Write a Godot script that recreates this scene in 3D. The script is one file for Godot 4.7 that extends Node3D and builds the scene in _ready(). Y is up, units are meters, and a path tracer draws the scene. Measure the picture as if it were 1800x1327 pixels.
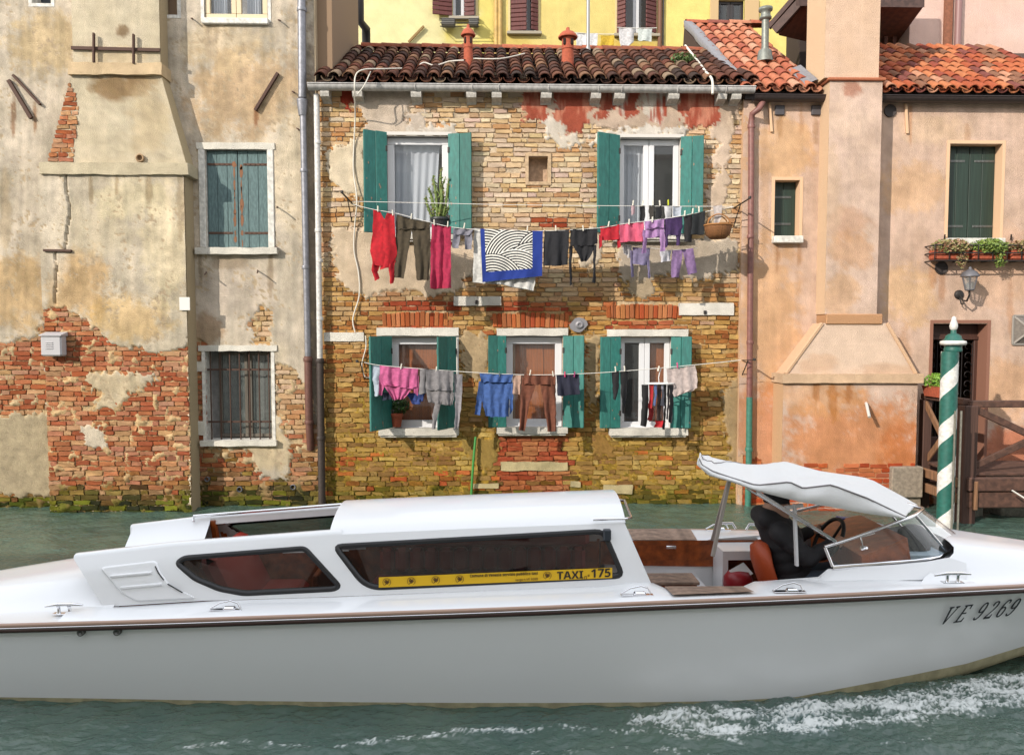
extends Node3D
# A canal front in three house fronts, a passing water taxi and washing on the lines.
# Positions are read off the photograph: at(px, py, z) is the point of the plane z on which pixel (px, py) of the 1800 x 1327 photograph falls.

const FOCAL := 1350.0
const EYE := Vector3(0, 2.73, 0)
const ZF := -12.3          # plane of the house fronts
const TONE := 0.70         # albedo of a surface that shows that colour in full sun

var view: Basis
var rng := RandomNumberGenerator.new()
var coarse := FastNoiseLite.new()
var middle := FastNoiseLite.new()
var fine := FastNoiseLite.new()
var mats := {}
var taken := {}
var tex_grain: ImageTexture
var tex_blotch: ImageTexture
var tex_wood: ImageTexture
var tex_relief: ImageTexture
var tex_wave: ImageTexture

# ------------------------------------------------------------------ mesh builder
class Shape:
	var v := PackedVector3Array()
	var n := PackedVector3Array()
	var c := PackedColorArray()
	var u := PackedVector2Array()
	var ix := PackedInt32Array()
	var col := Color(1, 1, 1)

	func put(p: Vector3, nn: Vector3, uv := Vector2.ZERO) -> int:
		v.append(p); n.append(nn); c.append(col); u.append(uv)
		return v.size() - 1

	func tri(a: Vector3, b: Vector3, d: Vector3) -> void:
		var nn := (b - a).cross(d - a).normalized()
		var k := put(a, nn); put(b, nn); put(d, nn)
		ix.append_array(PackedInt32Array([k, k + 2, k + 1]))

	# corners run counter-clockwise as seen from outside
	func quad(a: Vector3, b: Vector3, d: Vector3, e: Vector3) -> void:
		var nn := (d - a).cross(e - b).normalized()
		var k := put(a, nn, Vector2(0, 1)); put(b, nn, Vector2(1, 1)); put(d, nn, Vector2(1, 0)); put(e, nn, Vector2(0, 0))
		ix.append_array(PackedInt32Array([k, k + 2, k + 1, k, k + 3, k + 2]))

	# a quad turned so that it faces away from the point inside
	func quad_out(a: Vector3, b: Vector3, d: Vector3, e: Vector3, inside: Vector3) -> void:
		if (d - a).cross(e - b).dot((a + b + d + e) * 0.25 - inside) < 0.0:
			quad(e, d, b, a)
		else:
			quad(a, b, d, e)

	func hexa(p: Array) -> void: # eight corners: 0-3 one face in ring order, 4-7 the opposite one
		var m := Vector3.ZERO
		for q in p: m += q
		m /= 8.0
		quad_out(p[0], p[1], p[2], p[3], m)
		quad_out(p[4], p[5], p[6], p[7], m)
		for i in 4:
			var j := (i + 1) % 4
			quad_out(p[i], p[j], p[j + 4], p[i + 4], m)

	func box(lo: Vector3, hi: Vector3) -> void:
		hexa([Vector3(lo.x, lo.y, lo.z), Vector3(hi.x, lo.y, lo.z), Vector3(hi.x, hi.y, lo.z), Vector3(lo.x, hi.y, lo.z),
			Vector3(lo.x, lo.y, hi.z), Vector3(hi.x, lo.y, hi.z), Vector3(hi.x, hi.y, hi.z), Vector3(lo.x, hi.y, hi.z)])

	# a box with chamfered edges
	func cham(mid: Vector3, size: Vector3, b: float, turn := Basis()) -> void:
		var h := size * 0.5
		b = minf(b, minf(h.x, minf(h.y, h.z)) * 0.9)
		var pt := func(s: Vector3, axis: int) -> Vector3:
			var q := Vector3(s.x * (h.x - (0.0 if axis == 0 else b)), s.y * (h.y - (0.0 if axis == 1 else b)), s.z * (h.z - (0.0 if axis == 2 else b)))
			return mid + turn * q
		for axis in 3:
			var a1 := (axis + 1) % 3
			var a2 := (axis + 2) % 3
			for s in [-1.0, 1.0]:
				var ring := []
				for k in [[-1, -1], [1, -1], [1, 1], [-1, 1]]:
					var d := Vector3.ZERO
					d[axis] = s; d[a1] = k[0]; d[a2] = k[1]
					ring.append(pt.call(d, axis))
				quad_out(ring[0], ring[1], ring[2], ring[3], mid)
			for s1 in [-1.0, 1.0]:
				for s2 in [-1.0, 1.0]:
					var lo := Vector3.ZERO
					var hi := Vector3.ZERO
					lo[axis] = -1; hi[axis] = 1
					lo[a1] = s1; hi[a1] = s1; lo[a2] = s2; hi[a2] = s2
					quad_out(pt.call(lo, a1), pt.call(hi, a1), pt.call(hi, a2), pt.call(lo, a2), mid)

	func bar(a: Vector3, b: Vector3, w: float, d: float, bev := 0.003, up := Vector3.UP) -> void:
		var x := (b - a).normalized()
		if absf(x.dot(up)) > 0.98: up = Vector3.BACK
		var z := x.cross(up).normalized()
		var y := z.cross(x)
		cham((a + b) * 0.5, Vector3((b - a).length(), w, d), bev, Basis(x, y, z))

	# rings of points with shared vertices, smooth
	func skin(rings: Array, closed: bool, caps := false) -> void:
		var m: int = rings[0].size()
		var base := v.size()
		for r in rings.size():
			for k in m:
				v.append(rings[r][k]); n.append(Vector3.ZERO); c.append(col)
				u.append(Vector2(float(k) / maxf(1, m - (0 if closed else 1)), float(r) / maxf(1, rings.size() - 1)))
		var first := ix.size()
		for r in rings.size() - 1:
			for k in (m if closed else m - 1):
				var a := base + r * m + k
				var b := base + r * m + (k + 1) % m
				ix.append_array(PackedInt32Array([a, b, a + m, b, b + m, a + m]))
		_norm(first, base)
		if caps:
			for e in [0, rings.size() - 1]:
				var mid := Vector3.ZERO
				for k in m: mid += rings[e][k]
				mid /= m
				for k in m:
					if e == 0: tri(mid, rings[e][k], rings[e][(k + 1) % m])
					else: tri(mid, rings[e][(k + 1) % m], rings[e][k])

	func _norm(first: int, base: int) -> void:
		var i := first
		while i < ix.size():
			var a := v[ix[i]]
			var nn := (v[ix[i + 2]] - a).cross(v[ix[i + 1]] - a)
			for k in 3: n[ix[i + k]] += nn
			i += 3
		for k in range(base, v.size()):
			n[k] = n[k].normalized() if n[k].length_squared() > 1e-20 else Vector3.UP

	func tube(path: Array, r, sides := 8, caps := true) -> void:
		var rings := []
		var up := Vector3(0.13, 0.97, 0.21).normalized()
		for i in path.size():
			var d: Vector3 = (path[mini(i + 1, path.size() - 1)] - path[maxi(i - 1, 0)]).normalized()
			var x := d.cross(up)
			if x.length() < 0.05: x = d.cross(Vector3.BACK)
			x = x.normalized()
			var y := x.cross(d).normalized()
			up = y
			var rad: float = r[i] if r is Array else r
			var ring := []
			for k in sides:
				var t := TAU * k / sides
				ring.append(path[i] + (x * cos(t) + y * sin(t)) * rad)
			rings.append(ring)
		skin(rings, true, caps)

	# profile: [radius, height] pairs
	func lathe(mid: Vector3, profile: Array, sides := 16, turn := Basis()) -> void:
		var rings := []
		for p in profile:
			var ring := []
			for k in sides:
				var t := -TAU * k / sides
				ring.append(mid + turn * Vector3(cos(t) * p[0], p[1], sin(t) * p[0]))
			rings.append(ring)
		skin(rings, true, true)

	# a flat outline (points in a plane) given thickness along d
	func slab(outline: Array, d: Vector3) -> void:
		var o: Vector3 = outline[0]
		var nn := Vector3.ZERO
		for i in outline.size():
			nn += (outline[i] - o).cross(outline[(i + 1) % outline.size()] - o)
		nn = nn.normalized()
		var x: Vector3 = (outline[1] - o).normalized()
		var y := nn.cross(x)
		var flat := PackedVector2Array()
		for p in outline: flat.append(Vector2((p - o).dot(x), (p - o).dot(y)))
		var t := Geometry2D.triangulate_polygon(flat)
		var i := 0
		while i < t.size():
			var a: Vector3 = outline[t[i]]
			var b: Vector3 = outline[t[i + 1]]
			var e: Vector3 = outline[t[i + 2]]
			if (b - a).cross(e - a).dot(d) < 0.0:
				var s := b
				b = e
				e = s
			tri(a + d, b + d, e + d)
			tri(a, e, b)
			i += 3
		for k in outline.size():
			var p: Vector3 = outline[k]
			var q: Vector3 = outline[(k + 1) % outline.size()]
			if nn.dot(d) > 0.0: quad(p, q, q + d, p + d)
			else: quad(q, p, p + d, q + d)

	# a worn block: faces cut into cells that are shifted by a noise of their place, in mottled colour
	func rough_box(lo: Vector3, hi: Vector3, step: float, amp: float, f: FastNoiseLite) -> void:
		var own := col
		for axis in 3:
			var a1 := (axis + 1) % 3
			var a2 := (axis + 2) % 3
			var n1 := clampi(int((hi[a1] - lo[a1]) / step), 1, 60)
			var n2 := clampi(int((hi[a2] - lo[a2]) / step), 1, 60)
			for side in 2:
				var base := v.size()
				var first := ix.size()
				for j in n2 + 1:
					for i in n1 + 1:
						var p := Vector3.ZERO
						p[axis] = lo[axis] if side == 0 else hi[axis]
						p[a1] = lerpf(lo[a1], hi[a1], float(i) / n1)
						p[a2] = lerpf(lo[a2], hi[a2], float(j) / n2)
						var q := p * 55.0
						var t := 1.0 + f.get_noise_3dv(q * 0.7) * 0.22 + f.get_noise_3dv(q * 3.0) * 0.12
						col = Color(own.r * t, own.g * t, own.b * t)
						p += Vector3(f.get_noise_3dv(q), f.get_noise_3dv(q + Vector3(90, 0, 0)), f.get_noise_3dv(q + Vector3(0, 90, 0))) * amp
						put(p, Vector3.ZERO)
				for j in n2:
					for i in n1:
						var a := base + j * (n1 + 1) + i
						var b := a + n1 + 1
						if side == 0: ix.append_array(PackedInt32Array([a, a + 1, b, a + 1, b + 1, b]))
						else: ix.append_array(PackedInt32Array([a, b, a + 1, a + 1, b, b + 1]))
				_norm(first, base)
		col = own

	func mesh(off: Vector3) -> ArrayMesh:
		var w := v.duplicate()
		for i in w.size(): w[i] -= off
		var a := []
		a.resize(Mesh.ARRAY_MAX)
		a[Mesh.ARRAY_VERTEX] = w
		a[Mesh.ARRAY_NORMAL] = n
		a[Mesh.ARRAY_COLOR] = c
		a[Mesh.ARRAY_TEX_UV] = u
		a[Mesh.ARRAY_INDEX] = ix
		var m := ArrayMesh.new()
		m.add_surface_from_arrays(Mesh.PRIMITIVE_TRIANGLES, a)
		return m

# ------------------------------------------------------------------ pixels and places
func at(px: float, py: float, z: float) -> Vector3:
	var d := view * Vector3((px - 900.0) / FOCAL, (663.5 - py) / FOCAL, -1.0)
	return EYE + d * ((z - EYE.z) / d.z)

func on_level(px: float, py: float, y: float) -> Vector3:
	var d := view * Vector3((px - 900.0) / FOCAL, (663.5 - py) / FOCAL, -1.0)
	return EYE + d * ((y - EYE.y) / d.y)

func pixel(p: Vector3) -> Vector2:
	var l := view.transposed() * (p - EYE)
	return Vector2(900.0 - FOCAL * l.x / l.z, 663.5 + FOCAL * l.y / l.z)

func front(px: float, py: float, out := 0.0) -> Vector3:
	return at(px, py, ZF + out)

# the upright rectangle (x0, y0, x1, y1 in metres) that fills this box of pixels on the plane z
func rect(px0: float, py0: float, px1: float, py1: float, z: float) -> Array:
	var a := at(px0, py0, z)
	var b := at(px1, py0, z)
	var d := at(px0, py1, z)
	var e := at(px1, py1, z)
	return [(a.x + d.x) * 0.5, (d.y + e.y) * 0.5, (b.x + e.x) * 0.5, (a.y + b.y) * 0.5]

func seen(r: float, g: float, b: float) -> Color: # a colour as it looks in sun (0..255) -> linear base colour
	var k := Color(r / 255.0, g / 255.0, b / 255.0).srgb_to_linear()
	return Color(k.r * TONE, k.g * TONE, k.b * TONE)

# ------------------------------------------------------------------ nodes
func numbered(s: String) -> String:
	var k: int = taken.get(s, 0)
	taken[s] = k + 1
	return s if k == 0 else "%s_%03d" % [s, k]

func thing(called: String, label: String, category: String, base: Vector3, group := "") -> Node3D:
	var o := Node3D.new()
	o.name = numbered(called)
	add_child(o, true)
	o.position = base
	o.set_meta("label", label)
	o.set_meta("category", category)
	if group: o.set_meta("group", group)
	return o

func origin_of(p: Node) -> Vector3:
	var s := Vector3.ZERO
	while p != self and p is Node3D:
		s += p.position
		p = p.get_parent()
	return s

func part(s: Shape, called: String, m: Material, parent: Node, label := "") -> MeshInstance3D:
	var o := MeshInstance3D.new()
	o.name = called
	o.mesh = s.mesh(origin_of(parent))
	o.material_override = m
	parent.add_child(o, true)
	if label: o.set_meta("label", label)
	return o

func single(s: Shape, called: String, m: Material, label: String, category: String, group := "") -> MeshInstance3D:
	var lo := s.v[0]
	var hi := s.v[0]
	for p in s.v:
		lo = lo.min(p)
		hi = hi.max(p)
	var base := Vector3((lo.x + hi.x) * 0.5, lo.y, (lo.z + hi.z) * 0.5)
	var o := MeshInstance3D.new()
	o.name = numbered(called)
	o.mesh = s.mesh(base)
	o.material_override = m
	add_child(o, true)
	o.position = base
	o.set_meta("label", label)
	o.set_meta("category", category)
	if group: o.set_meta("group", group)
	return o

func setting(s: Shape, called: String, m: Material) -> MeshInstance3D:
	var o := MeshInstance3D.new()
	o.name = called
	o.mesh = s.mesh(Vector3.ZERO)
	o.material_override = m
	add_child(o, true)
	o.set_meta("kind", "structure")
	return o

# ------------------------------------------------------------------ textures and materials
func noise_image(freq: float, octaves: int, lo: float, hi: float, stretch: float, salt: int, size := 512) -> ImageTexture:
	var f := FastNoiseLite.new()
	f.seed = salt
	f.noise_type = FastNoiseLite.TYPE_SIMPLEX_SMOOTH
	f.frequency = freq
	f.fractal_octaves = octaves
	f.fractal_gain = 0.55
	var src := f.get_seamless_image(size, int(size / stretch), false, false, 0.12)
	if stretch != 1.0: src.resize(size, size, Image.INTERPOLATE_CUBIC)
	src.convert(Image.FORMAT_L8)
	var d := src.get_data()
	for i in d.size():
		d[i] = clampi(int(255.0 * (lo + (hi - lo) * d[i] / 255.0)), 0, 255)
	return ImageTexture.create_from_image(Image.create_from_data(size, size, false, Image.FORMAT_L8, d))

func make_textures() -> void:
	tex_grain = noise_image(0.09, 5, 0.76, 1.0, 1.0, 11)
	tex_blotch = noise_image(0.012, 5, 0.74, 1.0, 1.0, 12)
	tex_wood = noise_image(0.03, 5, 0.62, 1.0, 14.0, 13)
	tex_relief = noise_image(0.06, 5, 0.0, 1.0, 1.0, 14)
	tex_wave = noise_image(0.02, 5, 0.0, 1.0, 1.0, 15)

# col: linear base colour. opt: metal, tex, scale, bump, bump_scale, vc, alpha, spec, coat, sheen, back
func mat(key: String, col: Color, rough: float, opt := {}) -> StandardMaterial3D:
	if mats.has(key): return mats[key]
	var m := StandardMaterial3D.new()
	m.resource_name = key
	if opt.has("tex") and not opt.get("own_uv", false): col = Color(col.r * 1.28, col.g * 1.28, col.b * 1.28)
	m.albedo_color = col.linear_to_srgb()
	m.roughness = rough
	m.metallic = opt.get("metal", 0.0)
	m.metallic_specular = opt.get("spec", 0.5)
	if opt.get("vc", false): m.vertex_color_use_as_albedo = true
	if opt.has("tex"):
		m.albedo_texture = opt.tex
	if opt.has("bump"):
		m.heightmap_enabled = true
		m.heightmap_texture = opt.bump
		m.heightmap_scale = opt.get("bump_scale", 1.0)
	if (opt.has("tex") or opt.has("bump")) and not opt.get("own_uv", false):
		m.uv1_triplanar = true
		m.uv1_world_triplanar = true
		var s = opt.get("scale", 1.0)
		m.uv1_scale = s if s is Vector3 else Vector3.ONE * s
	if opt.has("alpha"):
		m.transparency = BaseMaterial3D.TRANSPARENCY_ALPHA
		m.albedo_color.a = opt.alpha
	if opt.has("coat"):
		m.clearcoat_enabled = true
		m.clearcoat = opt.coat
		m.clearcoat_roughness = opt.get("coat_rough", 0.05)
	if opt.has("sheen"):
		m.rim_enabled = true
		m.rim = opt.sheen
		m.rim_tint = 0.6
	if opt.has("back"):
		m.backlight_enabled = true
		m.backlight = opt.back
	mats[key] = m
	return m

func wood(key: String, col: Color, rough := 0.7, along := 0) -> StandardMaterial3D:
	var s := Vector3(0.6, 7.0, 7.0)
	if along == 1: s = Vector3(7.0, 0.6, 7.0)
	return mat(key, col, rough, {"tex": tex_wood, "bump": tex_wood, "bump_scale": 0.25, "scale": Vector3.ONE * 1.6 if along == 2 else s})

func fabric(key: String, col: Color) -> StandardMaterial3D:
	return mat("cloth " + key, Color(col.r * 0.8, col.g * 0.8, col.b * 0.8), 0.9, {"tex": tex_blotch, "scale": 2.2, "bump": tex_grain, "bump_scale": 0.3, "back": Color(0.16, 0.16, 0.16)})

func worn(x0: float, x1: float, y0: float, y1: float, z0: float, z1: float, col: Color, amp := 0.012, step := 0.03) -> Shape:
	var s := Shape.new()
	s.col = col
	s.rough_box(Vector3(x0, y0, z0), Vector3(x1, y1, z1), step, amp, middle)
	return s

func n2(f: FastNoiseLite, x: float, y: float) -> float:
	return f.get_noise_2d(x, y)

func _ready() -> void:
	rng.seed = 4711
	coarse.seed = 3
	coarse.frequency = 0.012
	coarse.fractal_octaves = 4
	middle.seed = 5
	middle.frequency = 0.05
	middle.fractal_octaves = 3
	fine.seed = 9
	fine.frequency = 0.2
	fine.fractal_octaves = 2
	view = Basis.from_euler(Vector3(deg_to_rad(-3.1), deg_to_rad(-1.3), 0))
	var cam := Camera3D.new()
	cam.name = "camera"
	cam.basis = view
	cam.position = EYE
	cam.fov = rad_to_deg(2.0 * atan(663.5 / FOCAL))
	cam.near = 0.05
	cam.far = 400.0
	cam.current = true
	add_child(cam)
	var env := Environment.new()
	env.background_mode = Environment.BG_SKY
	var sky := ProceduralSkyMaterial.new()
	sky.sky_top_color = Color(0.83, 0.85, 0.885)
	sky.sky_horizon_color = Color(0.985, 0.985, 0.985)
	sky.sky_curve = 0.35
	sky.sky_energy_multiplier = 1.0
	sky.ground_bottom_color = Color(0.25, 0.25, 0.23)
	sky.ground_horizon_color = Color(0.5, 0.5, 0.48)
	sky.sun_angle_max = 12.0
	env.sky = Sky.new()
	env.sky.sky_material = sky
	env.background_energy_multiplier = 2.0
	env.tonemap_mode = Environment.TONE_MAPPER_LINEAR
	env.tonemap_exposure = 1.06
	env.sdfgi_enabled = true
	env.ssao_enabled = true
	env.ssil_enabled = true
	var we := WorldEnvironment.new()
	we.name = "environment"
	we.environment = env
	add_child(we)
	var sun := DirectionalLight3D.new()
	sun.name = "sun"
	add_child(sun)
	sun.look_at_from_position(Vector3.ZERO, Vector3(1.05, -0.70, -1.0), Vector3.UP)
	sun.light_color = Color(1.0, 0.965, 0.915)
	sun.light_energy = 1.6
	sun.light_angular_distance = 0.6
	sun.shadow_enabled = true
	make_textures()
	setting_out()
	print("setting_out ", Time.get_ticks_msec())
	left_house()
	print("left_house ", Time.get_ticks_msec())
	middle_house()
	print("middle_house ", Time.get_ticks_msec())
	right_house()
	print("right_house ", Time.get_ticks_msec())
	back_houses()
	print("back_houses ", Time.get_ticks_msec())
	washing()
	print("washing ", Time.get_ticks_msec())
	taxi()
	print("taxi ", Time.get_ticks_msec())
	landing()
	print("landing ", Time.get_ticks_msec())
	small_things()
	print("small_things ", Time.get_ticks_msec())

# ------------------------------------------------------------------ water, quay, the house across the canal
func line_near(p: Vector2, pts: Array) -> float:
	var best := 1e9
	for i in pts.size() - 1:
		var a: Vector2 = pts[i]
		var b: Vector2 = pts[i + 1]
		var d := b - a
		var t := clampf((p - a).dot(d) / d.length_squared(), 0.0, 1.0)
		best = minf(best, p.distance_to(a + d * t))
	return best

func water_patch(s: Shape, x0: float, x1: float, z0: float, z1: float, step: float, foam_lines: Array) -> void:
	var nx := int((x1 - x0) / step)
	var nz := int((z1 - z0) / step)
	var rip := FastNoiseLite.new()
	rip.seed = 21
	rip.frequency = 1.9
	rip.fractal_octaves = 3
	var lace := FastNoiseLite.new()
	lace.seed = 23
	lace.noise_type = FastNoiseLite.TYPE_CELLULAR
	lace.cellular_return_type = FastNoiseLite.RETURN_DISTANCE2_SUB
	lace.frequency = 7.5
	lace.domain_warp_enabled = true
	lace.domain_warp_amplitude = 0.12
	lace.domain_warp_frequency = 4.0
	var base := s.v.size()
	var deep := Color(0.062, 0.102, 0.080)
	var froth := Color(0.66, 0.69, 0.67)
	for j in nz + 1:
		for i in nx + 1:
			var x := x0 + i * step
			var z := z0 + j * step
			var h := rip.get_noise_2d(x * 0.9, z * 1.6) * 0.028 + rip.get_noise_2d(x * 3.1 + 40.0, z * 4.6) * 0.010
			var f := 0.0
			var rise := 0.0
			if foam_lines.size():
				for l in foam_lines:
					var d = line_near(Vector2(x, z), l.p) / l.w
					if d < 1.0:
						f = maxf(f, (1.0 - d) * l.k)
						rise = maxf(rise, (1.0 - d * d) * l.h)
				h += rise * (0.7 + 0.5 * rip.get_noise_2d(x * 2.0, z * 2.0)) + rise * 0.35 * rip.get_noise_2d(x * 9.0, z * 9.0)
			var k := 0.0
			if f > 0.0:
				var net := smoothstep(0.30, 0.02, lace.get_noise_2d(x * 0.8, z * 1.2) + 1.0)
				var net2 := smoothstep(0.34, 0.04, lace.get_noise_2d(x * 2.1 + 30.0, z * 2.9) + 1.0)
				var speck := rip.get_noise_2d(x * 14.0, z * 17.0)
				var patch := rip.get_noise_2d(x * 0.9 + 9.0, z * 2.2) + 0.5 * rip.get_noise_2d(x * 2.6, z * 5.0)
				k = smoothstep(0.50, 0.86, f * (0.66 + net * 0.34 + net2 * 0.24 + speck * 0.55 + patch * 0.50))
				h += k * 0.006
			s.col = deep.lerp(froth, k)
			var tint := rip.get_noise_2d(x * 0.3 - 50.0, z * 0.3)
			if k < 0.5: s.col = Color(s.col.r * (1.0 + tint * 0.3), s.col.g * (1.0 + tint * 0.18), s.col.b * (1.0 + tint * 0.1))
			s.put(Vector3(x, h, z), Vector3.ZERO)
	var first := s.ix.size()
	for j in nz:
		for i in nx:
			var a := base + j * (nx + 1) + i
			var b := a + nx + 1
			s.ix.append_array(PackedInt32Array([a, a + 1, b, a + 1, b + 1, b]))
	s._norm(first, base)

func level_line(pts: Array, w: float, k: float, h: float) -> Dictionary:
	var o := []
	for p in pts:
		var q := on_level(p[0], p[1], 0.0)
		o.append(Vector2(q.x, q.z))
	return {"p": o, "w": w, "k": k, "h": h}

func setting_out() -> void:
	var s := Shape.new()
	var foam := [
		level_line([[1560, 1252], [1700, 1232], [1880, 1208]], 0.34, 1.1, 0.05),
		level_line([[1130, 1270], [1250, 1266], [1420, 1258], [1560, 1240], [1700, 1216], [1880, 1190]], 0.27, 0.98, 0.055),
		level_line([[1180, 1290], [1400, 1284], [1600, 1262], [1860, 1225]], 0.25, 0.92, 0.03),
		level_line([[640, 1308], [800, 1292], [960, 1282], [1160, 1290], [1300, 1306]], 0.13, 0.74, 0.02),
		level_line([[330, 1318], [420, 1302], [560, 1318], [700, 1300]], 0.12, 0.68, 0.01),
		level_line([[60, 1300], [180, 1290]], 0.12, 0.42, 0.0),
		level_line([[940, 1322], [1100, 1316], [1260, 1326]], 0.16, 0.62, 0.01),
		level_line([[1500, 1318], [1650, 1300], [1800, 1290]], 0.2, 0.5, 0.02)]
	water_patch(s, -4.4, 4.9, -6.4, -4.6, 0.012, foam)
	water_patch(s, -10.5, 10.8, -13.4, -6.39, 0.055, [])
	water_patch(s, -12.0, -4.39, -6.4, -2.6, 0.06, [])
	water_patch(s, 4.86, 12.0, -6.4, -2.6, 0.06, [])
	water_patch(s, -4.45, 4.9, -4.62, -2.6, 0.06, [])
	s.col = Color(0.062, 0.102, 0.080)
	var lo := -0.035
	s.quad(Vector3(-60, lo, -1.4), Vector3(60, lo, -1.4), Vector3(60, lo, -14), Vector3(-60, lo, -14))
	var wm := mat("canal water", Color(1, 1, 1), 0.09, {"vc": true, "spec": 0.5, "bump": tex_wave, "bump_scale": 1.3, "scale": Vector3(0.9, 1.0, 1.5)})
	setting(s, "water", wm)
	# the walk on which the photographer stands, and the tall houses behind that keep the sun off the boat
	s = Shape.new()
	s.box(Vector3(-40, -2.0, -1.4), Vector3(40, 1.12, 30))
	setting(s, "pavement", mat("quay stone", seen(214, 208, 198), 0.8, {"tex": tex_blotch, "scale": 0.5}))
	s = Shape.new()
	s.box(Vector3(-30, 1.13, 4.2), Vector3(26, 9.3, 12.0))
	var opp := thing("canal_house", "long plastered house across the canal from the laundry, standing along the quay", "house", Vector3(-2, 1.13, 8))
	part(s, "wall", mat("opposite plaster", seen(246, 240, 228), 0.9, {"tex": tex_blotch, "scale": 0.3}), opp)
	s = Shape.new()
	s.box(Vector3(-30.3, 9.3, 3.9), Vector3(26.3, 9.45, 12.3))
	part(s, "roof", mat("opposite roof", seen(150, 95, 70), 0.9), opp)
	for i in 16:
		for k in 3:
			var w := Shape.new()
			w.box(Vector3(-28.6 + i * 3.5, 1.9 + k * 2.7, 4.14), Vector3(-27.5 + i * 3.5, 3.4 + k * 2.7, 4.197))
			part(w, "window", mat("opposite shutter", seen(60, 80, 70), 0.6), opp)

# ------------------------------------------------------------------ fronts as fields of plaster over brick
# look: func(px, py, x, y) -> [height, colour]; holes: upright rectangles [x0, y0, x1, y1] left open
func field(x0: float, x1: float, y0: float, y1: float, z: float, step: float, look: Callable, holes: Array) -> Shape:
	var s := Shape.new()
	var nx := int(ceil((x1 - x0) / step))
	var ny := int(ceil((y1 - y0) / step))
	var dx := (x1 - x0) / nx
	var dy := (y1 - y0) / ny
	for j in ny + 1:
		for i in nx + 1:
			var x := x0 + i * dx
			var y := y0 + j * dy
			var q := pixel(Vector3(x, y, z))
			var r: Array = look.call(q.x, q.y, x, y)
			s.col = r[1]
			s.put(Vector3(x, y, z + r[0]), Vector3.ZERO)
	for j in ny:
		for i in nx:
			var mx := x0 + (i + 0.5) * dx
			var my := y0 + (j + 0.5) * dy
			var open := false
			for h in holes:
				if mx > h[0] and mx < h[2] and my > h[1] and my < h[3]:
					open = true
					break
			if open: continue
			var a := j * (nx + 1) + i
			var b := a + nx + 1
			s.ix.append_array(PackedInt32Array([a, b, a + 1, a + 1, b, b + 1]))
	s._norm(0, 0)
	return s

func inside(p: Vector2, poly: Dictionary) -> bool:
	return poly.box.has_point(p) and Geometry2D.is_point_in_polygon(p, poly.pts)

func region(pts: Array, extra := {}) -> Dictionary:
	var a := PackedVector2Array()
	var b := Rect2(Vector2(pts[0][0], pts[0][1]), Vector2.ZERO)
	for p in pts:
		a.append(Vector2(p[0], p[1]))
		b = b.expand(Vector2(p[0], p[1]))
	var d := {"pts": a, "box": b}
	d.merge(extra)
	return d

func ragged(px: float, py: float, k := 1.0) -> Vector2:
	return Vector2(px + (n2(middle, px * 0.9, py * 0.9) * 11.0 + n2(fine, px, py) * 4.0) * k, py + (n2(middle, px * 0.9 + 500.0, py * 0.9) * 11.0 + n2(fine, px + 300.0, py) * 4.0) * k)

func mix3(a: Color, b: Color, t: float) -> Color:
	return a.lerp(b, clampf(t, 0.0, 1.0))

# one worn brick: a slightly uneven face with sloping edges
func brick(s: Shape, x0: float, x1: float, y0: float, y1: float, z: float, proud: float, rough: float, col: Color) -> void:
	var rings := []
	var e := 0.0045
	var cols := [0.0, 0.34, 0.68, 1.0]
	var rows := [0.0, 0.5, 1.0]
	var tilt := rng.randf_range(-0.006, 0.006)
	var face := []
	for r in rows:
		var line := []
		for k in cols:
			var x := lerpf(x0 + e, x1 - e, k)
			var y := lerpf(y0 + e, y1 - e, r)
			if r != 0.5 or k == 0.0 or k == 1.0:
				x += rng.randf_range(-1, 1) * 0.006 * rough
				y += rng.randf_range(-1, 1) * 0.006 * rough
			line.append(Vector3(x, y, z + proud + tilt * (k - 0.5) + rng.randf_range(-1.0, 0.4) * 0.008 * rough))
		face.append(line)
	var base := s.v.size()
	var first := s.ix.size()
	for r in 3:
		for k in 4:
			var t := 1.0 + rng.randf_range(-0.16, 0.14) * rough
			s.col = Color(col.r * t, col.g * t, col.b * t)
			s.put(face[r][k], Vector3.ZERO)
	for r in 2:
		for k in 3:
			var a := base + r * 4 + k
			s.ix.append_array(PackedInt32Array([a, a + 4, a + 1, a + 1, a + 4, a + 5]))
	s._norm(first, base)
	var rim := [0, 1, 2, 3, 7, 11, 10, 9, 8, 4]
	s.col = col
	var b2 := s.v.size()
	first = s.ix.size()
	for q in rim: s.put(s.v[base + q], Vector3.ZERO)
	for q in rim:
		var p: Vector3 = s.v[base + q]
		var o := Vector3((x0 + x1) * 0.5, (y0 + y1) * 0.5, p.z)
		var d := p - o
		s.put(Vector3(p.x + signf(d.x) * (e if absf(d.x) > (x1 - x0) * 0.3 else 0.0), p.y + signf(d.y) * (e if absf(d.y) > 0.01 else 0.0), z - 0.012), Vector3.ZERO)
	var m := rim.size()
	for i in m:
		var j := (i + 1) % m
		s.ix.append_array(PackedInt32Array([b2 + i, b2 + j, b2 + m + i, b2 + j, b2 + m + j, b2 + m + i]))
	s._norm(first, b2)

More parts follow.
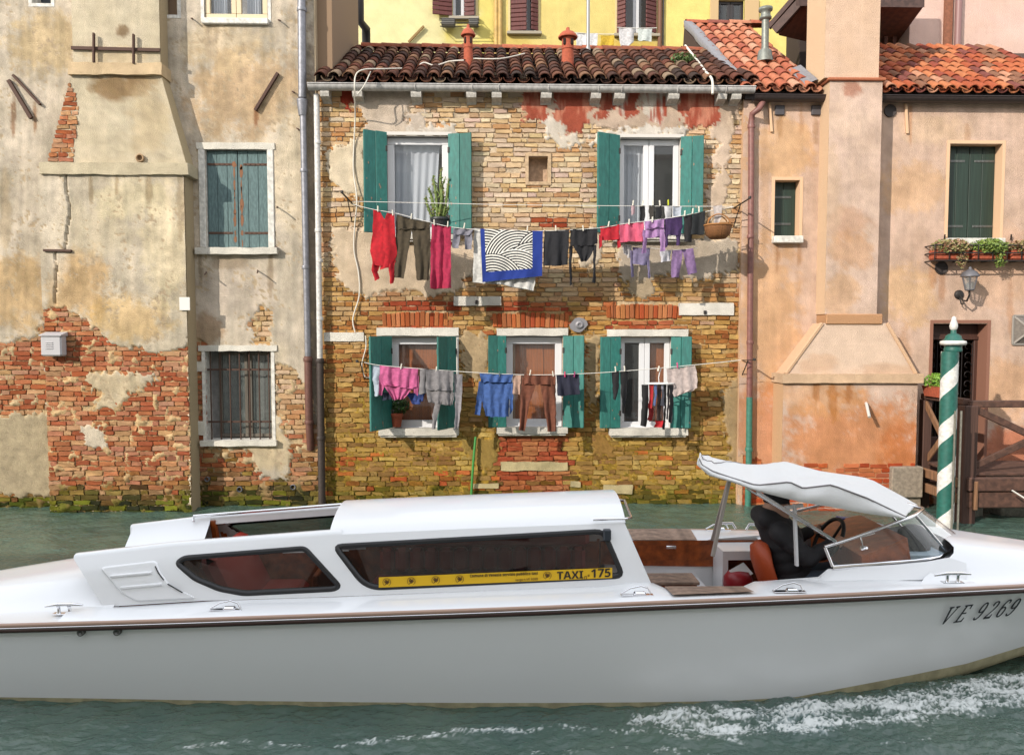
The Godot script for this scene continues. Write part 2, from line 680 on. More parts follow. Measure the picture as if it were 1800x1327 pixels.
# lays courses; bare(px, py) says where brick shows, tone(px, py) its colour and wear [colour, proud, rough]
func lay_bricks(parent: Node, x0: float, x1: float, y0: float, y1: float, z: float, bare: Callable, tone: Callable, holes: Array, m: Material, most := 300) -> void:
	var list := []
	var y := y0
	var course := 0
	while y < y1:
		var h := 0.067 + rng.randf_range(-0.007, 0.008)
		var x := x0 - rng.randf() * 0.25
		var k := course
		while x < x1:
			var w := 0.245 if (k % 3) != 2 else 0.125
			w += rng.randf_range(-0.045, 0.035)
			k += 1
			var a := maxf(x, x0)
			var b := minf(x + w, x1)
			x += w + 0.011
			for o in holes:
				if y + h > o[1] and y < o[3]:
					if a >= o[0] and b <= o[2]: b = a
					elif a < o[0] and b > o[0]: b = o[0]
					elif a < o[2] and b > o[2]: a = o[2]
			if b - a < 0.045: continue
			var q := pixel(Vector3((a + b) * 0.5, y + h * 0.5, z))
			var q0 := pixel(Vector3(a + 0.02, y + h * 0.5, z))
			var q1 := pixel(Vector3(b - 0.02, y + h * 0.5, z))
			if not (bare.call(q.x, q.y) or bare.call(q0.x, q0.y) or bare.call(q1.x, q1.y)): continue
			if rng.randf() < 0.012: continue
			var wave := n2(coarse, (a + b) * 60.0, y * 40.0) * 0.018
			list.append([a, b, y + wave + rng.randf_range(-0.004, 0.004), y + h + wave + rng.randf_range(-0.005, 0.004), q, (b - a) * h])
		y += h + 0.010
		course += 1
	list.sort_custom(func(p, r): return p[5] > r[5])
	var rest := Shape.new()
	var n := 0
	for d in list:
		var t: Array = tone.call(d[4].x, d[4].y)
		var shown: bool = d[4].x > 0 and d[4].x < 1800 and d[4].y > 0 and d[4].y < 900
		if n < most and shown:
			var one := Shape.new()
			brick(one, d[0], d[1], d[2], d[3], z, t[1], t[2], t[0])
			part(one, "brick", m, parent)
			n += 1
		else:
			brick(rest, d[0], d[1], d[2], d[3], z, t[1], t[2], t[0])
	if rest.v.size():
		part(rest, "brickwork", m, parent).set_meta("kind", "stuff")

func tone_of(pal: Array, wear: float) -> Color:
	var k: Color = pal[rng.randi() % pal.size()]
	var t := 1.0 + rng.randf_range(-0.18, 0.16) * wear
	return Color(k.r * t, k.g * t * rng.randf_range(0.95, 1.04), k.b * t * rng.randf_range(0.9, 1.06))

func wall_material() -> StandardMaterial3D:
	return mat("plaster and mortar", Color(1, 1, 1), 0.92, {"vc": true, "tex": tex_grain, "scale": 1.7, "bump": tex_relief, "bump_scale": 0.9, "spec": 0.2})

func brick_material() -> StandardMaterial3D:
	return mat("old brick", Color(1, 1, 1), 0.92, {"vc": true, "tex": tex_grain, "scale": 2.6, "bump": tex_relief, "bump_scale": 1.0, "spec": 0.2})

# ------------------------------------------------------------------ shared pieces of the fronts
func stain(base: Color, px: float, py: float, blobs: Array) -> Color:
	for b in blobs:
		var dx: float = (px - b[0]) / b[2]
		var dy: float = (py - b[1]) / b[3]
		var d := dx * dx + dy * dy
		if d > 2.2: continue
		var t := 1.0 - smoothstep(0.35, 1.25, d + n2(coarse, px * 1.6, py * 1.6) * 0.7 + n2(middle, px, py) * 0.4 + n2(fine, px * 0.8, py * 0.8) * 0.3)
		base = base.lerp(b[4], t * b[5] * 0.8)
	return base

func speckle(k: Color, px: float, py: float, amount: float) -> Color:
	var t := 1.0 + (n2(coarse, px * 2.2, py * 2.2) * 0.55 + n2(middle, px * 1.3, py * 1.3) * 0.3 + n2(fine, px * 1.2, py * 1.2) * 0.22) * amount
	return Color(k.r * t, k.g * t, k.b * (t * 0.96 + 0.04))

# soft weathering in rising damp, drips and washed patches: large patches of another shade of the same limewash
func weather(k: Color, px: float, py: float, amount: float) -> Color:
	var drip := n2(coarse, px * 5.0, py * 0.45 + 90.0)
	var wash := n2(coarse, px * 0.9 - 70.0, py * 0.9)
	var t := 1.0 + (drip * 0.16 + wash * 0.22) * amount
	return Color(k.r * t, k.g * (t * 0.9 + 0.1 + wash * 0.03), k.b * (t * 0.85 + 0.15 + wash * 0.08))

func grow(r: Array, d: float) -> Array:
	return [r[0] - d, r[1] - d, r[2] + d, r[3] + d]

# the sides, head and foot of an opening, from the face back to depth
func reveal(r: Array, z: float, depth: float, m: Material, parent: Node) -> void:
	var s := Shape.new()
	var t := 0.05
	var f := z + 0.03
	var b := z - depth
	s.box(Vector3(r[0] - t, r[1] - t, b), Vector3(r[0], r[3] + t, f))
	s.box(Vector3(r[2], r[1] - t, b), Vector3(r[2] + t, r[3] + t, f))
	s.box(Vector3(r[0], r[3], b), Vector3(r[2], r[3] + t, f))
	s.box(Vector3(r[0], r[1] - t, b), Vector3(r[2], r[1], f))
	part(s, "reveal", m, parent)

# the room behind a window: four walls and a back, open to the front
func room(r: Array, z: float, deep: float, m: Material, parent: Node) -> void:
	var s := Shape.new()
	var t := 0.06
	var f := z - 0.001
	s.box(Vector3(r[0] - 0.9, r[1] - 0.7, f - deep - t), Vector3(r[2] + 0.9, r[3] + 0.5, f - deep))
	s.box(Vector3(r[0] - 0.9 - t, r[1] - 0.7, f - deep), Vector3(r[0] - 0.9, r[3] + 0.5, f))
	s.box(Vector3(r[2] + 0.9, r[1] - 0.7, f - deep), Vector3(r[2] + 0.9 + t, r[3] + 0.5, f))
	s.box(Vector3(r[0] - 0.9, r[3] + 0.5, f - deep), Vector3(r[2] + 0.9, r[3] + 0.5 + t, f))
	s.box(Vector3(r[0] - 0.9, r[1] - 0.7 - t, f - deep), Vector3(r[2] + 0.9, r[1] - 0.7, f))
	# the inner face of the front wall round the opening
	s.box(Vector3(r[0] - 0.9, r[1] - 0.7, f - t), Vector3(r[0] - 0.04, r[3] + 0.5, f))
	s.box(Vector3(r[2] + 0.04, r[1] - 0.7, f - t), Vector3(r[2] + 0.9, r[3] + 0.5, f))
	s.box(Vector3(r[0] - 0.04, r[3] + 0.04, f - t), Vector3(r[2] + 0.04, r[3] + 0.5, f))
	s.box(Vector3(r[0] - 0.04, r[1] - 0.7, f - t), Vector3(r[2] + 0.04, r[1] - 0.04, f))
	part(s, "room", m, parent)

# a framed sash: four bars round a pane
func sash(x0: float, y0: float, x1: float, y1: float, z: float, w: float, d: float, m: Material, glass: Material, parent: Node) -> void:
	var s := Shape.new()
	s.cham(Vector3((x0 + x1) / 2, y1 - w / 2, z), Vector3(x1 - x0, w, d), 0.006)
	s.cham(Vector3((x0 + x1) / 2, y0 + w / 2, z), Vector3(x1 - x0, w, d), 0.006)
	s.cham(Vector3(x0 + w / 2, (y0 + y1) / 2, z), Vector3(w, y1 - y0 - 2 * w, d), 0.006)
	s.cham(Vector3(x1 - w / 2, (y0 + y1) / 2, z), Vector3(w, y1 - y0 - 2 * w, d), 0.006)
	part(s, "frame", m, parent)
	var g := Shape.new()
	g.quad(Vector3(x0 + w * 0.8, y0 + w * 0.8, z), Vector3(x1 - w * 0.8, y0 + w * 0.8, z), Vector3(x1 - w * 0.8, y1 - w * 0.8, z), Vector3(x0 + w * 0.8, y1 - w * 0.8, z))
	part(g, "pane", glass, parent)

func pane_glass() -> StandardMaterial3D:
	return mat("window glass", Color(0.8, 0.85, 0.85), 0.02, {"alpha": 0.04})

# boards side by side between two upright edges a (hinge) and b (free edge), with ledges on the hidden face
func shutter(a: Vector3, b: Vector3, y0: float, y1: float, boards: int, m: StandardMaterial3D, iron: Material, parent: Node, straps := []) -> Node3D:
	var o := Node3D.new()
	o.name = "shutter"
	parent.add_child(o, true)
	var x := Vector3(b.x - a.x, 0, b.z - a.z)
	var w := x.length()
	x = x.normalized()
	var z := x.cross(Vector3.UP)
	if z.z < 0: z = -z
	var turn := Basis(x, Vector3.UP, x.cross(Vector3.UP))
	var foot := Vector3(a.x, 0, a.z)
	var shade := m
	if m.resource_name == "teal paint":
		shade = mat("teal paint %d" % (rng.randi() % 4), [seen(40, 116, 108), seen(52, 126, 116), seen(38, 108, 98), seen(60, 130, 124)][rng.randi() % 4], 0.65, {"tex": tex_blotch, "scale": Vector3(3.1, 0.7, 3.1), "bump": tex_wood, "bump_scale": 0.5})
		for i in 7:
			var chip := Shape.new()
			var mid := foot + x * w * rng.randf_range(0.05, 0.95) + Vector3(0, lerpf(y0, y1, pow(rng.randf(), 1.7) * 0.96 + 0.02), 0) + z * 0.0175
			var rim := []
			var k := rng.randf_range(0.006, 0.016)
			for q in 8: rim.append(mid + x * cos(TAU * q / 8.0) * k * rng.randf_range(0.5, 1.1) + Vector3(0, sin(TAU * q / 8.0) * k * rng.randf_range(0.8, 2.4), 0))
			chip.slab(rim, z * 0.0022)
			part(chip, "bare_patch", mat("grey bare wood", seen(150, 132, 112), 0.9), o)
	for i in boards:
		var s := Shape.new()
		var c := foot + x * (w * (i + 0.5) / boards) + Vector3(0, (y0 + y1) / 2 + rng.randf_range(-0.004, 0.004), 0) + z * rng.randf_range(-0.002, 0.002)
		s.cham(c, Vector3(w / boards - 0.004, y1 - y0, 0.034), 0.005, turn)
		part(s, "board", shade if i % 2 else m, o)
	for yy in [y0 + (y1 - y0) * 0.16, y0 + (y1 - y0) * 0.84]:
		var s := Shape.new()
		s.cham(foot + x * (w * 0.5) + Vector3(0, yy, 0) - z * 0.026, Vector3(w * 0.92, 0.09, 0.018), 0.003, turn)
		part(s, "ledge", m, o)
		if straps.size() == 0:
			var t := Shape.new()
			t.cham(foot + x * (w * 0.03) + Vector3(0, yy, 0) + z * 0.004, Vector3(0.03, 0.09, 0.05), 0.004, turn)
			part(t, "hinge", iron, o)
	for yy in straps:
		var t := Shape.new()
		t.cham(foot + x * (w * 0.42) + Vector3(0, yy, 0) + z * 0.021, Vector3(w * 0.8, 0.036, 0.008), 0.002, turn)
		for k in 5:
			t.lathe(foot + x * (w * (0.1 + 0.16 * k)) + Vector3(0, yy, 0) + z * 0.024, [[0.013, 0.0], [0.010, 0.006], [0.0, 0.009]], 8, Basis(Vector3.RIGHT, z, Vector3.FORWARD))
		part(t, "strap_hinge", iron, o)
	return o

func downpipe(called: String, path: Array, r: float, m: Material, parent: Node, collars: Array, clamps: Material) -> void:
	var s := Shape.new()
	s.tube(path, r, 14)
	var o := part(s, called, m, parent)
	for c in collars:
		var t := Shape.new()
		t.lathe(c, [[r * 1.02, -0.03], [r * 1.22, -0.025], [r * 1.22, 0.025], [r * 1.02, 0.03]], 14)
		part(t, "collar", clamps, o)

# ------------------------------------------------------------------ the tall plastered house
var left_bare: Array
var breast_bare: Array
var breast_keep: Array
var crack_a: Array
var crack_b: Array

func left_is_bare(px: float, py: float) -> bool:
	var q := ragged(px, py)
	for r in left_bare:
		if inside(q, r): return true
	return false

func left_look(px: float, py: float, _x: float, _y: float) -> Array:
	var h := 0.0
	if left_is_bare(px, py):
		var k := mix3(seen(205, 180, 140), seen(140, 110, 75), (py - 790.0) / 90.0)
		k = mix3(k, seen(95, 100, 45), (py - 850.0 + n2(coarse, px * 2, py) * 60.0) / 50.0 * 0.9)
		return [-0.012 + n2(fine, px, py) * 0.014 + maxf(0.0, n2(coarse, px * 2.4, py * 2.4) - 0.16) * 0.11, speckle(k, px, py, 0.5)]
	var k := stain(seen(211, 197, 176), px, py, [
		[80, 75, 70, 60, seen(206, 178, 128), 0.8], [430, 165, 115, 85, seen(196, 158, 108), 0.75], [400, 80, 90, 50, seen(214, 190, 150), 0.6],
		[30, 510, 90, 70, seen(205, 168, 112), 0.85], [400, 515, 80, 60, seen(212, 196, 178), 0.9], [520, 300, 60, 130, seen(228, 210, 178), 0.7],
		[480, 700, 60, 90, seen(232, 215, 185), 0.8], [440, 790, 120, 40, seen(214, 190, 145), 0.7], [360, 585, 40, 35, seen(165, 125, 80), 0.7], [353, 470, 5, 34, seen(150, 130, 104), 0.9], [476, 478, 6, 44, seen(158, 138, 112), 0.9], [400, 462, 40, 12, seen(170, 150, 124), 0.8], [24, 205, 5, 46, seen(140, 100, 66), 0.9], [62, 205, 4, 30, seen(150, 108, 70), 0.9], [512, 60, 10, 60, seen(186, 170, 146), 0.8], [372, 60, 14, 50, seen(188, 168, 140), 0.8], [10, 380, 12, 90, seen(184, 164, 132), 0.8], [549, 450, 15, 500, seen(122, 106, 90), 0.85], [450, 205, 5, 22, seen(150, 88, 50), 0.8]])
	k = speckle(weather(k, px, py, 1.5), px, py, 0.42)
	h = 0.024 + n2(coarse, px, py) * 0.007 + n2(middle, px, py) * 0.004
	if n2(fine, px * 0.45, py * 0.45) + n2(coarse, px * 1.3 + 200.0, py * 1.3) * 0.9 > 0.66:
		h -= 0.008
		k = speckle(seen(196, 176, 146), px, py, 0.4)
	if px < 90 and py > 715:
		k = speckle(seen(186, 170, 140), px, py, 0.5)
		h += n2(fine, px, py) * 0.006
	return [h, k]

func breast_is_bare(px: float, py: float) -> bool:
	var q := ragged(px, py)
	for r in breast_keep:
		if inside(q, r): return false
	for r in breast_bare:
		if inside(q, r): return true
	return false

func breast_look(px: float, py: float, _x: float, _y: float) -> Array:
	if breast_is_bare(px, py):
		var k := mix3(seen(214, 182, 136), seen(150, 118, 78), (py - 800.0) / 80.0)
		k = mix3(k, seen(105, 105, 45), (py - 858.0 + n2(coarse, px * 2, py) * 60.0) / 45.0 * 0.9)
		return [-0.012 + n2(fine, px, py) * 0.014 + maxf(0.0, n2(coarse, px * 2.4, py * 2.4) - 0.16) * 0.11, speckle(k, px, py, 0.5)]
	var k := stain(seen(211, 197, 174), px, py, [
		[140, 500, 60, 70, seen(205, 165, 108), 0.85], [230, 560, 80, 45, seen(214, 178, 118), 0.8], [170, 400, 70, 55, seen(216, 200, 168), 0.6],
		[290, 430, 40, 130, seen(232, 214, 176), 0.8], [100, 400, 26, 110, seen(222, 208, 186), 0.7], [190, 690, 90, 50, seen(206, 186, 150), 0.9], [230, 350, 70, 40, seen(230, 214, 176), 0.8], [160, 335, 5, 40, seen(160, 138, 104), 0.8], [262, 332, 7, 34, seen(168, 146, 112), 0.8], [318, 360, 8, 70, seen(174, 154, 122), 0.8], [206, 328, 4, 26, seen(160, 136, 100), 0.8]])
	k = speckle(weather(k, px, py, 1.4), px, py, 0.42)
	var h := 0.024 + n2(coarse, px, py) * 0.006 + n2(middle, px, py) * 0.004
	if py > 520: h += n2(fine, px, py) * 0.004
	if n2(fine, px * 0.45, py * 0.45) + n2(coarse, px * 1.3 + 200.0, py * 1.3) * 0.9 > 0.66:
		h -= 0.008
		k = speckle(seen(196, 176, 146), px, py, 0.4)
	var d := minf(line_near(Vector2(px, py), crack_a), line_near(Vector2(px, py), crack_b))
	if d + n2(fine, px * 2.0, py * 2.0) * 0.9 < 1.35:
		h -= 0.045
	return [h, k]

func left_tone(px: float, py: float) -> Array:
	var pal := [seen(200, 128, 90), seen(188, 108, 74), seen(208, 148, 106), seen(180, 102, 70), seen(212, 166, 124), seen(194, 132, 102), seen(204, 156, 122)]
	if px > 470 and py < 760: pal = [seen(224, 196, 160), seen(214, 176, 132), seen(220, 186, 150), seen(204, 150, 108)]
	elif px > 440 and py < 620: pal = [seen(218, 176, 126), seen(208, 158, 106), seen(222, 190, 150)]
	var k := tone_of(pal, 1.0)
	var low := (py - 840.0 + n2(coarse, px * 2.0, py * 2.0) * 90.0) / 60.0
	if px > 340: low = (py - 800.0 + n2(coarse, px * 2.0, py * 2.0) * 90.0) / 70.0
	k = mix3(k, tone_of([seen(150, 122, 66), seen(128, 112, 52), seen(110, 96, 58)], 1.0), low)
	k = mix3(k, tone_of([seen(84, 92, 36), seen(124, 126, 46), seen(62, 66, 38), seen(54, 56, 40)], 1.0), (py - 852.0 + n2(middle, px, py) * 34.0) / 30.0)
	return [k, 0.013 + rng.randf_range(-0.004, 0.006), 1.0 if py < 800 else 1.7]

func left_house() -> void:
	var top := front(300, -70).y
	var xl := front(-330, 500).x
	var xr := front(558, 500).x
	var house := thing("tall_house", "tall cream plastered house with a broad chimney breast and bare brick foot", "house", Vector3((xl + xr) / 2, 0, ZF - 3))
	left_bare = [
		region([[-340, 612], [20, 604], [60, 590], [84, 560], [84, 728], [-340, 728]]), region([[-340, 862], [90, 872], [90, 930], [-340, 930]]),
		region([[325, 604], [362, 600], [362, 785], [440, 790], [452, 835], [560, 858], [570, 930], [325, 930]]), region([[440, 560], [462, 540], [478, 548], [474, 606], [446, 604]]),
		region([[484, 632], [520, 655], [548, 690], [550, 760], [508, 775], [486, 730]]), region([[515, 770], [560, 740], [565, 880], [500, 880]])]
	breast_bare = [
		region([[76, 545], [112, 538], [124, 548], [140, 556], [180, 590], [186, 606], [240, 612], [262, 620], [276, 616], [318, 618], [334, 590], [336, 930], [60, 930]])]
	breast_keep = [region([[156, 656], [272, 656], [270, 672], [226, 692], [210, 714], [166, 720], [178, 690], [158, 686]]), region([[140, 745], [175, 750], [190, 785], [150, 790]])]
	crack_a = [Vector2(116, 298), Vector2(118, 340), Vector2(124, 372), Vector2(120, 400), Vector2(114, 440)]
	crack_b = [Vector2(97, 442), Vector2(100, 470), Vector2(98, 505), Vector2(97, 534)]
	var win_a := rect(362, 263, 471, 436, ZF)
	var win_b := rect(362, 617, 478, 773, ZF)
	var win_c := rect(358, -90, 470, 34, ZF)
	var hole_a := rect(284, -40, 312, 27, ZF)
	var hole_b := rect(56, -40, 90, 7, ZF)
	var holes := [win_a, win_b, win_c, hole_a, hole_b]
	var wm := wall_material()
	var bm := brick_material()
	part(field(xl, xr, -0.6, top, ZF, 0.026, left_look, holes), "wall", wm, house)
	lay_bricks(house, xl, xr - 0.01, -0.3, front(300, 520).y, ZF, left_is_bare, left_tone, holes, bm)
	# the sides and the rest of the block
	var s := Shape.new()
	s.col = seen(152, 150, 148)
	s.box(Vector3(xl, -0.6, ZF - 7.2), Vector3(xr - 0.002, top, ZF - 0.25))
	var blk := part(s, "side_wall", mat("grey render", Color(1, 1, 1), 0.9, {"vc": true, "tex": tex_blotch, "scale": 0.8, "bump": tex_relief, "bump_scale": 0.6}), house, "weathered grey rendered flank of the tall house")
	s = Shape.new()
	s.col = seen(205, 185, 155)
	s.box(Vector3(xr - 0.002, -0.6, ZF - 0.25), Vector3(xr + 0.02, top, ZF + 0.024))
	part(s, "corner", wm, house)
	# chimney breast
	var zb := ZF + 0.36
	var b := rect(77, 306, 330, 900, zb)
	var breast := Node3D.new()
	breast.name = "chimney_breast"
	house.add_child(breast, true)
	part(field(b[0], b[2], -0.6, b[3], zb, 0.022, breast_look, []), "front", wm, breast)
	lay_bricks(breast, b[0] + 0.004, b[2] - 0.004, -0.3, at(100, 520, zb).y, zb, breast_is_bare, left_tone, [], bm)
	s = Shape.new()
	s.col = seen(196, 176, 142)
	s.box(Vector3(b[0], -0.6, ZF - 0.02), Vector3(b[2], b[3], zb - 0.014))
	part(s, "core", wm, breast)
	# hood: ledge, sloping body, band, shaft
	var led := rect(74, 287, 332, 308, zb)
	s = worn(led[0] - 0.01, led[2] + 0.01, led[1], led[3], ZF - 0.03, zb + 0.07, seen(212, 198, 168), 0.016)
	part(s, "ledge", wm, breast)
	var zt := ZF + 0.31
	var y0: float = led[3] - 0.004
	var y1 := at(200, 130, zt).y
	var bl := at(82, 288, zb).x
	var br := at(326, 288, zb).x
	var tl := at(126, 134, zt).x
	var tr := at(282, 134, zt).x
	s = Shape.new()
	var hood_blobs := [[215, 150, 60, 28, seen(140, 105, 60), 0.95], [150, 230, 50, 60, seen(224, 208, 178), 0.6], [260, 210, 40, 70, seen(206, 184, 146), 0.7]]
	var cells := 30
	for j in cells + 1:
		var t := float(j) / cells
		for i in cells + 1:
			var f := float(i) / cells
			var p := Vector3(lerpf(lerpf(bl, br, f), lerpf(tl, tr, f), t), lerpf(y0, y1, t), lerpf(zb - 0.02, zt, t))
			var q := pixel(p)
			s.col = speckle(weather(stain(seen(212, 198, 170), q.x, q.y, hood_blobs), q.x, q.y, 0.8), q.x, q.y, 0.35)
			p.z += n2(coarse, q.x, q.y) * 0.008 + n2(middle, q.x, q.y) * 0.004
			s.put(p, Vector3.ZERO)
	for j in cells:
		for i in cells:
			var a := j * (cells + 1) + i
			s.ix.append_array(PackedInt32Array([a, a + cells + 1, a + 1, a + 1, a + cells + 1, a + cells + 2]))
	s._norm(0, 0)
	s.col = seen(205, 186, 150)
	s.quad(Vector3(br, y0, zb - 0.02), Vector3(br, y0, ZF), Vector3(tr, y1, ZF), Vector3(tr, y1, zt))
	s.quad(Vector3(bl, y0, ZF), Vector3(bl, y0, zb - 0.02), Vector3(tl, y1, zt), Vector3(tl, y1, ZF))
	part(s, "hood", wm, breast)
	# broken edge of the hood where the brick shows
	var courses := 17
	for k in courses:
		var t := 0.02 + k * 0.88 / courses
		var ta := t + 0.44 / courses
		var xa := lerpf(bl, tl, ta) - 0.012
		var xe := lerpf(at(128, 288, zb).x, at(142, 170, zt).x, t) + n2(fine, k * 9.0, 4.0) * 0.06
		if k > 13: xe = lerpf(xe, xa, (k - 13) / 4.0)
		var x := xa
		while x < xe - 0.03:
			var w := minf(rng.randf_range(0.12, 0.25), xe - x)
			var e := Shape.new()
			var y := lerpf(y0, y1, t)
			var tone := left_tone(100, 600)
			brick(e, x, x + w, y, y + (y1 - y0) * 0.88 / courses - 0.006, lerpf(zb - 0.02, zt, ta), 0.016 + rng.randf_range(-0.004, 0.006), 1.3, tone[0])
			part(e, "brick", bm, breast)
			x += w + 0.008
	var band := rect(122, 112, 286, 133, zt)
	s = worn(band[0], band[2], band[1], band[3], ZF - 0.03, zt + 0.06, seen(220, 194, 156), 0.018)
	part(s, "band", wm, breast)
	var sh := rect(126, 0, 280, 112, zt)
	s = field(sh[0], sh[2], sh[1], top, zt, 0.04, func(px, py, _x, _y): return [n2(coarse, px, py) * 0.008, speckle(weather(stain(seen(216, 202, 174), px, py, [[215, 55, 12, 12, seen(120, 85, 45), 0.9], [200, 95, 70, 16, seen(214, 190, 150), 0.7]]), px, py, 0.8), px, py, 0.3)], [])
	s.col = seen(196, 176, 142)
	s.box(Vector3(sh[0], sh[1], ZF - 0.02), Vector3(sh[2], top, zt - 0.012))
	part(s, "shaft", wm, breast)
	var rust := mat("rusty iron", seen(92, 66, 54), 0.75, {"tex": tex_grain, "scale": 5.0, "metal": 0.3})
	var zi := zt + 0.03
	for d in [[124, 84, 281, 88], [164, 58, 164, 110], [234, 60, 234, 112]]:
		s = Shape.new()
		s.bar(at(d[0], d[1], zi + (0.0 if d[0] != d[2] else 0.028)), at(d[2], d[3], zi + (0.0 if d[0] != d[2] else 0.028)), 0.05, 0.025)
		part(s, "iron_strap", rust, breast)
	# iron anchors and stubs in the front
	for d in [[14, 141, 54, 208, 0.055], [22, 132, 70, 184, 0.035], [488, 128, 448, 194, 0.045], [76, 440, 125, 441, 0.035]]:
		s = Shape.new()
		var zz := zb + 0.035 if d[0] == 76 else ZF + 0.06
		s.bar(at(d[0], d[1], zz), at(d[2], d[3], zz), d[4], 0.05)
		part(s, "iron_anchor", rust, house)
	for d in [[486, 363, 0.24], [362, 478, 0.26], [452, 475, 0.24], [335, 32, 0.12], [488, 35, 0.12], [512, 160, 0.10], [520, 225, 0.1], [482, 432, 0.08], [346, 434, 0.08]]:
		s = Shape.new()
		var p := front(d[0], d[1], 0.0)
		s.tube([p, p + Vector3(0.05, -0.03, d[2] * 0.6), p + Vector3(0.07, -0.06, d[2])], 0.011, 6)
		part(s, "iron_hook", rust, house)
	# a pipe mouth in the hood
	s = Shape.new()
	s.lathe(at(246, 278, zb + 0.0), [[0.055, -0.02], [0.065, 0.02], [0.055, 0.03], [0.04, 0.028], [0.036, -0.05]], 14, Basis(Vector3.RIGHT, PI / 2))
	part(s, "flue_mouth", mat("clay pipe", seen(170, 140, 105), 0.85), breast)
	# windows
	var stone := mat("istrian stone", seen(236, 232, 222), 0.75, {"tex": tex_blotch, "scale": 1.5, "bump": tex_relief, "bump_scale": 0.4})
	var st_col := seen(238, 232, 218)
	var dark := mat("room wall", seen(150, 124, 98), 0.9)
	var wa := Node3D.new()
	wa.name = "window"
	house.add_child(wa, true)
	wa.set_meta("label", "window with closed flaking blue green board shutters")
	reveal(win_a, ZF, 0.2, stone, wa)
	var fr := rect(351, 252, 481, 262, ZF)
	s = Shape.new()
	part(worn(win_a[0] - 0.12, win_a[2] + 0.12, win_a[3], win_a[3] + 0.1, ZF - 0.01, ZF + 0.045, st_col), "surround", wm, wa)
	s.cham(Vector3(win_a[0] - 0.052, (win_a[1] + win_a[3]) / 2, ZF + 0.02), Vector3(0.1, win_a[3] - win_a[1] - 0.004, 0.05), 0.01)
	part(s, "surround", stone, wa)
	s = Shape.new()
	s.cham(Vector3(win_a[2] + 0.052, (win_a[1] + win_a[3]) / 2, ZF + 0.02), Vector3(0.1, win_a[3] - win_a[1] - 0.004, 0.05), 0.01)
	part(s, "surround", stone, wa)
	s = Shape.new()
	part(worn(win_a[0] - 0.15, win_a[2] + 0.15, win_a[1] - 0.105, win_a[1] - 0.002, ZF - 0.02, ZF + 0.12, st_col), "sill", wm, wa)
	var old_paint := mat("flaking blue paint", seen(104, 128, 128), 0.85, {"tex": tex_blotch, "scale": Vector3(4.0, 1.2, 4.0), "bump": tex_wood, "bump_scale": 0.5})
	var bare_wood := mat("bare weathered wood", seen(158, 110, 78), 0.9, {"tex": tex_wood, "scale": Vector3(5, 0.8, 5)})
	var mx: float = (win_a[0] + win_a[2]) / 2
	var rusty := mat("rust", seen(98, 72, 58), 0.85, {"tex": tex_grain, "scale": 8.0})
	for d in [[win_a[0] + 0.005, mx - 0.004], [win_a[2] - 0.005, mx + 0.004]]:
		var sh2 := shutter(Vector3(d[0], 0, ZF - 0.06), Vector3(d[1], 0, ZF - 0.06), win_a[1] + 0.01, win_a[3] - 0.01, 3, old_paint, rusty, house, [win_a[1] + 0.24, win_a[3] - 0.22])
		sh2.set_meta("label", "closed flaking blue green board shutter leaf")
		for k in 9:
			var flake := Shape.new()
			var yy := lerpf(win_a[1] + 0.06, win_a[3] - 0.12, (k + rng.randf_range(0.0, 0.6)) / 9.0)
			var ww := rng.randf_range(0.02, 0.10)
			var hh := rng.randf_range(0.08, 0.26)
			var blot := []
			for q in 11:
				var t := TAU * q / 11.0
				blot.append(Vector3(d[1] + signf(d[0] - d[1]) * 0.05 + cos(t) * ww * rng.randf_range(0.25, 0.5), yy + sin(t) * hh * rng.randf_range(0.35, 0.6), ZF - 0.041))
			flake.slab(blot, Vector3(0, 0, 0.002))
			part(flake, "bare_patch", bare_wood, sh2)
	# barred window
	var wb := Node3D.new()
	wb.name = "window"
	house.add_child(wb, true)
	wb.set_meta("label", "ground floor window behind a rusty iron grille")
	reveal(win_b, ZF, 0.28, stone, wb)
	room(win_b, ZF - 0.28, 2.4, dark, wb)
	s = Shape.new()
	part(worn(win_b[0] - 0.1, win_b[2] + 0.1, win_b[3], win_b[3] + 0.09, ZF - 0.01, ZF + 0.045, st_col), "surround", wm, wb)
	s = Shape.new()
	part(worn(win_b[0] - 0.08, win_b[2] + 0.08, win_b[1] - 0.09, win_b[1] - 0.002, ZF - 0.02, ZF + 0.1, st_col), "sill", wm, wb)
	var oldwood := mat("grey window wood", seen(120, 112, 100), 0.8, {"tex": tex_wood, "scale": Vector3(6, 0.8, 6)})
	var bx: float = (win_b[0] + win_b[2]) / 2
	var smoky := mat("dirty glass", seen(120, 130, 125), 0.08, {"alpha": 0.45})
	sash(win_b[0] + 0.13, win_b[1] + 0.02, bx + 0.08, win_b[3] - 0.02, ZF - 0.22, 0.055, 0.05, oldwood, smoky, wb)
	sash(bx + 0.09, win_b[1] + 0.02, win_b[2] - 0.02, win_b[3] - 0.02, ZF - 0.22, 0.055, 0.05, oldwood, smoky, wb)
	var grille := Node3D.new()
	grille.name = "grille"
	house.add_child(grille, true)
	for k in 7:
		s = Shape.new()
		var x := lerpf(win_b[0] + 0.06, win_b[2] - 0.06, k / 6.0)
		s.tube([Vector3(x, win_b[1], ZF - 0.04), Vector3(x, win_b[3], ZF - 0.04)], 0.011, 6)
		part(s, "bar", rust, grille)
	for t in [0.2, 0.79]:
		s = Shape.new()
		var y := lerpf(win_b[1], win_b[3], t)
		s.bar(Vector3(win_b[0], y, ZF - 0.055), Vector3(win_b[2], y, ZF - 0.055), 0.03, 0.012)
		part(s, "bar", rust, grille)
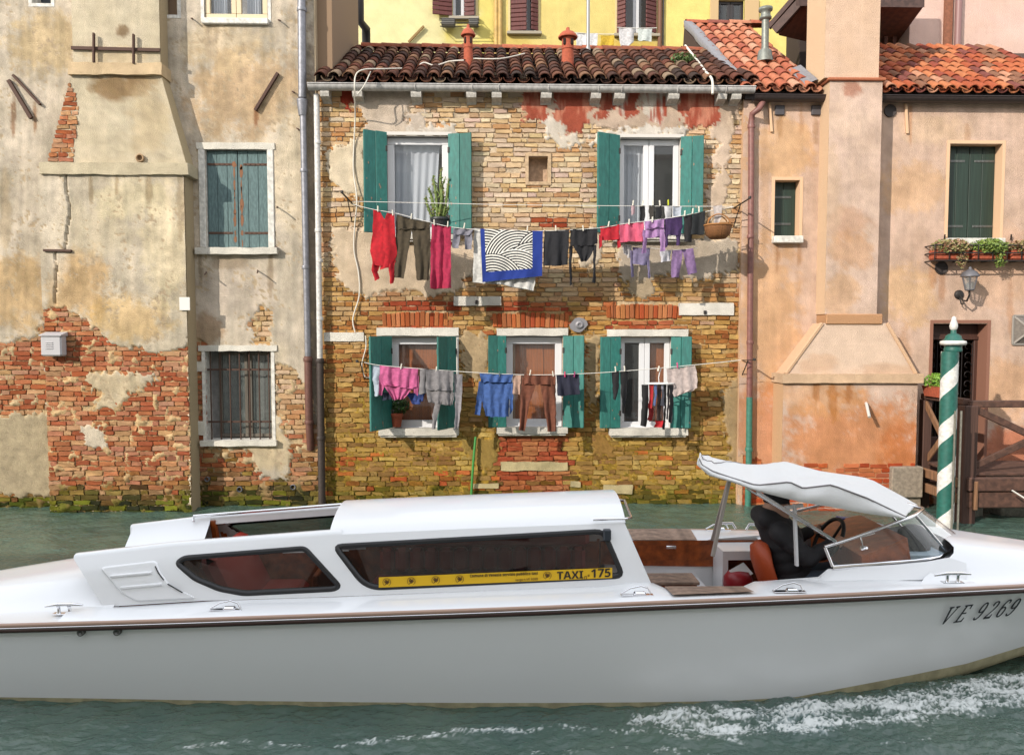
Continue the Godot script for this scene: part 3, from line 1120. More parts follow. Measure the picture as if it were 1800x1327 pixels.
	for d in [[335, 636, 361, 653], [341, 740, 361, 764]]:
		var r := rect(d[0], d[1], d[2], d[3], ZF)
		s = Shape.new()
		part(worn(r[0], r[2], r[1], r[3], ZF - 0.03, ZF + 0.035, st_col), "stone_block", wm, house)
	# upper window with pale wooden casements
	var wc := Node3D.new()
	wc.name = "window"
	house.add_child(wc, true)
	wc.set_meta("label", "cream wooden casement window above a pale stone sill")
	reveal(win_c, ZF, 0.12, stone, wc)
	room(win_c, ZF - 0.12, 2.4, dark, wc)
	var cream := mat("cream paint", seen(226, 206, 168), 0.55)
	var cx: float = (win_c[0] + win_c[2]) / 2
	sash(win_c[0] + 0.01, win_c[1] + 0.01, cx - 0.002, win_c[3], ZF - 0.03, 0.075, 0.06, cream, pane_glass(), wc)
	sash(cx + 0.002, win_c[1] + 0.01, win_c[2] - 0.01, win_c[3], ZF - 0.03, 0.075, 0.06, cream, pane_glass(), wc)
	s = Shape.new()
	s.cham(Vector3(cx, win_c[1] - 0.05, ZF + 0.035), Vector3(win_c[2] - win_c[0] + 0.04, 0.09, 0.1), 0.01)
	part(s, "sill", stone, wc)
	var cur := mat("net curtain", seen(186, 192, 200), 0.9, {"back": Color(0.4, 0.4, 0.4)})
	for k in 2:
		s = curtain(win_c[0] + 0.09 + k * 0.52, win_c[0] + 0.30 + k * 0.52, win_c[1] + 0.04, win_c[3], ZF - 0.16, 5)
		part(s, "curtain", cur, wc)
	var slate := mat("blue slate", seen(70, 78, 86), 0.7)
	for h in [hole_a, hole_b]:
		var wh := Node3D.new()
		wh.name = "small_window"
		house.add_child(wh, true)
		reveal(h, ZF, 0.25, stone, wh)
		s = Shape.new()
		s.box(Vector3(h[0] - 0.02, h[1] - 0.02, ZF - 0.3), Vector3(h[2] + 0.02, h[3] + 0.02, ZF - 0.22))
		part(s, "panel", slate, wh)
	# drain pipes at the corner
	var zinc := mat("zinc pipe", seen(150, 150, 156), 0.5, {"metal": 0.5, "tex": tex_blotch, "scale": 2.0})
	var brown := mat("brown pipe", seen(112, 72, 60), 0.6, {"tex": tex_blotch, "scale": 2.0})
	var zp := ZF + 0.11
	downpipe("drain_pipe", [at(529, -60, zp), at(531, 172, zp)], 0.062, zinc, house, [at(530, 17, zp)], zinc)
	s = Shape.new()
	s.lathe(at(531, 185, zp), [[0.06, -0.16], [0.075, -0.05], [0.085, 0.06], [0.085, 0.09], [0.06, 0.09]], 14)
	part(s, "pipe_hopper", zinc, house)
	downpipe("drain_pipe", [at(532, 190, zp), at(541, 628, zp)], 0.05, zinc, house, [at(534, 300, zp), at(537, 470, zp)], zinc)
	downpipe("drain_pipe", [at(541, 626, zp), at(543, 745, zp), at(545, 775, zp - 0.06), at(546, 790, zp - 0.1)], 0.06, brown, house, [at(541, 632, zp), at(543, 742, zp)], brown)
	var black := mat("black pipe", seen(56, 54, 56), 0.6)
	var bxp := xr + 0.09
	downpipe("drain_pipe", [Vector3(bxp, at(600, -80, ZF - 3.6).y, ZF - 3.6), Vector3(bxp, at(600, 36, ZF - 3.6).y, ZF - 3.6), Vector3(bxp, at(600, 50, ZF - 4.4).y, ZF - 4.4), Vector3(bxp, at(600, 110, ZF - 4.4).y, ZF - 4.4)], 0.09, black, house, [], black)
	# small outlets by the water
	for d in [[364, 842, 0.04], [421, 860, 0.045], [515, 856, 0.045]]:
		s = Shape.new()
		s.lathe(front(d[0], d[1], 0.02), [[d[2], -0.05], [d[2], 0.03], [d[2] * 0.75, 0.03], [d[2] * 0.7, -0.04]], 12, Basis(Vector3.RIGHT, PI / 2))
		part(s, "outlet_pipe", zinc, house)

# a hanging curtain in soft folds between x0 and x1
func curtain(x0: float, x1: float, y0: float, y1: float, z: float, folds: int, gather := 0.0) -> Shape:
	var s := Shape.new()
	var rings := []
	for j in 9:
		var t := j / 8.0
		var line := []
		for i in folds * 6 + 1:
			var f := float(i) / (folds * 6)
			var x := lerpf(x0, x1 - gather * t * (x1 - x0), f)
			line.append(Vector3(x, lerpf(y1, y0, t), z + sin(f * folds * TAU + t * 0.7) * 0.018 * (0.5 + 0.5 * t)))
		rings.append(line)
	s.skin(rings, false)
	return s

# ------------------------------------------------------------------ roof tiles
var tile_mesh: ArrayMesh
var pan_mesh: ArrayMesh

func barrel(r0: float, r1: float, length: float, up: float) -> ArrayMesh:
	var s := Shape.new()
	var k := 8
	var outer := [[], []]
	var inner := [[], []]
	for e in 2:
		var r := r0 if e == 0 else r1
		for i in k + 1:
			var t := PI * (0.03 + 0.94 * i / k)
			var d := Vector3(cos(t), sin(t) * up * 0.86, 0)
			outer[e].append(d * r + Vector3(0, 0, -length * e))
			inner[e].append(d * (r - 0.014) + Vector3(0, 0, -length * e))
	var rows := [outer[0], outer[1]] if up > 0 else [outer[1], outer[0]]
	var back := [inner[1], inner[0]] if up > 0 else [inner[0], inner[1]]
	rows[0].reverse()
	rows[1].reverse()
	back[0].reverse()
	back[1].reverse()
	s.skin(rows, false)
	s.skin(back, false)
	for e in 2:
		for i in k:
			s.quad_out(outer[e][i], outer[e][i + 1], inner[e][i + 1], inner[e][i], Vector3(0, 0, -length * 0.5))
	return s.mesh(Vector3.ZERO)

# covers every spot (x, run from the eave) for which keep(x, run) holds; eave: point on the eave line, rise per metre of run
func lay_tiles(parent: Node, x0: float, x1: float, eave_y: float, eave_z: float, rise: float, run: float, pitch: float, expose: float, keep: Callable, tones: Array, most := 300) -> void:
	if tile_mesh == null:
		tile_mesh = barrel(0.098, 0.076, 0.44, 1.0)
		pan_mesh = barrel(0.098, 0.112, 0.44, -1.0)
	var ang := atan(rise)
	var slope := Basis(Vector3.RIGHT, ang)
	var cols := int((x1 - x0) / pitch)
	var rows := int(run / cos(ang) / expose) + 1
	var rest := []
	var n := 0
	for r in rows:
		for cidx in cols + 1:
			for kind in 2:
				var x := x0 + (cidx + (0.5 if kind == 1 else 0.0)) * pitch + rng.randf_range(-0.009, 0.009)
				var d := r * expose + rng.randf_range(-0.018, 0.018)
				var back := d * cos(ang)
				if not keep.call(x, back): continue
				var lift := 0.062 if kind == 0 else 0.078
				var p := Vector3(x, eave_y + back * rise, eave_z - back) + slope * Vector3(0, lift, 0)
				var turn := slope * Basis(Vector3.UP, rng.randf_range(-0.03, 0.03)) * Basis(Vector3.RIGHT, -0.035) * Basis(Vector3.BACK, rng.randf_range(-0.05, 0.05))
				var w := pitch / 0.215
				turn = turn * Basis.from_scale(Vector3(w, w, 1.0))
				var m: Material = tones[mini(int(absf(n2(coarse, x * 60.0, back * 60.0 + 31.0)) * 2.2 * tones.size() * rng.randf_range(0.4, 1.6)), tones.size() - 1)]
				if kind == 0 and n < most:
					var o := MeshInstance3D.new()
					o.name = "roof_tile"
					o.mesh = tile_mesh
					o.material_override = m
					parent.add_child(o, true)
					o.transform = Transform3D(turn, p - origin_of(parent))
					n += 1
				else:
					rest.append([Transform3D(turn, p), kind, m])
	# the hollow tiles between, joined by tone
	for m in tones:
		var st := SurfaceTool.new()
		var any := false
		for d in rest:
			if d[2] == m:
				st.append_from(tile_mesh if d[1] == 0 else pan_mesh, 0, Transform3D(d[0].basis, d[0].origin - origin_of(parent)))
				any = true
		if any:
			var o := MeshInstance3D.new()
			o.name = "channel_tiles"
			o.mesh = st.commit()
			o.material_override = m
			parent.add_child(o, true)
			o.set_meta("kind", "stuff")

func ridge(parent: Node, a: Vector3, b: Vector3, r: float, tones: Array) -> void:
	var d := b - a
	var n := int(d.length() / 0.36)
	for i in n:
		var s := Shape.new()
		var p := a + d * (i / float(n))
		var q := a + d * ((i + 1.08) / float(n))
		var lines := []
		for e in [[p, r], [q, r * 0.86]]:
			var line := []
			for k in 9:
				var t := PI * k / 8.0
				line.append(e[0] + Vector3(0, sin(t) * e[1] * 0.8, -cos(t) * e[1]))
			lines.append(line)
		s.skin(lines, false)
		part(s, "ridge_tile", tones[rng.randi() % tones.size()], parent)

func tile_tones(key: String, cols: Array) -> Array:
	var out := []
	for i in cols.size():
		out.append(mat("%s %d" % [key, i], cols[i], 0.9, {"tex": tex_blotch, "scale": 2.3, "bump": tex_relief, "bump_scale": 0.8, "spec": 0.25}))
	return out

# ------------------------------------------------------------------ the brick house with the washing
var mid_plaster: Array
var mid_skip: Array

func mid_patch(px: float, py: float):
	var q := ragged(px, py, 1.15)
	for r in mid_plaster:
		if inside(q, r): return r
	return null

func mid_is_bare(px: float, py: float) -> bool:
	for r in mid_skip:
		if px > r[0] and px < r[2] and py > r[1] and py < r[3]: return false
	return mid_patch(px, py) == null

func moss_at(px: float, py: float) -> float:
	return (py - 640.0 + n2(coarse, px * 1.5, py * 1.5) * 150.0) / 150.0

func mid_look(px: float, py: float, _x: float, _y: float) -> Array:
	var r = mid_patch(px, py)
	if r == null:
		var k := mix3(seen(224, 202, 172), seen(196, 160, 104), (py - 440.0 + n2(coarse, px, py) * 120.0) / 150.0)
		k = mix3(k, seen(166, 134, 60), moss_at(px, py))
		k = mix3(k, seen(88, 86, 30), (py - 846.0 + n2(coarse, px * 2.0, py * 2.0) * 70.0) / 44.0)
		var crust := clampf(moss_at(px, py) * 0.8 + 0.1, 0.0, 1.0)
		if px > 876 and px < 1002 and py > 764:
			crust = 0.0
			k = seen(176, 110, 76)
		return [n2(fine, px, py) * lerpf(0.016, 0.020, crust) + n2(middle, px, py) * lerpf(0.010, 0.022, crust) - lerpf(0.011, 0.003, crust), speckle(k, px, py, lerpf(0.6, 1.3, crust))]
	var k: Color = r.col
	if r.has("streak"):
		var t := n2(fine, px * 0.9, py * 0.10) * 0.7 + n2(middle, px * 0.8, py * 0.22) * 1.0 + n2(coarse, px * 1.8, py * 0.9) * 1.1
		k = mix3(k, r.streak, smoothstep(-0.25, 0.65, t))
	else:
		k = weather(k, px, py, 0.7)
	return [0.024 + n2(coarse, px, py) * 0.005 + n2(middle, px, py) * 0.004 + n2(fine, px, py) * r.get("rough", 0.002), speckle(k, px, py, 0.34)]

func mid_tone(px: float, py: float) -> Array:
	var pale := [seen(240, 212, 172), seen(234, 202, 158), seen(242, 220, 188), seen(228, 192, 146), seen(236, 208, 182), seen(218, 168, 120), seen(232, 198, 154)]
	var mid := [seen(206, 160, 96), seen(196, 146, 86), seen(212, 170, 108), seen(186, 126, 74), seen(176, 110, 66), seen(206, 168, 118)]
	var low := [seen(198, 164, 92), seen(184, 148, 82), seen(206, 174, 104), seen(168, 132, 74), seen(158, 118, 72), seen(178, 142, 86)]
	var red := [seen(184, 94, 64), seen(172, 82, 56), seen(196, 116, 78), seen(192, 128, 86)]
	var w := n2(coarse, px * 1.3, py * 1.3)
	var k := tone_of(pale, 1.0)
	if px < 640 and py < 380 and rng.randf() < 0.5: k = tone_of([seen(220, 176, 122), seen(206, 150, 96)], 1.0)
	k = mix3(k, tone_of(mid, 1.0), (py - 440.0 + w * 120.0) / 110.0)
	k = mix3(k, tone_of(low, 1.0), moss_at(px, py))
	if px > 668 and px < 1200 and py > 532 and py < 578 and not (px > 800 and px < 866) and not (px > 1004 and px < 1064): k = tone_of(red, 1.0)
	if px > 876 and px < 1002 and py > 764: k = tone_of(red, 0.8)
	if py > 790 and rng.randf() < 0.10: k = tone_of([seen(186, 96, 56), seen(200, 116, 64)], 1.0)
	if px > 940 and px < 1000 and py > 385 and py < 402 and w > -0.2: k = tone_of(red, 1.0)
	k = mix3(k, tone_of([seen(98, 92, 34), seen(74, 72, 30), seen(126, 118, 44)], 1.0), (py - 842.0 + n2(middle, px, py) * 46.0) / 40.0)
	var rough := 0.8 if py < 560 else 1.5
	return [k, 0.012 + rng.randf_range(-0.006, 0.007) * rough, rough]

func leaf_edges(h: float, f: float, out: float, py: float) -> Array:
	return [front(h, py, 0.075), at(f, py, ZF + 0.075 + out)]

func casement(house: Node, r: Array, label: String, frame: Material, two: bool, inner: Material, wall_mat: Material, deep := 0.13) -> Node3D:
	var o := Node3D.new()
	o.name = "window"
	house.add_child(o, true)
	o.set_meta("label", label)
	reveal(r, ZF, deep + 0.04, wall_mat, o)
	room(r, ZF - deep - 0.04, 2.0, inner, o)
	var z := ZF - deep
	if two:
		var mx: float = (r[0] + r[2]) / 2
		sash(r[0] + 0.004, r[1] + 0.02, mx - 0.002, r[3] - 0.012, z, 0.085, 0.06, frame, pane_glass(), o)
		sash(mx + 0.002, r[1] + 0.02, r[2] - 0.004, r[3] - 0.012, z, 0.085, 0.06, frame, pane_glass(), o)
	else:
		sash(r[0] + 0.004, r[1] + 0.02, r[2] - 0.004, r[3] - 0.012, z, 0.11, 0.06, frame, pane_glass(), o)
	var s := Shape.new()
	s.cham(Vector3((r[0] + r[2]) / 2, r[1] + 0.012, z + 0.03), Vector3(r[2] - r[0] - 0.01, 0.03, 0.1), 0.006)
	part(s, "threshold", frame, o)
	return o

func middle_house() -> void:
	var xl := front(560, 500).x
	var xr := front(1303, 500).x
	var top := front(900, 156).y
	var house := thing("brick_house", "low brick house with teal shutters and washing lines under a dark tiled roof", "house", Vector3((xl + xr) / 2, 0, ZF - 2))
	var tan := seen(222, 200, 172)
	var grey := seen(186, 172, 156)
	var white := seen(226, 214, 198)
	var red := seen(176, 92, 72)
	var pinkish := seen(212, 142, 116)
	mid_plaster = [
		region([[618, 150], [738, 150], [736, 178], [712, 196], [718, 222], [700, 236], [650, 236], [646, 214], [628, 196]], {"col": seen(214, 196, 176)}),
		region([[716, 196], [745, 194], [750, 214], [744, 228], [720, 228]], {"col": seen(206, 190, 172), "rough": 0.006}),
		region([[664, 224], [800, 218], [806, 236], [790, 240], [664, 240]], {"col": white}),
		region([[572, 262], [640, 240], [644, 345], [622, 352], [604, 332], [576, 318]], {"col": seen(232, 214, 184)}),
		region([[596, 150], [626, 150], [624, 176], [612, 200], [600, 180]], {"col": seen(158, 66, 48)}),
		region([[582, 398], [650, 404], [690, 428], [770, 424], [836, 424], [832, 470], [812, 508], [760, 518], [698, 508], [640, 524], [600, 502], [580, 450]], {"col": tan}),
		region([[790, 428], [834, 434], [830, 480], [806, 512], [792, 480]], {"col": grey}),
		region([[918, 150], [962, 150], [964, 196], [952, 214], [920, 214]], {"col": red, "streak": pinkish}),
		region([[972, 150], [1036, 150], [1040, 196], [1030, 222], [1008, 238], [990, 230], [976, 206]], {"col": red, "streak": pinkish}),
		region([[1048, 150], [1074, 150], [1078, 190], [1066, 206], [1050, 212]], {"col": red, "streak": pinkish}),
		region([[1086, 150], [1116, 150], [1122, 200], [1100, 216], [1084, 190]], {"col": red, "streak": white}),
		region([[1128, 150], [1162, 150], [1176, 190], [1166, 216], [1140, 218], [1126, 190]], {"col": red, "streak": white}),
		region([[1192, 150], [1266, 150], [1264, 204], [1252, 226], [1204, 222], [1196, 196]], {"col": red, "streak": pinkish}),
		region([[960, 150], [1306, 150], [1300, 196], [1268, 222], [1206, 218], [1180, 226], [1122, 224], [1070, 224], [1024, 222], [1012, 236], [992, 236], [978, 214], [962, 196]], {"col": seen(208, 184, 162)}),
		region([[950, 196], [976, 206], [990, 236], [1014, 238], [1016, 262], [1048, 240], [1046, 232], [1110, 228], [1112, 244], [1050, 244], [1048, 256], [1018, 252], [986, 262], [960, 240]], {"col": white}),
		region([[1082, 226], [1210, 222], [1212, 240], [1082, 242]], {"col": seen(236, 226, 214)}),
		region([[1244, 214], [1294, 196], [1290, 250], [1276, 292], [1284, 318], [1272, 380], [1246, 392], [1242, 330], [1266, 300], [1244, 280], [1268, 250], [1242, 236]], {"col": seen(220, 196, 172)}),
		region([[1034, 396], [1056, 402], [1062, 438], [1050, 462], [1036, 470], [1016, 466], [1030, 440]], {"col": seen(226, 208, 184)}),
		region([[1088, 424], [1240, 420], [1296, 420], [1302, 480], [1246, 486], [1214, 492], [1160, 480], [1128, 494], [1086, 486]], {"col": seen(196, 180, 160)}),  # plaster patch, its grey painted for the shadow of the hanging clothes
		region([[1098, 486], [1150, 480], [1148, 520], [1110, 524]], {"col": seen(190, 170, 142), "rough": 0.006}),
		region([[806, 586], [860, 586], [860, 660], [830, 670], [810, 650]], {"col": seen(188, 164, 128), "rough": 0.012}),
		region([[1030, 590], [1056, 584], [1054, 690], [1036, 730], [1030, 660]], {"col": seen(186, 162, 124), "rough": 0.012}),
		region([[804, 770], [876, 766], [874, 812], [850, 830], [822, 800]], {"col": seen(166, 138, 78), "rough": 0.014}),
		region([[1268, 690], [1304, 660], [1304, 830], [1284, 830], [1276, 760]], {"col": seen(176, 150, 112), "rough": 0.008}),
		region([[1036, 762], [1072, 766], [1086, 800], [1050, 806]], {"col": seen(160, 124, 70), "rough": 0.014})]
	var up_a := rect(679, 238, 789, 412, ZF)
	var up_b := rect(1089, 242, 1196, 412, ZF)
	var lo_a := rect(687, 592, 801, 754, ZF)
	var lo_b := rect(889, 591, 989, 752, ZF)
	var lo_c := rect(1090, 592, 1180, 754, ZF)
	var niche := rect(929, 275, 963, 320, ZF)
	var holes := [up_a, up_b, lo_a, lo_b, lo_c, niche]
	mid_skip = [[672, 546, 796, 574], [866, 548, 1000, 576], [1066, 532, 1194, 562], [798, 521, 881, 537], [1193, 533, 1289, 554], [566, 584, 640, 600], [878, 812, 1000, 827]]
	var wm := wall_material()
	var bm := brick_material()
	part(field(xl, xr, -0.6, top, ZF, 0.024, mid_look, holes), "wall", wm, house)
	lay_bricks(house, xl + 0.03, xr - 0.01, -0.3, top - 0.02, ZF, mid_is_bare, mid_tone, holes, bm)
	# upright bricks of the flat arches
	for a in [[672, 796, 548, 574], [866, 1000, 549, 576], [1066, 1194, 534, 560]]:
		var x := front(a[0], a[2]).x
		var xe := front(a[1], a[2]).x
		var mid: float = (x + xe) / 2
		while x < xe:
			var w := 0.066 + rng.randf_range(-0.006, 0.008)
			var y0 := front(a[0], a[3]).y + rng.randf_range(-0.01, 0.01)
			var y1 := front(a[0], a[2]).y - absf(x - mid) * 0.05 + rng.randf_range(-0.012, 0.012)
			var s := Shape.new()
			s.col = tone_of([seen(200, 112, 70), seen(186, 94, 58), seen(208, 136, 90), seen(196, 122, 80)], 1.0)
			s.cham(Vector3(x + w / 2, (y0 + y1) / 2, ZF - 0.01), Vector3(w, y1 - y0, 0.055 + rng.randf_range(-0.006, 0.01)), 0.009, Basis(Vector3.BACK, (mid - x) * 0.12))
			part(s, "brick", bm, house)
			x += w + 0.009
	# body of the house behind the front
	var s := Shape.new()
	s.col = seen(180, 150, 110)
	s.box(Vector3(xl + 0.01, -0.6, ZF - 4.6), Vector3(xr - 0.01, top - 0.02, ZF - 2.45))
	s.box(Vector3(xl + 0.01, -0.6, ZF - 2.2), Vector3(xl + 0.1, top, ZF - 0.02))
	part(s, "back_wall", wm, house)
	var stone := mat("istrian stone", seen(236, 232, 222), 0.75, {"tex": tex_blotch, "scale": 1.5, "bump": tex_relief, "bump_scale": 0.4})
	var white_paint := mat("white window plastic", seen(238, 238, 240), 0.35)
	var dark := mat("room wall", seen(150, 124, 98), 0.9)
	var pale := mat("pale jamb plaster", seen(226, 220, 212), 0.85)
	var st_col := seen(238, 232, 220)
	# lintels and sills
	for d in [[662, 576, 806, 590], [873, 577, 999, 590], [1068, 579, 1210, 591]]:
		var r := rect(d[0], d[1], d[2], d[3], ZF + 0.05)
		part(worn(r[0], r[2], r[1], r[3], ZF - 0.025, ZF + 0.065, st_col, 0.01), "lintel", wm, house)
	for d in [[665, 754, 806, 766], [873, 752, 998, 763], [1072, 754, 1210, 766], [664, 412, 806, 421], [1076, 412, 1212, 421]]:
		var r := rect(d[0], d[1], d[2], d[3], ZF + 0.13)
		var sill := part(worn(r[0], r[2], r[1] + 0.005, r[3] + 0.005, ZF - 0.03, ZF + 0.14, seen(228, 222, 210), 0.012), "sill", wm, house)
		var t := Shape.new()
		t.cham(Vector3((r[0] + r[2]) / 2, r[1] - 0.012, ZF + 0.045), Vector3(r[2] - r[0] - 0.05, 0.035, 0.13), 0.008)
		part(t, "moulding", stone, sill)
	for d in [[798, 521, 881, 537], [1193, 533, 1289, 554], [570, 584, 640, 600]]:
		var r := rect(d[0], d[1], d[2], d[3], ZF)
		part(worn(r[0], r[2], r[1], r[3], ZF - 0.025, ZF + 0.043, st_col, 0.01), "stone_block", wm, house)
	for d in [[838, 531], [1240, 549]]:
		s = Shape.new()
		s.cham(front(d[0], d[1], 0.05), Vector3(0.045, 0.06, 0.03), 0.006)
		part(s, "iron_lug", mat("dark iron", seen(60, 56, 54), 0.6, {"metal": 0.4}), house)
	for d in [[880, 812, 998, 827], [832, 850, 876, 858], [1060, 852, 1112, 868], [1003, 846, 1020, 856]]:
		var r := rect(d[0], d[1], d[2], d[3], ZF)
		part(worn(r[0], r[2], r[1], r[3], ZF - 0.025, ZF + 0.036, seen(196, 180, 138), 0.02, 0.025), "stone_block", wm, house)
	# tie plate
	s = Shape.new()
	var ring := []
	for k in 12:
		var t := TAU * k / 12.0
		ring.append(front(1017, 571, 0.03) + Vector3(cos(t) * (0.15 if k % 6 < 3 else 0.11), sin(t) * 0.12, 0))
	s.slab(ring, Vector3(0, 0, 0.025))
	s.lathe(front(1019, 571, 0.06), [[0.07, 0.0], [0.05, 0.02], [0.03, 0.025], [0.025, 0.01]], 12, Basis(Vector3.RIGHT, PI / 2))
	part(s, "tie_plate", mat("galvanised plate", seen(160, 158, 162), 0.55, {"metal": 0.4, "tex": tex_grain, "scale": 4.0}), house)
	# the niche
	var ni := Node3D.new()
	ni.name = "niche"
	house.add_child(ni, true)
	reveal(niche, ZF, 0.22, mat("niche plaster", seen(206, 176, 140), 0.9, {"tex": tex_blotch, "scale": 2.0}), ni)
	s = Shape.new()
	s.box(Vector3(niche[0] - 0.02, niche[1] - 0.02, ZF - 0.27), Vector3(niche[2] + 0.02, niche[3] + 0.02, ZF - 0.2))
	part(s, "back", mat("niche back", seen(206, 176, 148), 0.9, {"tex": tex_blotch, "scale": 2.0}), ni)
	# windows
	var net := mat("net curtain", seen(186, 192, 200), 0.9, {"back": Color(0.4, 0.4, 0.4)})
	var amber := wood("amber board", seen(168, 92, 30), 0.5, 1)
	var o := casement(house, up_a, "upper window with a gathered net curtain and a cactus on its sill", white_paint, false, dark, pale)
	part(curtain(up_a[0] + 0.1, up_a[2] - 0.16, up_a[1] + 0.1, up_a[3] - 0.08, ZF - 0.24, 6, 0.12), "curtain", net, o)
	o = casement(house, up_b, "upper window with two white casements and pale curtains", white_paint, true, dark, pale)
	part(curtain(up_b[0] + 0.08, up_b[0] + 0.42, up_b[1] + 0.1, up_b[3] - 0.08, ZF - 0.24, 4), "curtain", net, o)
	o = casement(house, lo_a, "lower window with an amber board behind the glass and a plant pot", white_paint, false, dark, pale)
	s = Shape.new()
	s.box(Vector3(lo_a[0] + 0.06, lo_a[1] + 0.1, ZF - 0.25), Vector3(lo_a[2] - 0.06, lo_a[3] - 0.06, ZF - 0.23))
	part(s, "inner_board", amber, o)
	o = casement(house, lo_b, "lower window with an amber board behind brown trousers", white_paint, false, dark, pale)
	s = Shape.new()
	s.box(Vector3(lo_b[0] + 0.06, lo_b[1] + 0.1, ZF - 0.25), Vector3(lo_b[0] + 0.62, lo_b[3] - 0.06, ZF - 0.23))
	s.box(Vector3(lo_b[0] + 0.63, lo_b[1] + 0.1, ZF - 0.26), Vector3(lo_b[2] - 0.05, lo_b[3] - 0.06, ZF - 0.235))
	part(s, "inner_board", amber, o)
	o = casement(house, lo_c, "lower window with two white casements behind a hanger of socks", white_paint, true, dark, pale)
	s = Shape.new()
	s.box(Vector3((lo_c[0] + lo_c[2]) / 2 + 0.08, lo_c[1] + 0.1, ZF - 0.25), Vector3(lo_c[2] - 0.05, lo_c[3] - 0.06, ZF - 0.23))
	part(s, "inner_board", amber, o)
	# shutters: hinge pixel, free edge pixel, how far the free edge stands out, top and bottom
	var teal := mat("teal paint", seen(44, 124, 114), 0.6, {"tex": tex_blotch, "scale": Vector3(2.6, 0.9, 2.6), "bump": tex_wood, "bump_scale": 0.4})
	var iron := mat("dark iron", seen(60, 56, 54), 0.6, {"metal": 0.4})
	for d in [[680, 639, 0.20, 232, 410], [788, 829, 0.10, 235, 411], [1089, 1050, 0.22, 237, 411], [1196, 1237, 0.10, 240, 411],
			[688, 650, 0.50, 591, 752], [801, 769, 0.42, 592, 751], [890, 858, 0.06, 590, 751], [990, 1027, 0.14, 590, 751], [1091, 1055, 0.08, 592, 752], [1179, 1216, 0.12, 592, 752]]:
		var e := leaf_edges(d[0], d[1], d[2], (d[3] + d[4]) / 2.0)
		shutter(e[0], e[1], front(d[0], d[4], 0.1).y, front(d[0], d[3], 0.1).y, 2, teal, iron, house)
	# eaves: corbels, soffit, gutter
	var lime := mat("limewashed corbel", seen(214, 208, 198), 0.85, {"tex": tex_blotch, "scale": 3.0, "bump": tex_relief, "bump_scale": 0.5})
	for px in [568, 626, 730, 828, 873, 961, 1049, 1091, 1187, 1273, 1298]:
		var p := front(px, 168, 0.3)
		s = Shape.new()
		var w := 0.075 + rng.randf_range(-0.008, 0.012)
		var prof := [[-0.02, 0.10], [0.22, 0.10], [0.235, -0.05], [0.215, -0.10], [0.13, -0.115], [0.05, -0.13], [0.0, -0.17], [-0.02, -0.17]]
		var line := []
		for q in prof: line.append(Vector3(p.x - w, top - 0.1 + q[1], ZF + q[0]))
		s.slab(line, Vector3(w * 2, 0, 0))
		part(s, "corbel", lime, house)
	var zg := ZF + 0.24
	var ga := at(541, 148, zg)
	var gb := at(1327, 156, zg)
	gb.y = ga.y
	var gutter_m := mat("painted gutter", seen(212, 208, 204), 0.6, {"tex": tex_blotch, "scale": 2.0})
	s = Shape.new()
	var lines := []
	for k in 11:
		var t := PI + PI * k / 10.0
		lines.append([Vector3(ga.x, ga.y + sin(t) * 0.085, zg - 0.02 + cos(t) * 0.085), Vector3(gb.x, ga.y + sin(t) * 0.085, zg - 0.02 + cos(t) * 0.085)])
	s.skin(lines, false)
	var back := []
	for k in 11:
		var t := PI * 2 - PI * k / 10.0
		back.append([Vector3(ga.x, ga.y + sin(t) * 0.079, zg - 0.02 + cos(t) * 0.079), Vector3(gb.x, ga.y + sin(t) * 0.079, zg - 0.02 + cos(t) * 0.079)])
	s.skin(back, false)
	s.tube([Vector3(ga.x, ga.y, zg + 0.066), Vector3(gb.x, ga.y, zg + 0.066)], 0.010, 6)
	var gut := part(s, "gutter", gutter_m, house)
	for x in [ga.x + 0.005, gb.x - 0.005]:
		var half := []
		for k in 11:
			var t := PI + PI * k / 10.0
			half.append(Vector3(x, ga.y + sin(t) * 0.084, zg - 0.02 + cos(t) * 0.084))
		var cap := Shape.new()
		cap.slab(half, Vector3(0.004, 0, 0))
		part(cap, "end_cap", gutter_m, gut)
	for px in [730, 830, 877, 964, 1052, 1093, 1191, 1276]:
		var t := Shape.new()
		var x := at(px, 150, zg).x
		var arc := []
		for k in 9:
			var a := PI + PI * k / 8.0
			arc.append(Vector3(x, ga.y + sin(a) * 0.089, zg - 0.02 + cos(a) * 0.089))
		t.tube(arc, 0.008, 5)
		part(t, "gutter_strap", gutter_m, gut)
	s = Shape.new()
	s.box(Vector3(xl, top, ZF - 0.3), Vector3(xr, top + 0.03, ZF + 0.18))
	part(s, "soffit", wood("dark eaves", seen(70, 52, 44), 0.8), house)
	# roof
	var rise := 0.56
	var run := 2.15
	var ze := ZF + 0.24
	var ye := ga.y + 0.05
	s = Shape.new()
	s.hexa([Vector3(xl + 0.02, ye, ze - 0.1), Vector3(xr + 0.1, ye, ze - 0.1), Vector3(xr + 0.1, ye + run * rise, ze - run), Vector3(xl + 0.02, ye + run * rise, ze - run),
		Vector3(xl + 0.02, top + 0.031, ze - 0.1), Vector3(xr + 0.1, top + 0.031, ze - 0.1), Vector3(xr + 0.1, top + 0.04, ze - run - 2.2), Vector3(xl + 0.02, top + 0.04, ze - run - 2.2)])
	var roof := part(s, "roof", mat("roof boards", seen(70, 50, 40), 0.9), house, "dark lichen stained barrel tile roof")
	var old := tile_tones("old tile", [seen(102, 68, 56), seen(82, 58, 50), seen(122, 82, 64), seen(70, 56, 50), seen(142, 106, 82), seen(154, 132, 110), seen(112, 68, 54)])
	lay_tiles(roof, xl + 0.12, xr + 0.28, ye + 0.0, ze, rise, run - 0.1, 0.215, 0.27, func(x, back): return x < xr + 0.1 - back * 0.12, old)
	var rt := tile_tones("ridge tile", [seen(190, 112, 84), seen(168, 98, 74), seen(150, 92, 70)])
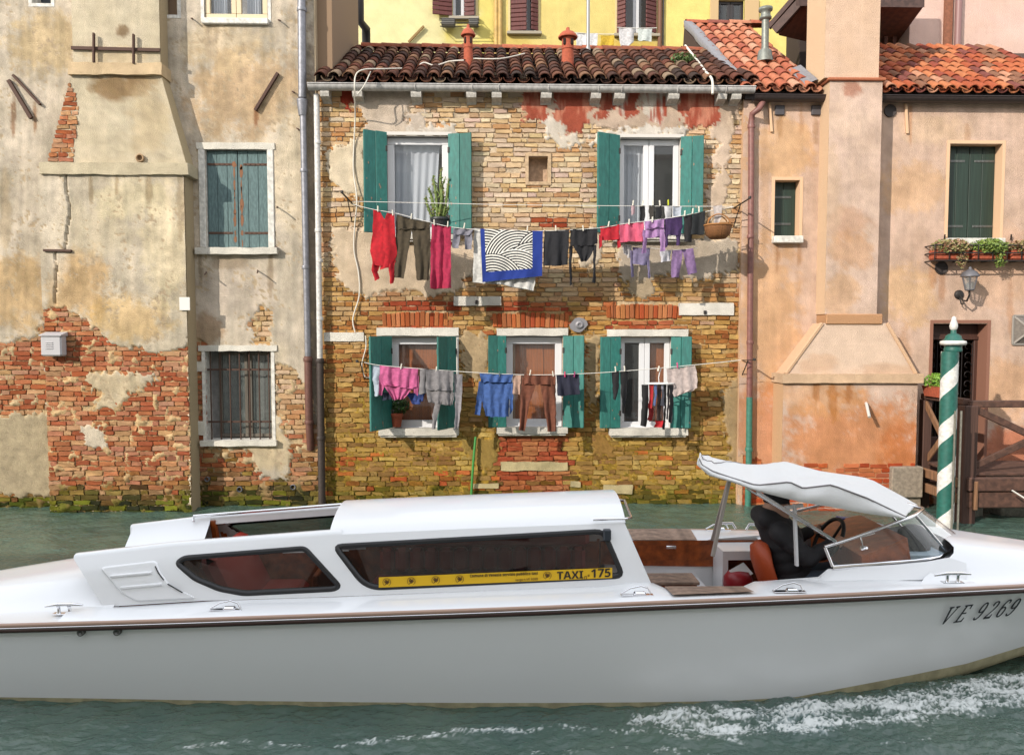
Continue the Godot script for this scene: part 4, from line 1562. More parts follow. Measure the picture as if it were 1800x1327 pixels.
	ridge(roof, Vector3(xl + 0.4, ye + run * rise + 0.07, ze - run), Vector3(xr - 0.2, ye + run * rise + 0.05, ze - run), 0.13, rt)
	# chimney pots
	var clay := mat("terracotta", seen(186, 92, 62), 0.85, {"tex": tex_blotch, "scale": 3.0})
	for d in [[823, 0.075, 62, 1.1], [998, 0.10, 66, 1.25]]:
		var z := ze - 0.95
		var foot := at(d[0], 122, z)
		var h := at(d[0], d[2], z).y - foot.y
		var pot := Node3D.new()
		pot.name = "chimney_pot"
		house.add_child(pot, true)
		s = Shape.new()
		var r: float = d[1]
		s.lathe(foot, [[r * 1.15, -0.25], [r * 1.1, 0.0], [r, h * 0.4], [r * 0.95, h * 0.62], [r * 1.05, h * 0.62], [r * 1.05, h * 0.66], [r, h * 0.66], [r, h * 0.98]], 16)
		part(s, "shaft", clay, pot)
		s = Shape.new()
		s.lathe(foot, [[r * 1.6, h * 0.98], [r * 1.65, h * 1.02], [r * 1.1, h * 1.15], [r * 0.35, h * 1.22], [r * 0.3, h * 1.3], [0.0, h * 1.34]], 16)
		part(s, "cap", clay, pot)
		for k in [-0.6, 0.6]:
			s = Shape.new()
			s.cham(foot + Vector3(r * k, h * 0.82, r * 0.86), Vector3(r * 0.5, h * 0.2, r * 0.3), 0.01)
			part(s, "painted_vent_hole", mat("opening_dark", seen(40, 26, 22), 0.95), pot)  # solid dark block; the darkness of an opening is put into its colour
	# white down pipe, dark below
	var white_pipe := mat("white pipe", seen(226, 222, 216), 0.5, {"tex": tex_blotch, "scale": 2.0})
	var zp := ZF + 0.12
	downpipe("drain_pipe", [at(556, 166, zp), at(562, 632, zp)], 0.045, white_pipe, house, [at(558, 250, zp), at(559, 405, zp), at(561, 458, zp), at(562, 560, zp)], white_pipe)
	var dk := mat("tarred pipe", seen(64, 52, 46), 0.6, {"tex": tex_blotch, "scale": 2.0})
	downpipe("drain_pipe", [at(562, 630, zp), at(566, 900, zp)], 0.058, dk, house, [at(562, 634, zp), at(564, 770, zp)], dk)

# ------------------------------------------------------------------ the salmon house
var right_bare: Array

func right_is_bare(px: float, py: float) -> bool:
	var q := ragged(px, py, 0.7)
	for r in right_bare:
		if inside(q, r): return true
	return false

func right_look(px: float, py: float, _x: float, _y: float) -> Array:
	if right_is_bare(px, py):
		return [n2(fine, px, py) * 0.004, speckle(seen(190, 120, 76), px, py, 0.5)]
	var k := stain(seen(224, 192, 170), px, py, [
		[1380, 260, 55, 60, seen(232, 184, 130), 0.8], [1600, 330, 60, 50, seen(232, 184, 132), 0.6], [1350, 560, 60, 160, seen(228, 176, 122), 0.8], [1600, 520, 50, 60, seen(232, 188, 134), 0.7],
		[1640, 230, 70, 30, seen(238, 204, 170), 0.7], [1760, 470, 60, 80, seen(230, 186, 152), 0.6], [1760, 690, 90, 60, seen(228, 178, 132), 0.7], [1340, 760, 60, 90, seen(220, 142, 88), 0.8], [1780, 790, 90, 40, seen(206, 112, 70), 0.9], [1640, 480, 8, 30, seen(205, 150, 105), 0.8], [1371, 222, 6, 28, seen(190, 146, 104), 0.9], [1434, 226, 6, 34, seen(186, 150, 118), 0.9], [1408, 210, 5, 26, seen(200, 152, 112), 0.8], [1366, 450, 4, 30, seen(190, 142, 106), 0.9], [1404, 446, 4, 26, seen(194, 148, 112), 0.9], [1600, 215, 4, 40, seen(204, 152, 114), 0.9], [1655, 505, 7, 30, seen(190, 142, 108), 0.8], [1700, 240, 5, 26, seen(206, 164, 132), 0.8], [1776, 540, 6, 60, seen(206, 160, 128), 0.8], [1590, 640, 12, 80, seen(206, 160, 122), 0.7], [1345, 330, 8, 120, seen(206, 166, 130), 0.7]])
	k = speckle(weather(k, px, py, 0.8), px, py, 0.28)
	return [0.02 + n2(coarse, px, py) * 0.006 + n2(middle, px, py) * 0.002, k]

func right_tone(_px: float, _py: float) -> Array:
	return [tone_of([seen(206, 106, 66), seen(192, 88, 54), seen(214, 128, 84), seen(198, 112, 78)], 1.0), 0.012 + rng.randf_range(-0.003, 0.004), 0.8]

func stack_look(px: float, py: float, _x: float, _y: float) -> Array:
	var k := stain(seen(225, 196, 176), px, py, [
		[1490, 395, 48, 34, seen(196, 148, 112), 0.65], [1500, 440, 44, 40, seen(214, 166, 124), 0.75], [1480, 520, 40, 40, seen(220, 176, 134), 0.8], [1500, 156, 18, 16, seen(176, 112, 84), 0.85], [1490, 210, 50, 30, seen(238, 208, 184), 0.7], [1460, 340, 20, 90, seen(222, 190, 160), 0.7],
		[1500, 780, 150, 90, seen(216, 138, 78), 0.95], [1440, 700, 90, 36, seen(228, 172, 120), 0.7], [1600, 800, 60, 60, seen(208, 124, 70), 0.8], [1436, 690, 6, 26, seen(190, 130, 80), 0.9], [1465, 700, 10, 40, seen(204, 134, 74), 0.9], [1492, 694, 6, 20, seen(190, 126, 78), 0.9]])
	return [n2(coarse, px, py) * 0.006 + n2(middle, px, py) * 0.002, speckle(weather(k, px, py, 0.8), px, py, 0.3)]

func right_house() -> void:
	var zw := ZF + 0.06
	var xl := at(1302, 500, zw).x
	var xr := at(2120, 500, zw).x
	var top := at(1500, 176, zw).y
	var house := thing("salmon_house", "salmon plastered house with a broad chimney stack and orange tile roof", "house", Vector3((xl + xr) / 2, 0, ZF - 3))
	right_bare = [region([[1470, 818], [1570, 818], [1640, 820], [1640, 920], [1300, 920], [1300, 800], [1330, 806], [1360, 830], [1420, 822]])]
	var win_a := rect(1361, 317, 1405, 416, zw)
	var win_b := rect(1667, 253, 1759, 420, zw)
	var door := rect(1636, 568, 1731, 846, zw)
	var holes := [win_a, win_b, door]
	var wm := wall_material()
	var bm := brick_material()
	part(field(xl, xr, -0.6, top, zw, 0.034, right_look, holes), "wall", wm, house)
	lay_bricks(house, xl + 0.02, at(1640, 800, zw).x, -0.2, at(1500, 790, zw).y, zw, right_is_bare, right_tone, holes, bm, 200)
	var s := Shape.new()
	s.col = seen(226, 186, 150)
	s.box(Vector3(xl - 0.004, -0.6, ZF - 4.0), Vector3(xl + 0.08, top, zw + 0.018))
	s.box(Vector3(xl + 0.08, -0.6, ZF - 4.0), Vector3(xr, top, ZF - 3.9))
	part(s, "side_wall", wm, house)
	# chimney: base, sloping hood, band, stack
	var zb := zw + 0.45
	var st := Node3D.new()
	st.name = "chimney"
	house.add_child(st, true)
	var b := rect(1376, 672, 1612, 820, zb)
	s = field(b[0], b[2], -0.6, b[3], zb, 0.035, stack_look, [])
	s.col = seen(226, 184, 144)
	s.box(Vector3(b[0], -0.6, zw - 0.02), Vector3(b[2], b[3], zb - 0.012))
	part(s, "base", wm, st)
	var foot := rect(1470, 822, 1612, 870, zb)
	lay_bricks(st, b[0] + 0.01, b[2] - 0.01, -0.2, at(1500, 820, zb).y, zb, func(px, py): return py > 820 + n2(middle, px, py) * 14.0 and px > 1400, right_tone, [], bm, 200)
	var led := rect(1375, 657, 1620, 673, zb)
	s = worn(led[0] - 0.01, led[2] + 0.01, led[1], led[3], zw - 0.02, zb + 0.06, seen(228, 194, 160), 0.008)
	part(s, "ledge", wm, st)
	var zt := zw + 0.36
	var y0: float = led[3] - 0.003
	var y1 := at(1500, 568, zt).y
	var bl := at(1382, 657, zb).x
	var br := at(1612, 657, zb).x
	var tl := at(1446, 570, zt).x
	var tr := at(1560, 570, zt).x
	s = Shape.new()
	var cells := 24
	for j in cells + 1:
		var t := float(j) / cells
		for i in cells + 1:
			var f := float(i) / cells
			var p := Vector3(lerpf(lerpf(bl, br, f), lerpf(tl, tr, f), t), lerpf(y0, y1, t), lerpf(zb - 0.015, zt, t))
			var q := pixel(p)
			s.col = speckle(stain(seen(232, 204, 180), q.x, q.y, [[1440, 640, 40, 20, seen(214, 172, 136), 0.6], [1560, 650, 60, 12, seen(206, 166, 132), 0.6]]), q.x, q.y, 0.2)
			p.z += n2(coarse, q.x, q.y) * 0.006
			s.put(p, Vector3.ZERO)
	for j in cells:
		for i in cells:
			var a := j * (cells + 1) + i
			s.ix.append_array(PackedInt32Array([a, a + cells + 1, a + 1, a + 1, a + cells + 1, a + cells + 2]))
	s._norm(0, 0)
	s.col = seen(228, 190, 156)
	s.quad(Vector3(br, y0, zb - 0.015), Vector3(br, y0, zw), Vector3(tr, y1, zw), Vector3(tr, y1, zt))
	s.quad(Vector3(bl, y0, zw), Vector3(bl, y0, zb - 0.015), Vector3(tl, y1, zt), Vector3(tl, y1, zw))
	part(s, "hood", wm, st)
	# raised edges of the hood
	for d in [[bl, tl, 1.0], [br, tr, -1.0]]:
		var e := Shape.new()
		e.col = seen(226, 188, 152)
		e.bar(Vector3(d[0], y0, zb - 0.02), Vector3(d[1], y1, zt - 0.005), 0.05, 0.06, 0.008)
		part(e, "coping", wm, st)
	var band := rect(1453, 552, 1550, 570, zt)
	s = Shape.new()
	s.col = seen(206, 158, 118)
	s.cham(Vector3((band[0] + band[2]) / 2, (band[1] + band[3]) / 2, zw + 0.18), Vector3(band[2] - band[0] + 0.02, band[3] - band[1], 0.42), 0.012)
	part(s, "band", wm, st)
	var lo := rect(1455, 142, 1547, 552, zt)
	s = field(lo[0], lo[2], lo[1], lo[3], zt, 0.035, stack_look, [])
	s.col = seen(236, 202, 168)
	s.box(Vector3(lo[0], lo[1], zw - 0.35), Vector3(lo[2], lo[3], zt - 0.012))
	part(s, "stack", wm, st)
	s = Shape.new()
	s.col = seen(204, 128, 96)
	s.cham(Vector3((lo[0] + lo[2]) / 2, lo[3] + 0.02, zw + 0.1), Vector3(lo[2] - lo[0] + 0.08, 0.045, 0.6), 0.01)
	part(s, "tile_course", bm, st)
	var hi := rect(1452, -80, 1548, 138, zt)
	s = field(hi[0], hi[2], lo[3] + 0.045, hi[3], zt, 0.06, func(px, py, _x, _y): return [n2(coarse, px, py) * 0.004, speckle(weather(seen(234, 200, 172), px, py, 0.3), px, py, 0.16)], [])
	s.col = seen(240, 206, 170)
	s.box(Vector3(hi[0], lo[3] + 0.045, zw - 0.35), Vector3(hi[2], hi[3] + 0.8, zt - 0.01))
	part(s, "upper_stack", wm, st)
	# windows with closed dark shutters
	var green := mat("dark green paint", seen(44, 66, 54), 0.55, {"tex": tex_wood, "scale": Vector3(5, 0.7, 5)})
	var steel := mat("hinge steel", seen(120, 122, 118), 0.45, {"metal": 0.6})
	var stone := mat("istrian stone", seen(236, 232, 222), 0.75)
	var plaster := mat("salmon reveal", seen(236, 196, 158), 0.9)
	for d in [[win_a, 2, 1], [win_b, 4, 2]]:
		var r: Array = d[0]
		var o := Node3D.new()
		o.name = "window"
		house.add_child(o, true)
		reveal(r, zw - 0.002, 0.22, plaster, o)
		s = Shape.new()
		s.box(Vector3(r[0] - 0.03, r[1] - 0.03, zw - 0.26), Vector3(r[2] + 0.03, r[3] + 0.03, zw - 0.2))
		part(s, "backing", green, o)
		s = Shape.new()
		s.cham(Vector3((r[0] + r[2]) / 2, r[1] - 0.055, zw + 0.05), Vector3(r[2] - r[0] + 0.07, 0.11, 0.16), 0.008)
		part(s, "sill", stone, o)
		var n: int = d[2]
		for k in n:
			var a := lerpf(r[0], r[2], float(k) / n) + 0.004
			var e := lerpf(r[0], r[2], float(k + 1) / n) - 0.004
			if k == 1:
				var t := a
				a = e
				e = t
			shutter(Vector3(a, 0, zw - 0.16), Vector3(e, 0, zw - 0.16), r[1] + 0.005, r[3] - 0.005, 2, green, steel, house, [r[1] + 0.22, r[3] - 0.24])
	# doorway: frame, two leaves of scrolled ironwork
	var brown := wood("brown door", seen(88, 54, 42), 0.6, 1)
	var ironwork := mat("black ironwork", seen(44, 40, 40), 0.5, {"metal": 0.5})
	var dr := Node3D.new()
	dr.name = "door"
	house.add_child(dr, true)
	reveal(door, zw - 0.002, 0.32, mat("door reveal", seen(150, 104, 84), 0.85), dr)
	room(door, zw - 0.34, 2.6, mat("room wall", seen(150, 124, 98), 0.9), dr)
	s = Shape.new()
	var yt: float = door[3] - 0.24
	s.cham(Vector3((door[0] + door[2]) / 2, door[3] - 0.12, zw - 0.26), Vector3(door[2] - door[0], 0.2, 0.08), 0.01)
	s.cham(Vector3((door[0] + door[2]) / 2, yt, zw - 0.24), Vector3(door[2] - door[0], 0.06, 0.1), 0.008)
	for x in [door[0] + 0.03, (door[0] + door[2]) / 2, door[2] - 0.03]:
		s.cham(Vector3(x, (door[1] + yt) / 2, zw - 0.25), Vector3(0.06, yt - door[1], 0.08), 0.008)
	s.cham(Vector3((door[0] + door[2]) / 2, door[1] + 0.35, zw - 0.26), Vector3(door[2] - door[0] - 0.06, 0.7, 0.05), 0.01)
	part(s, "frame", brown, dr)
	var mx: float = (door[0] + door[2]) / 2
	for side in 2:
		var x0: float = door[0] + 0.06 if side == 0 else mx + 0.03
		var x1: float = mx - 0.03 if side == 0 else door[2] - 0.06
		s = Shape.new()
		var w := x1 - x0
		var y: float = door[1] + 0.72
		while y < yt - 0.1:
			for e in [-1.0, 1.0]:
				var arc := []
				for k in 14:
					var t := k / 13.0 * 4.6
					arc.append(Vector3((x0 + x1) / 2 + e * (w * 0.25 + cos(t) * w * 0.2 * (1.0 - k / 22.0)), y + 0.07 + sin(t) * 0.075 * (1.0 - k / 22.0), zw - 0.24))
				s.tube(arc, 0.007, 5)
			y += 0.155
		for k in 3:
			s.tube([Vector3(lerpf(x0, x1, k / 2.0), door[1] + 0.7, zw - 0.25), Vector3(lerpf(x0, x1, k / 2.0), yt, zw - 0.25)], 0.008, 6)
		part(s, "iron_scrolls", ironwork, dr)
	# gutter and fascia
	var zg := zw + 0.17
	var ga := at(1325, 168, zg)
	var gx := xr
	var dark := mat("dark gutter", seen(58, 46, 44), 0.5, {"tex": tex_blotch, "scale": 2.0})
	for seg in [[ga.x, at(1452, 170, zg).x, "gutter"], [at(1549, 170, zg).x, gx, "gutter"]]:
		s = Shape.new()
		var lines := []
		for k in 11:
			var t := PI + PI * k / 10.0
			lines.append([Vector3(seg[0], ga.y + sin(t) * 0.085, zg - 0.02 + cos(t) * 0.085), Vector3(seg[1], ga.y + sin(t) * 0.085, zg - 0.02 + cos(t) * 0.085)])
		s.skin(lines, false)
		s.tube([Vector3(seg[0], ga.y, zg + 0.066), Vector3(seg[1], ga.y, zg + 0.066)], 0.011, 6)
		part(s, seg[2], dark, house)
	var eaves := mat("dark eaves board", seen(52, 42, 40), 0.7)
	s = Shape.new()
	s.box(Vector3(xl, top - 0.02, zw - 0.05), Vector3(hi[0] - 0.0, top + 0.10, zw + 0.08))
	s.box(Vector3(hi[2] + 0.0, top - 0.02, zw - 0.05), Vector3(xr, top + 0.10, zw + 0.08))
	part(s, "fascia", eaves, house)
	var slate := mat("vent cover", seen(84, 80, 84), 0.6)
	for d in [[1371, 194], [1435, 194]]:
		s = Shape.new()
		s.cham(at(d[0], d[1], zw + 0.03), Vector3(0.15, 0.15, 0.05), 0.008)
		part(s, "vent_cover", slate, house)
	for d in [[1565, 195, 0.09], [1655, 471, 0.095]]:
		s = Shape.new()
		s.lathe(at(d[0], d[1], zw + 0.02), [[d[2] * 1.1, -0.02], [d[2] * 1.1, 0.02], [d[2], 0.024], [d[2] * 0.95, 0.01], [0.0, 0.008]], 20, Basis(Vector3.RIGHT, PI / 2))
		part(s, "round_vent", mat("round vent", seen(66, 58, 56), 0.7), house)
	for d in [[1353, 180, 1357, 232], [1593, 182, 1596, 235]]:
		s = Shape.new()
		s.bar(at(d[0], d[1], zw + 0.05), at(d[2], d[3], zw + 0.04), 0.035, 0.04, 0.006)
		part(s, "wall_bracket", plaster, house)
	# roof
	var rise := 0.66
	var ze := zw + 0.17
	var ye := ga.y + 0.06
	var run := 3.6
	var orange := tile_tones("orange tile", [seen(198, 124, 94), seen(188, 110, 84), seen(206, 142, 112), seen(174, 98, 78), seen(214, 160, 132), seen(152, 92, 80)])
	var mixed := tile_tones("mixed tile", [seen(194, 112, 76), seen(180, 96, 66), seen(202, 128, 88), seen(158, 84, 68), seen(134, 80, 72), seen(204, 148, 118), seen(146, 104, 82)])
	s = Shape.new()
	for seg in [[xl - 0.12, hi[0] + 0.02, run], [hi[2] - 0.02, xr, 2.1]]:
		s.hexa([Vector3(seg[0], ye, ze - 0.1), Vector3(seg[1], ye, ze - 0.1), Vector3(seg[1], ye + seg[2] * rise, ze - seg[2]), Vector3(seg[0], ye + seg[2] * rise, ze - seg[2]),
			Vector3(seg[0], top + 0.02, ze - 0.1), Vector3(seg[1], top + 0.02, ze - 0.1), Vector3(seg[1], top + 0.02, ze - seg[2] - 0.5), Vector3(seg[0], top + 0.02, ze - seg[2] - 0.5)])
	var roof := part(s, "roof", mat("roof boards", seen(70, 50, 40), 0.9), house, "bright orange barrel tile roof")
	lay_tiles(roof, xl - 0.02, hi[0] - 0.02, ye, ze, rise, run - 0.15, 0.2, 0.33, func(_x, _b): return true, orange, 150)
	lay_tiles(roof, hi[2] + 0.1, at(1900, 160, ze).x, ye, ze, rise, 2.0, 0.185, 0.29, func(_x, _b): return true, mixed, 150)
	ridge(roof, Vector3(xl - 0.1, ye + run * rise + 0.06, ze - run), Vector3(hi[0] + 0.5, ye + run * rise + 0.06, ze - run), 0.13, orange)
	# lead flashing along the verge next to the dark roof
	var lead := mat("lead flashing", seen(150, 148, 152), 0.55, {"metal": 0.3, "tex": tex_blotch, "scale": 3.0})
	s = Shape.new()
	var strip := []
	for k in 13:
		var t := k / 12.0
		var bk := t * (run - 0.1)
		var wob := n2(middle, k * 7.0, 3.0) * 0.05
		strip.append([Vector3(xl - 0.12 + wob, ye + bk * rise + 0.02, ze - bk), Vector3(xl - 0.14 + wob, ye + bk * rise + 0.17, ze - bk), Vector3(xl + 0.02 + wob, ye + bk * rise + 0.16, ze - bk), Vector3(xl + 0.10 + wob * 2.0, ye + bk * rise + 0.08, ze - bk)])
	s.skin(strip, false)
	part(s, "flashing", lead, roof)
	s = Shape.new()
	var fl := []
	for k in 6:
		var bk := k / 5.0 * 0.7
		fl.append([Vector3(hi[0] - 0.22, ye + bk * rise + 0.12 + n2(middle, k * 9.0, 1.0) * 0.03, ze - bk), Vector3(hi[0] - 0.02, ye + bk * rise + 0.2, ze - bk)])
	s.skin(fl, false)
	part(s, "flashing", lead, roof)
	# brown pipe with a swan neck, green at its foot
	var brown_pipe := mat("brown drain pipe", seen(140, 92, 84), 0.5, {"tex": tex_blotch, "scale": 2.0})
	var green_pipe := mat("green drain pipe", seen(66, 130, 112), 0.5, {"tex": tex_blotch, "scale": 2.0})
	var zp := zw + 0.1
	downpipe("drain_pipe", [at(1341, 168, zg - 0.02), at(1341, 180, zg - 0.04), at(1334, 192, zp + 0.12), at(1323, 200, zp + 0.02), at(1321, 215, zp), at(1321, 300, zp), at(1318, 700, zp)], 0.047, brown_pipe, house, [at(1321, 222, zp), at(1320, 416, zp), at(1319, 602, zp)], brown_pipe)
	downpipe("drain_pipe", [at(1318, 698, zp), at(1317, 800, zp), at(1315, 900, zp)], 0.049, green_pipe, house, [at(1317, 790, zp)], green_pipe)
	# concrete block by the landing
	var cb := rect(1566, 820, 1621, 874, zb + 0.05)
	s = Shape.new()
	s.box(Vector3(cb[0], -0.6, zw), Vector3(cb[2], cb[1] - 0.002, zb + 0.03))
	s.cham(Vector3((cb[0] + cb[2]) / 2, (cb[1] + cb[3]) / 2, zb - 0.15), Vector3(cb[2] - cb[0], cb[3] - cb[1], 0.5), 0.015)
	part(s, "concrete_block", mat("concrete", seen(164, 150, 132), 0.9, {"tex": tex_blotch, "scale": 2.0, "bump": tex_relief, "bump_scale": 0.6}), house)

# ------------------------------------------------------------------ houses behind
func back_houses() -> void:
	var zy := -18.4
	var xl := at(548, 60, zy).x
	var xr := at(1420, 60, zy).x
	var y0 := 4.0
	var top := at(900, -120, zy).y
	var house := thing("yellow_house", "yellow plastered house with dark red shutters rising behind the brick house", "house", Vector3((xl + xr) / 2, y0, zy - 1))
	var wm := wall_material()
	var wins := [rect(795, -60, 836, 30, zy), rect(897, -60, 946, 56, zy), rect(1085, -60, 1154, 60, zy), rect(1263, 0, 1309, 43, zy)]
	var look := func(px, py, _x, _y):
		var k := seen(236, 216, 138)
		if px < 868: k = mix3(seen(246, 236, 178), seen(240, 224, 132), (px - 770.0) / 60.0 + n2(coarse, px * 2.0, py * 2.0) * 1.5)
		elif px > 1166: k = seen(246, 228, 140)
		k = stain(k, px, py, [[1100, 88, 60, 20, seen(232, 190, 74), 0.8], [900, 80, 40, 30, seen(228, 196, 100), 0.6], [960, 60, 30, 50, seen(238, 216, 140), 0.6]])
		return [n2(coarse, px, py) * 0.006, speckle(k, px, py, 0.2)]
	part(field(xl, xr, y0, top, zy, 0.07, look, wins), "wall", wm, house)
	var s := Shape.new()
	s.col = seen(210, 190, 130)
	s.box(Vector3(xl, y0, zy - 2.2), Vector3(xr, top, zy - 1.6))
	part(s, "back_wall", wm, house)
	var ox := mat("oxblood paint", seen(112, 52, 46), 0.65, {"tex": tex_wood, "scale": Vector3(4, 1, 4)})
	var pale := mat("pale frame", seen(222, 222, 224), 0.5)
	var dark := mat("room wall", seen(150, 124, 98), 0.9)
	var cols := [[true, true], [true, true], [true, true], [false, false]]
	for i in 4:
		var r: Array = wins[i]
		var o := Node3D.new()
		o.name = "window"
		house.add_child(o, true)
		reveal(r, zy - 0.01, 0.15, mat("yellow reveal", seen(226, 206, 150), 0.9), o)
		room(r, zy - 0.16, 1.3, dark, o)
		var fr := pale if i != 3 else mat("black frame", seen(50, 44, 44), 0.5)
		var mx: float = (r[0] + r[2]) / 2
		sash(r[0], r[1], mx - 0.003, r[3], zy - 0.1, 0.07, 0.05, fr, pane_glass(), o)
		sash(mx + 0.003, r[1], r[2], r[3], zy - 0.1, 0.07, 0.05, fr, pane_glass(), o)
		s = Shape.new()
		s.cham(Vector3(mx, r[1] - 0.05, zy + 0.04), Vector3(r[2] - r[0] + 0.16, 0.07, 0.16), 0.01)
		part(s, "sill", mat("dull sill", seen(170, 160, 140), 0.8), o)
		if i == 3:
			for d in [[r[0] - 0.10, 0.2], [r[2] + 0.17, 0.34]]:
				s = Shape.new()
				s.cham(Vector3(d[0], (r[1] + r[3]) / 2, zy + 0.01), Vector3(d[1], r[3] - r[1], 0.06), 0.01)
				part(s, "surround", mat("tan surround", seen(206, 176, 130), 0.85), o)
	# shutter leaves: [hinge px, free px, stand out, window]
	for d in [[795, 760, 0.10, 0], [816, 834, 0.05, 0], [898, 926, 0.06, 1], [946, 934, 0.1, 1], [1085, 1100, 0.15, 2], [1154, 1136, 0.15, 2]]:
		var r: Array = wins[d[3]]
		var a := at(d[0], 20, zy + 0.05)
		var e := at(d[1], 20, zy + 0.05 + d[2])
		var lf := Node3D.new()
		lf.name = "shutter"
		house.add_child(lf, true)
		var x := Vector3(e.x - a.x, 0, e.z - a.z)
		var w := x.length()
		x = x.normalized()
		var turn := Basis(x, Vector3.UP, x.cross(Vector3.UP))
		var y := r[1] as float
		while y < r[3]:
			s = Shape.new()
			s.cham(Vector3((a.x + e.x) / 2, y + 0.05, (a.z + e.z) / 2), Vector3(w, 0.092, 0.035), 0.01, turn)
			part(s, "slat", ox, lf)
			y += 0.1
	# window box rack
	var rack := Node3D.new()
	rack.name = "box_rack"
	house.add_child(rack, true)
	var blk := mat("dark iron", seen(60, 56, 54), 0.6, {"metal": 0.4})
	for py in [33, 40, 46]:
		s = Shape.new()
		s.tube([at(774, py, zy + 0.05), at(774, py, zy + 0.32), at(842, py, zy + 0.32), at(842, py, zy + 0.05)], 0.012, 5)
		part(s, "rail", blk, rack)
	for d in [[776, 800], [824, 841]]:
		s = Shape.new()
		var r := rect(d[0], 33, d[1], 46, zy + 0.2)
		s.cham(Vector3((r[0] + r[2]) / 2, (r[1] + r[3]) / 2, zy + 0.18), Vector3(r[2] - r[0], r[3] - r[1], 0.2), 0.02)
		part(s, "planter", mat("grey planter", seen(120, 118, 112), 0.7), rack)
	# pipes and pilaster
	var yel := mat("yellow pipe", seen(204, 168, 92), 0.6, {"tex": tex_blotch, "scale": 1.0})
	for px in [872, 879]:
		s = Shape.new()
		s.tube([Vector3(at(px, 60, zy).x, y0, zy + 0.06), Vector3(at(px, 60, zy).x, top, zy + 0.06)], 0.055, 10)
		part(s, "drain_pipe", yel, house)
	s = Shape.new()
	s.tube([Vector3(at(1159, 60, zy).x, y0, zy + 0.06), Vector3(at(1159, 60, zy).x, top, zy + 0.06)], 0.05, 10)
	part(s, "drain_pipe", mat("rusty pipe", seen(120, 82, 58), 0.7), house)
	s = Shape.new()
	s.tube([Vector3(at(1165, 60, zy).x, y0, zy + 0.05), Vector3(at(1165, 60, zy).x, top, zy + 0.05)], 0.02, 6)
	part(s, "cable", blk, house)
	s = Shape.new()
	s.bar(at(745, 46, zy + 0.06), at(718, 74, zy + 0.06), 0.05, 0.05)
	part(s, "wall_strut", mat("rusty strut", seen(150, 120, 70), 0.8), house)
	# dormer with a broad dark eave, and the pink house
	var zp := -17.6
	var xa := at(1560, 40, zp).x
	var xb := at(2000, 40, zp).x
	var pink := thing("pink_house", "pale pink plastered house standing behind the orange tiled roof", "house", Vector3((xa + xb) / 2, y0, zp - 1))
	var zq := -14.6
	part(field(at(1600, 40, zq).x, at(2100, 40, zq).x, at(1700, 130, zq).y, at(1700, -90, zq).y, zq, 0.07, func(px, py, _x, _y): return [n2(coarse, px, py) * 0.005, speckle(weather(seen(240, 206, 190), px, py, 0.3), px, py, 0.14)], []), "wall", wm, pink)
	s = Shape.new()
	s.col = seen(220, 190, 176)
	s.box(Vector3(at(1600, 40, zq).x, at(1700, 130, zq).y, zq - 3.0), Vector3(at(2100, 40, zq).x, at(1700, -90, zq).y, zq - 0.03))
	part(s, "body", wm, pink)
	s = Shape.new()
	var px0 := at(1681, 40, zq).x
	s.tube([Vector3(px0, at(1681, 110, zq).y, zq + 0.08), Vector3(px0, at(1681, -90, zq).y, zq + 0.08)], 0.06, 12)
	part(s, "drain_pipe", mat("mauve pipe", seen(150, 112, 108), 0.5), pink)
	s = Shape.new()
	s.box(Vector3(px0 - 0.24, at(1681, 110, zq).y, zq), Vector3(px0 - 0.09, at(1681, -90, zq).y, zq + 0.05))
	part(s, "pilaster", mat("brown pilaster", seen(150, 96, 70), 0.85, {"tex": tex_blotch, "scale": 2.0}), pink)
	var timber := wood("dark timber", seen(92, 68, 60), 0.7)
	var lining := wood("eave lining", seen(120, 66, 46), 0.7)
	var dz := -14.2
	var dorm := thing("roof_dormer", "dark timber roof dormer with deep boarded eaves behind the chimney stack", "dormer", at(1500, 80, dz))
	s = Shape.new()
	s.box(Vector3(at(1440, 80, dz).x, at(1500, 100, dz).y, dz - 1.6), Vector3(at(1577, 80, dz).x, at(1500, -40, dz).y, dz - 0.9))
	part(s, "body", mat("dark timber wall", seen(60, 46, 40), 0.8), dorm)
	for px in [1557, 1572]:
		s = Shape.new()
		s.bar(at(px, 84, dz - 0.7), at(px, -10, dz - 0.7), 0.07, 0.07)
		part(s, "post", lining, dorm)
	s = Shape.new()
	s.hexa([at(1412, 6, dz + 0.25), at(1624, 12, dz + 0.25), at(1624, -2, dz + 0.25), at(1412, -8, dz + 0.25), at(1440, 78, dz - 1.0), at(1572, 82, dz - 1.0), at(1572, 70, dz - 1.0), at(1440, 66, dz - 1.0)])
	part(s, "eave_lining", lining, dorm)
	s = Shape.new()
	s.hexa([at(1400, 10, dz + 0.3), at(1626, 13, dz + 0.3), at(1626, -40, dz + 0.3), at(1400, -42, dz + 0.3), at(1400, 10, dz + 0.25), at(1626, 13, dz + 0.25), at(1626, -40, dz + 0.25), at(1400, -42, dz + 0.25)])
	part(s, "fascia", timber, dorm)
	s = Shape.new()
	s.bar(at(1418, -8, dz + 0.2), at(1362, 54, dz - 0.25), 0.16, 0.06)
	s.bar(at(1404, -12, dz + 0.1), at(1352, 48, dz - 0.4), 0.10, 0.06)
	part(s, "bargeboard", timber, dorm)
	s = Shape.new()
	s.hexa([at(1418, 4, dz + 0.15), at(1440, 4, dz + 0.15), at(1440, -10, dz + 0.15), at(1418, -10, dz + 0.15), at(1370, 62, dz - 0.3), at(1440, 78, dz - 0.9), at(1440, 60, dz - 0.9), at(1366, 52, dz - 0.3)])
	part(s, "side_lining", lining, dorm)
	s = Shape.new()
	s.cham(at(1563, 86, dz - 0.4), Vector3(0.32, 0.045, 0.25), 0.008)
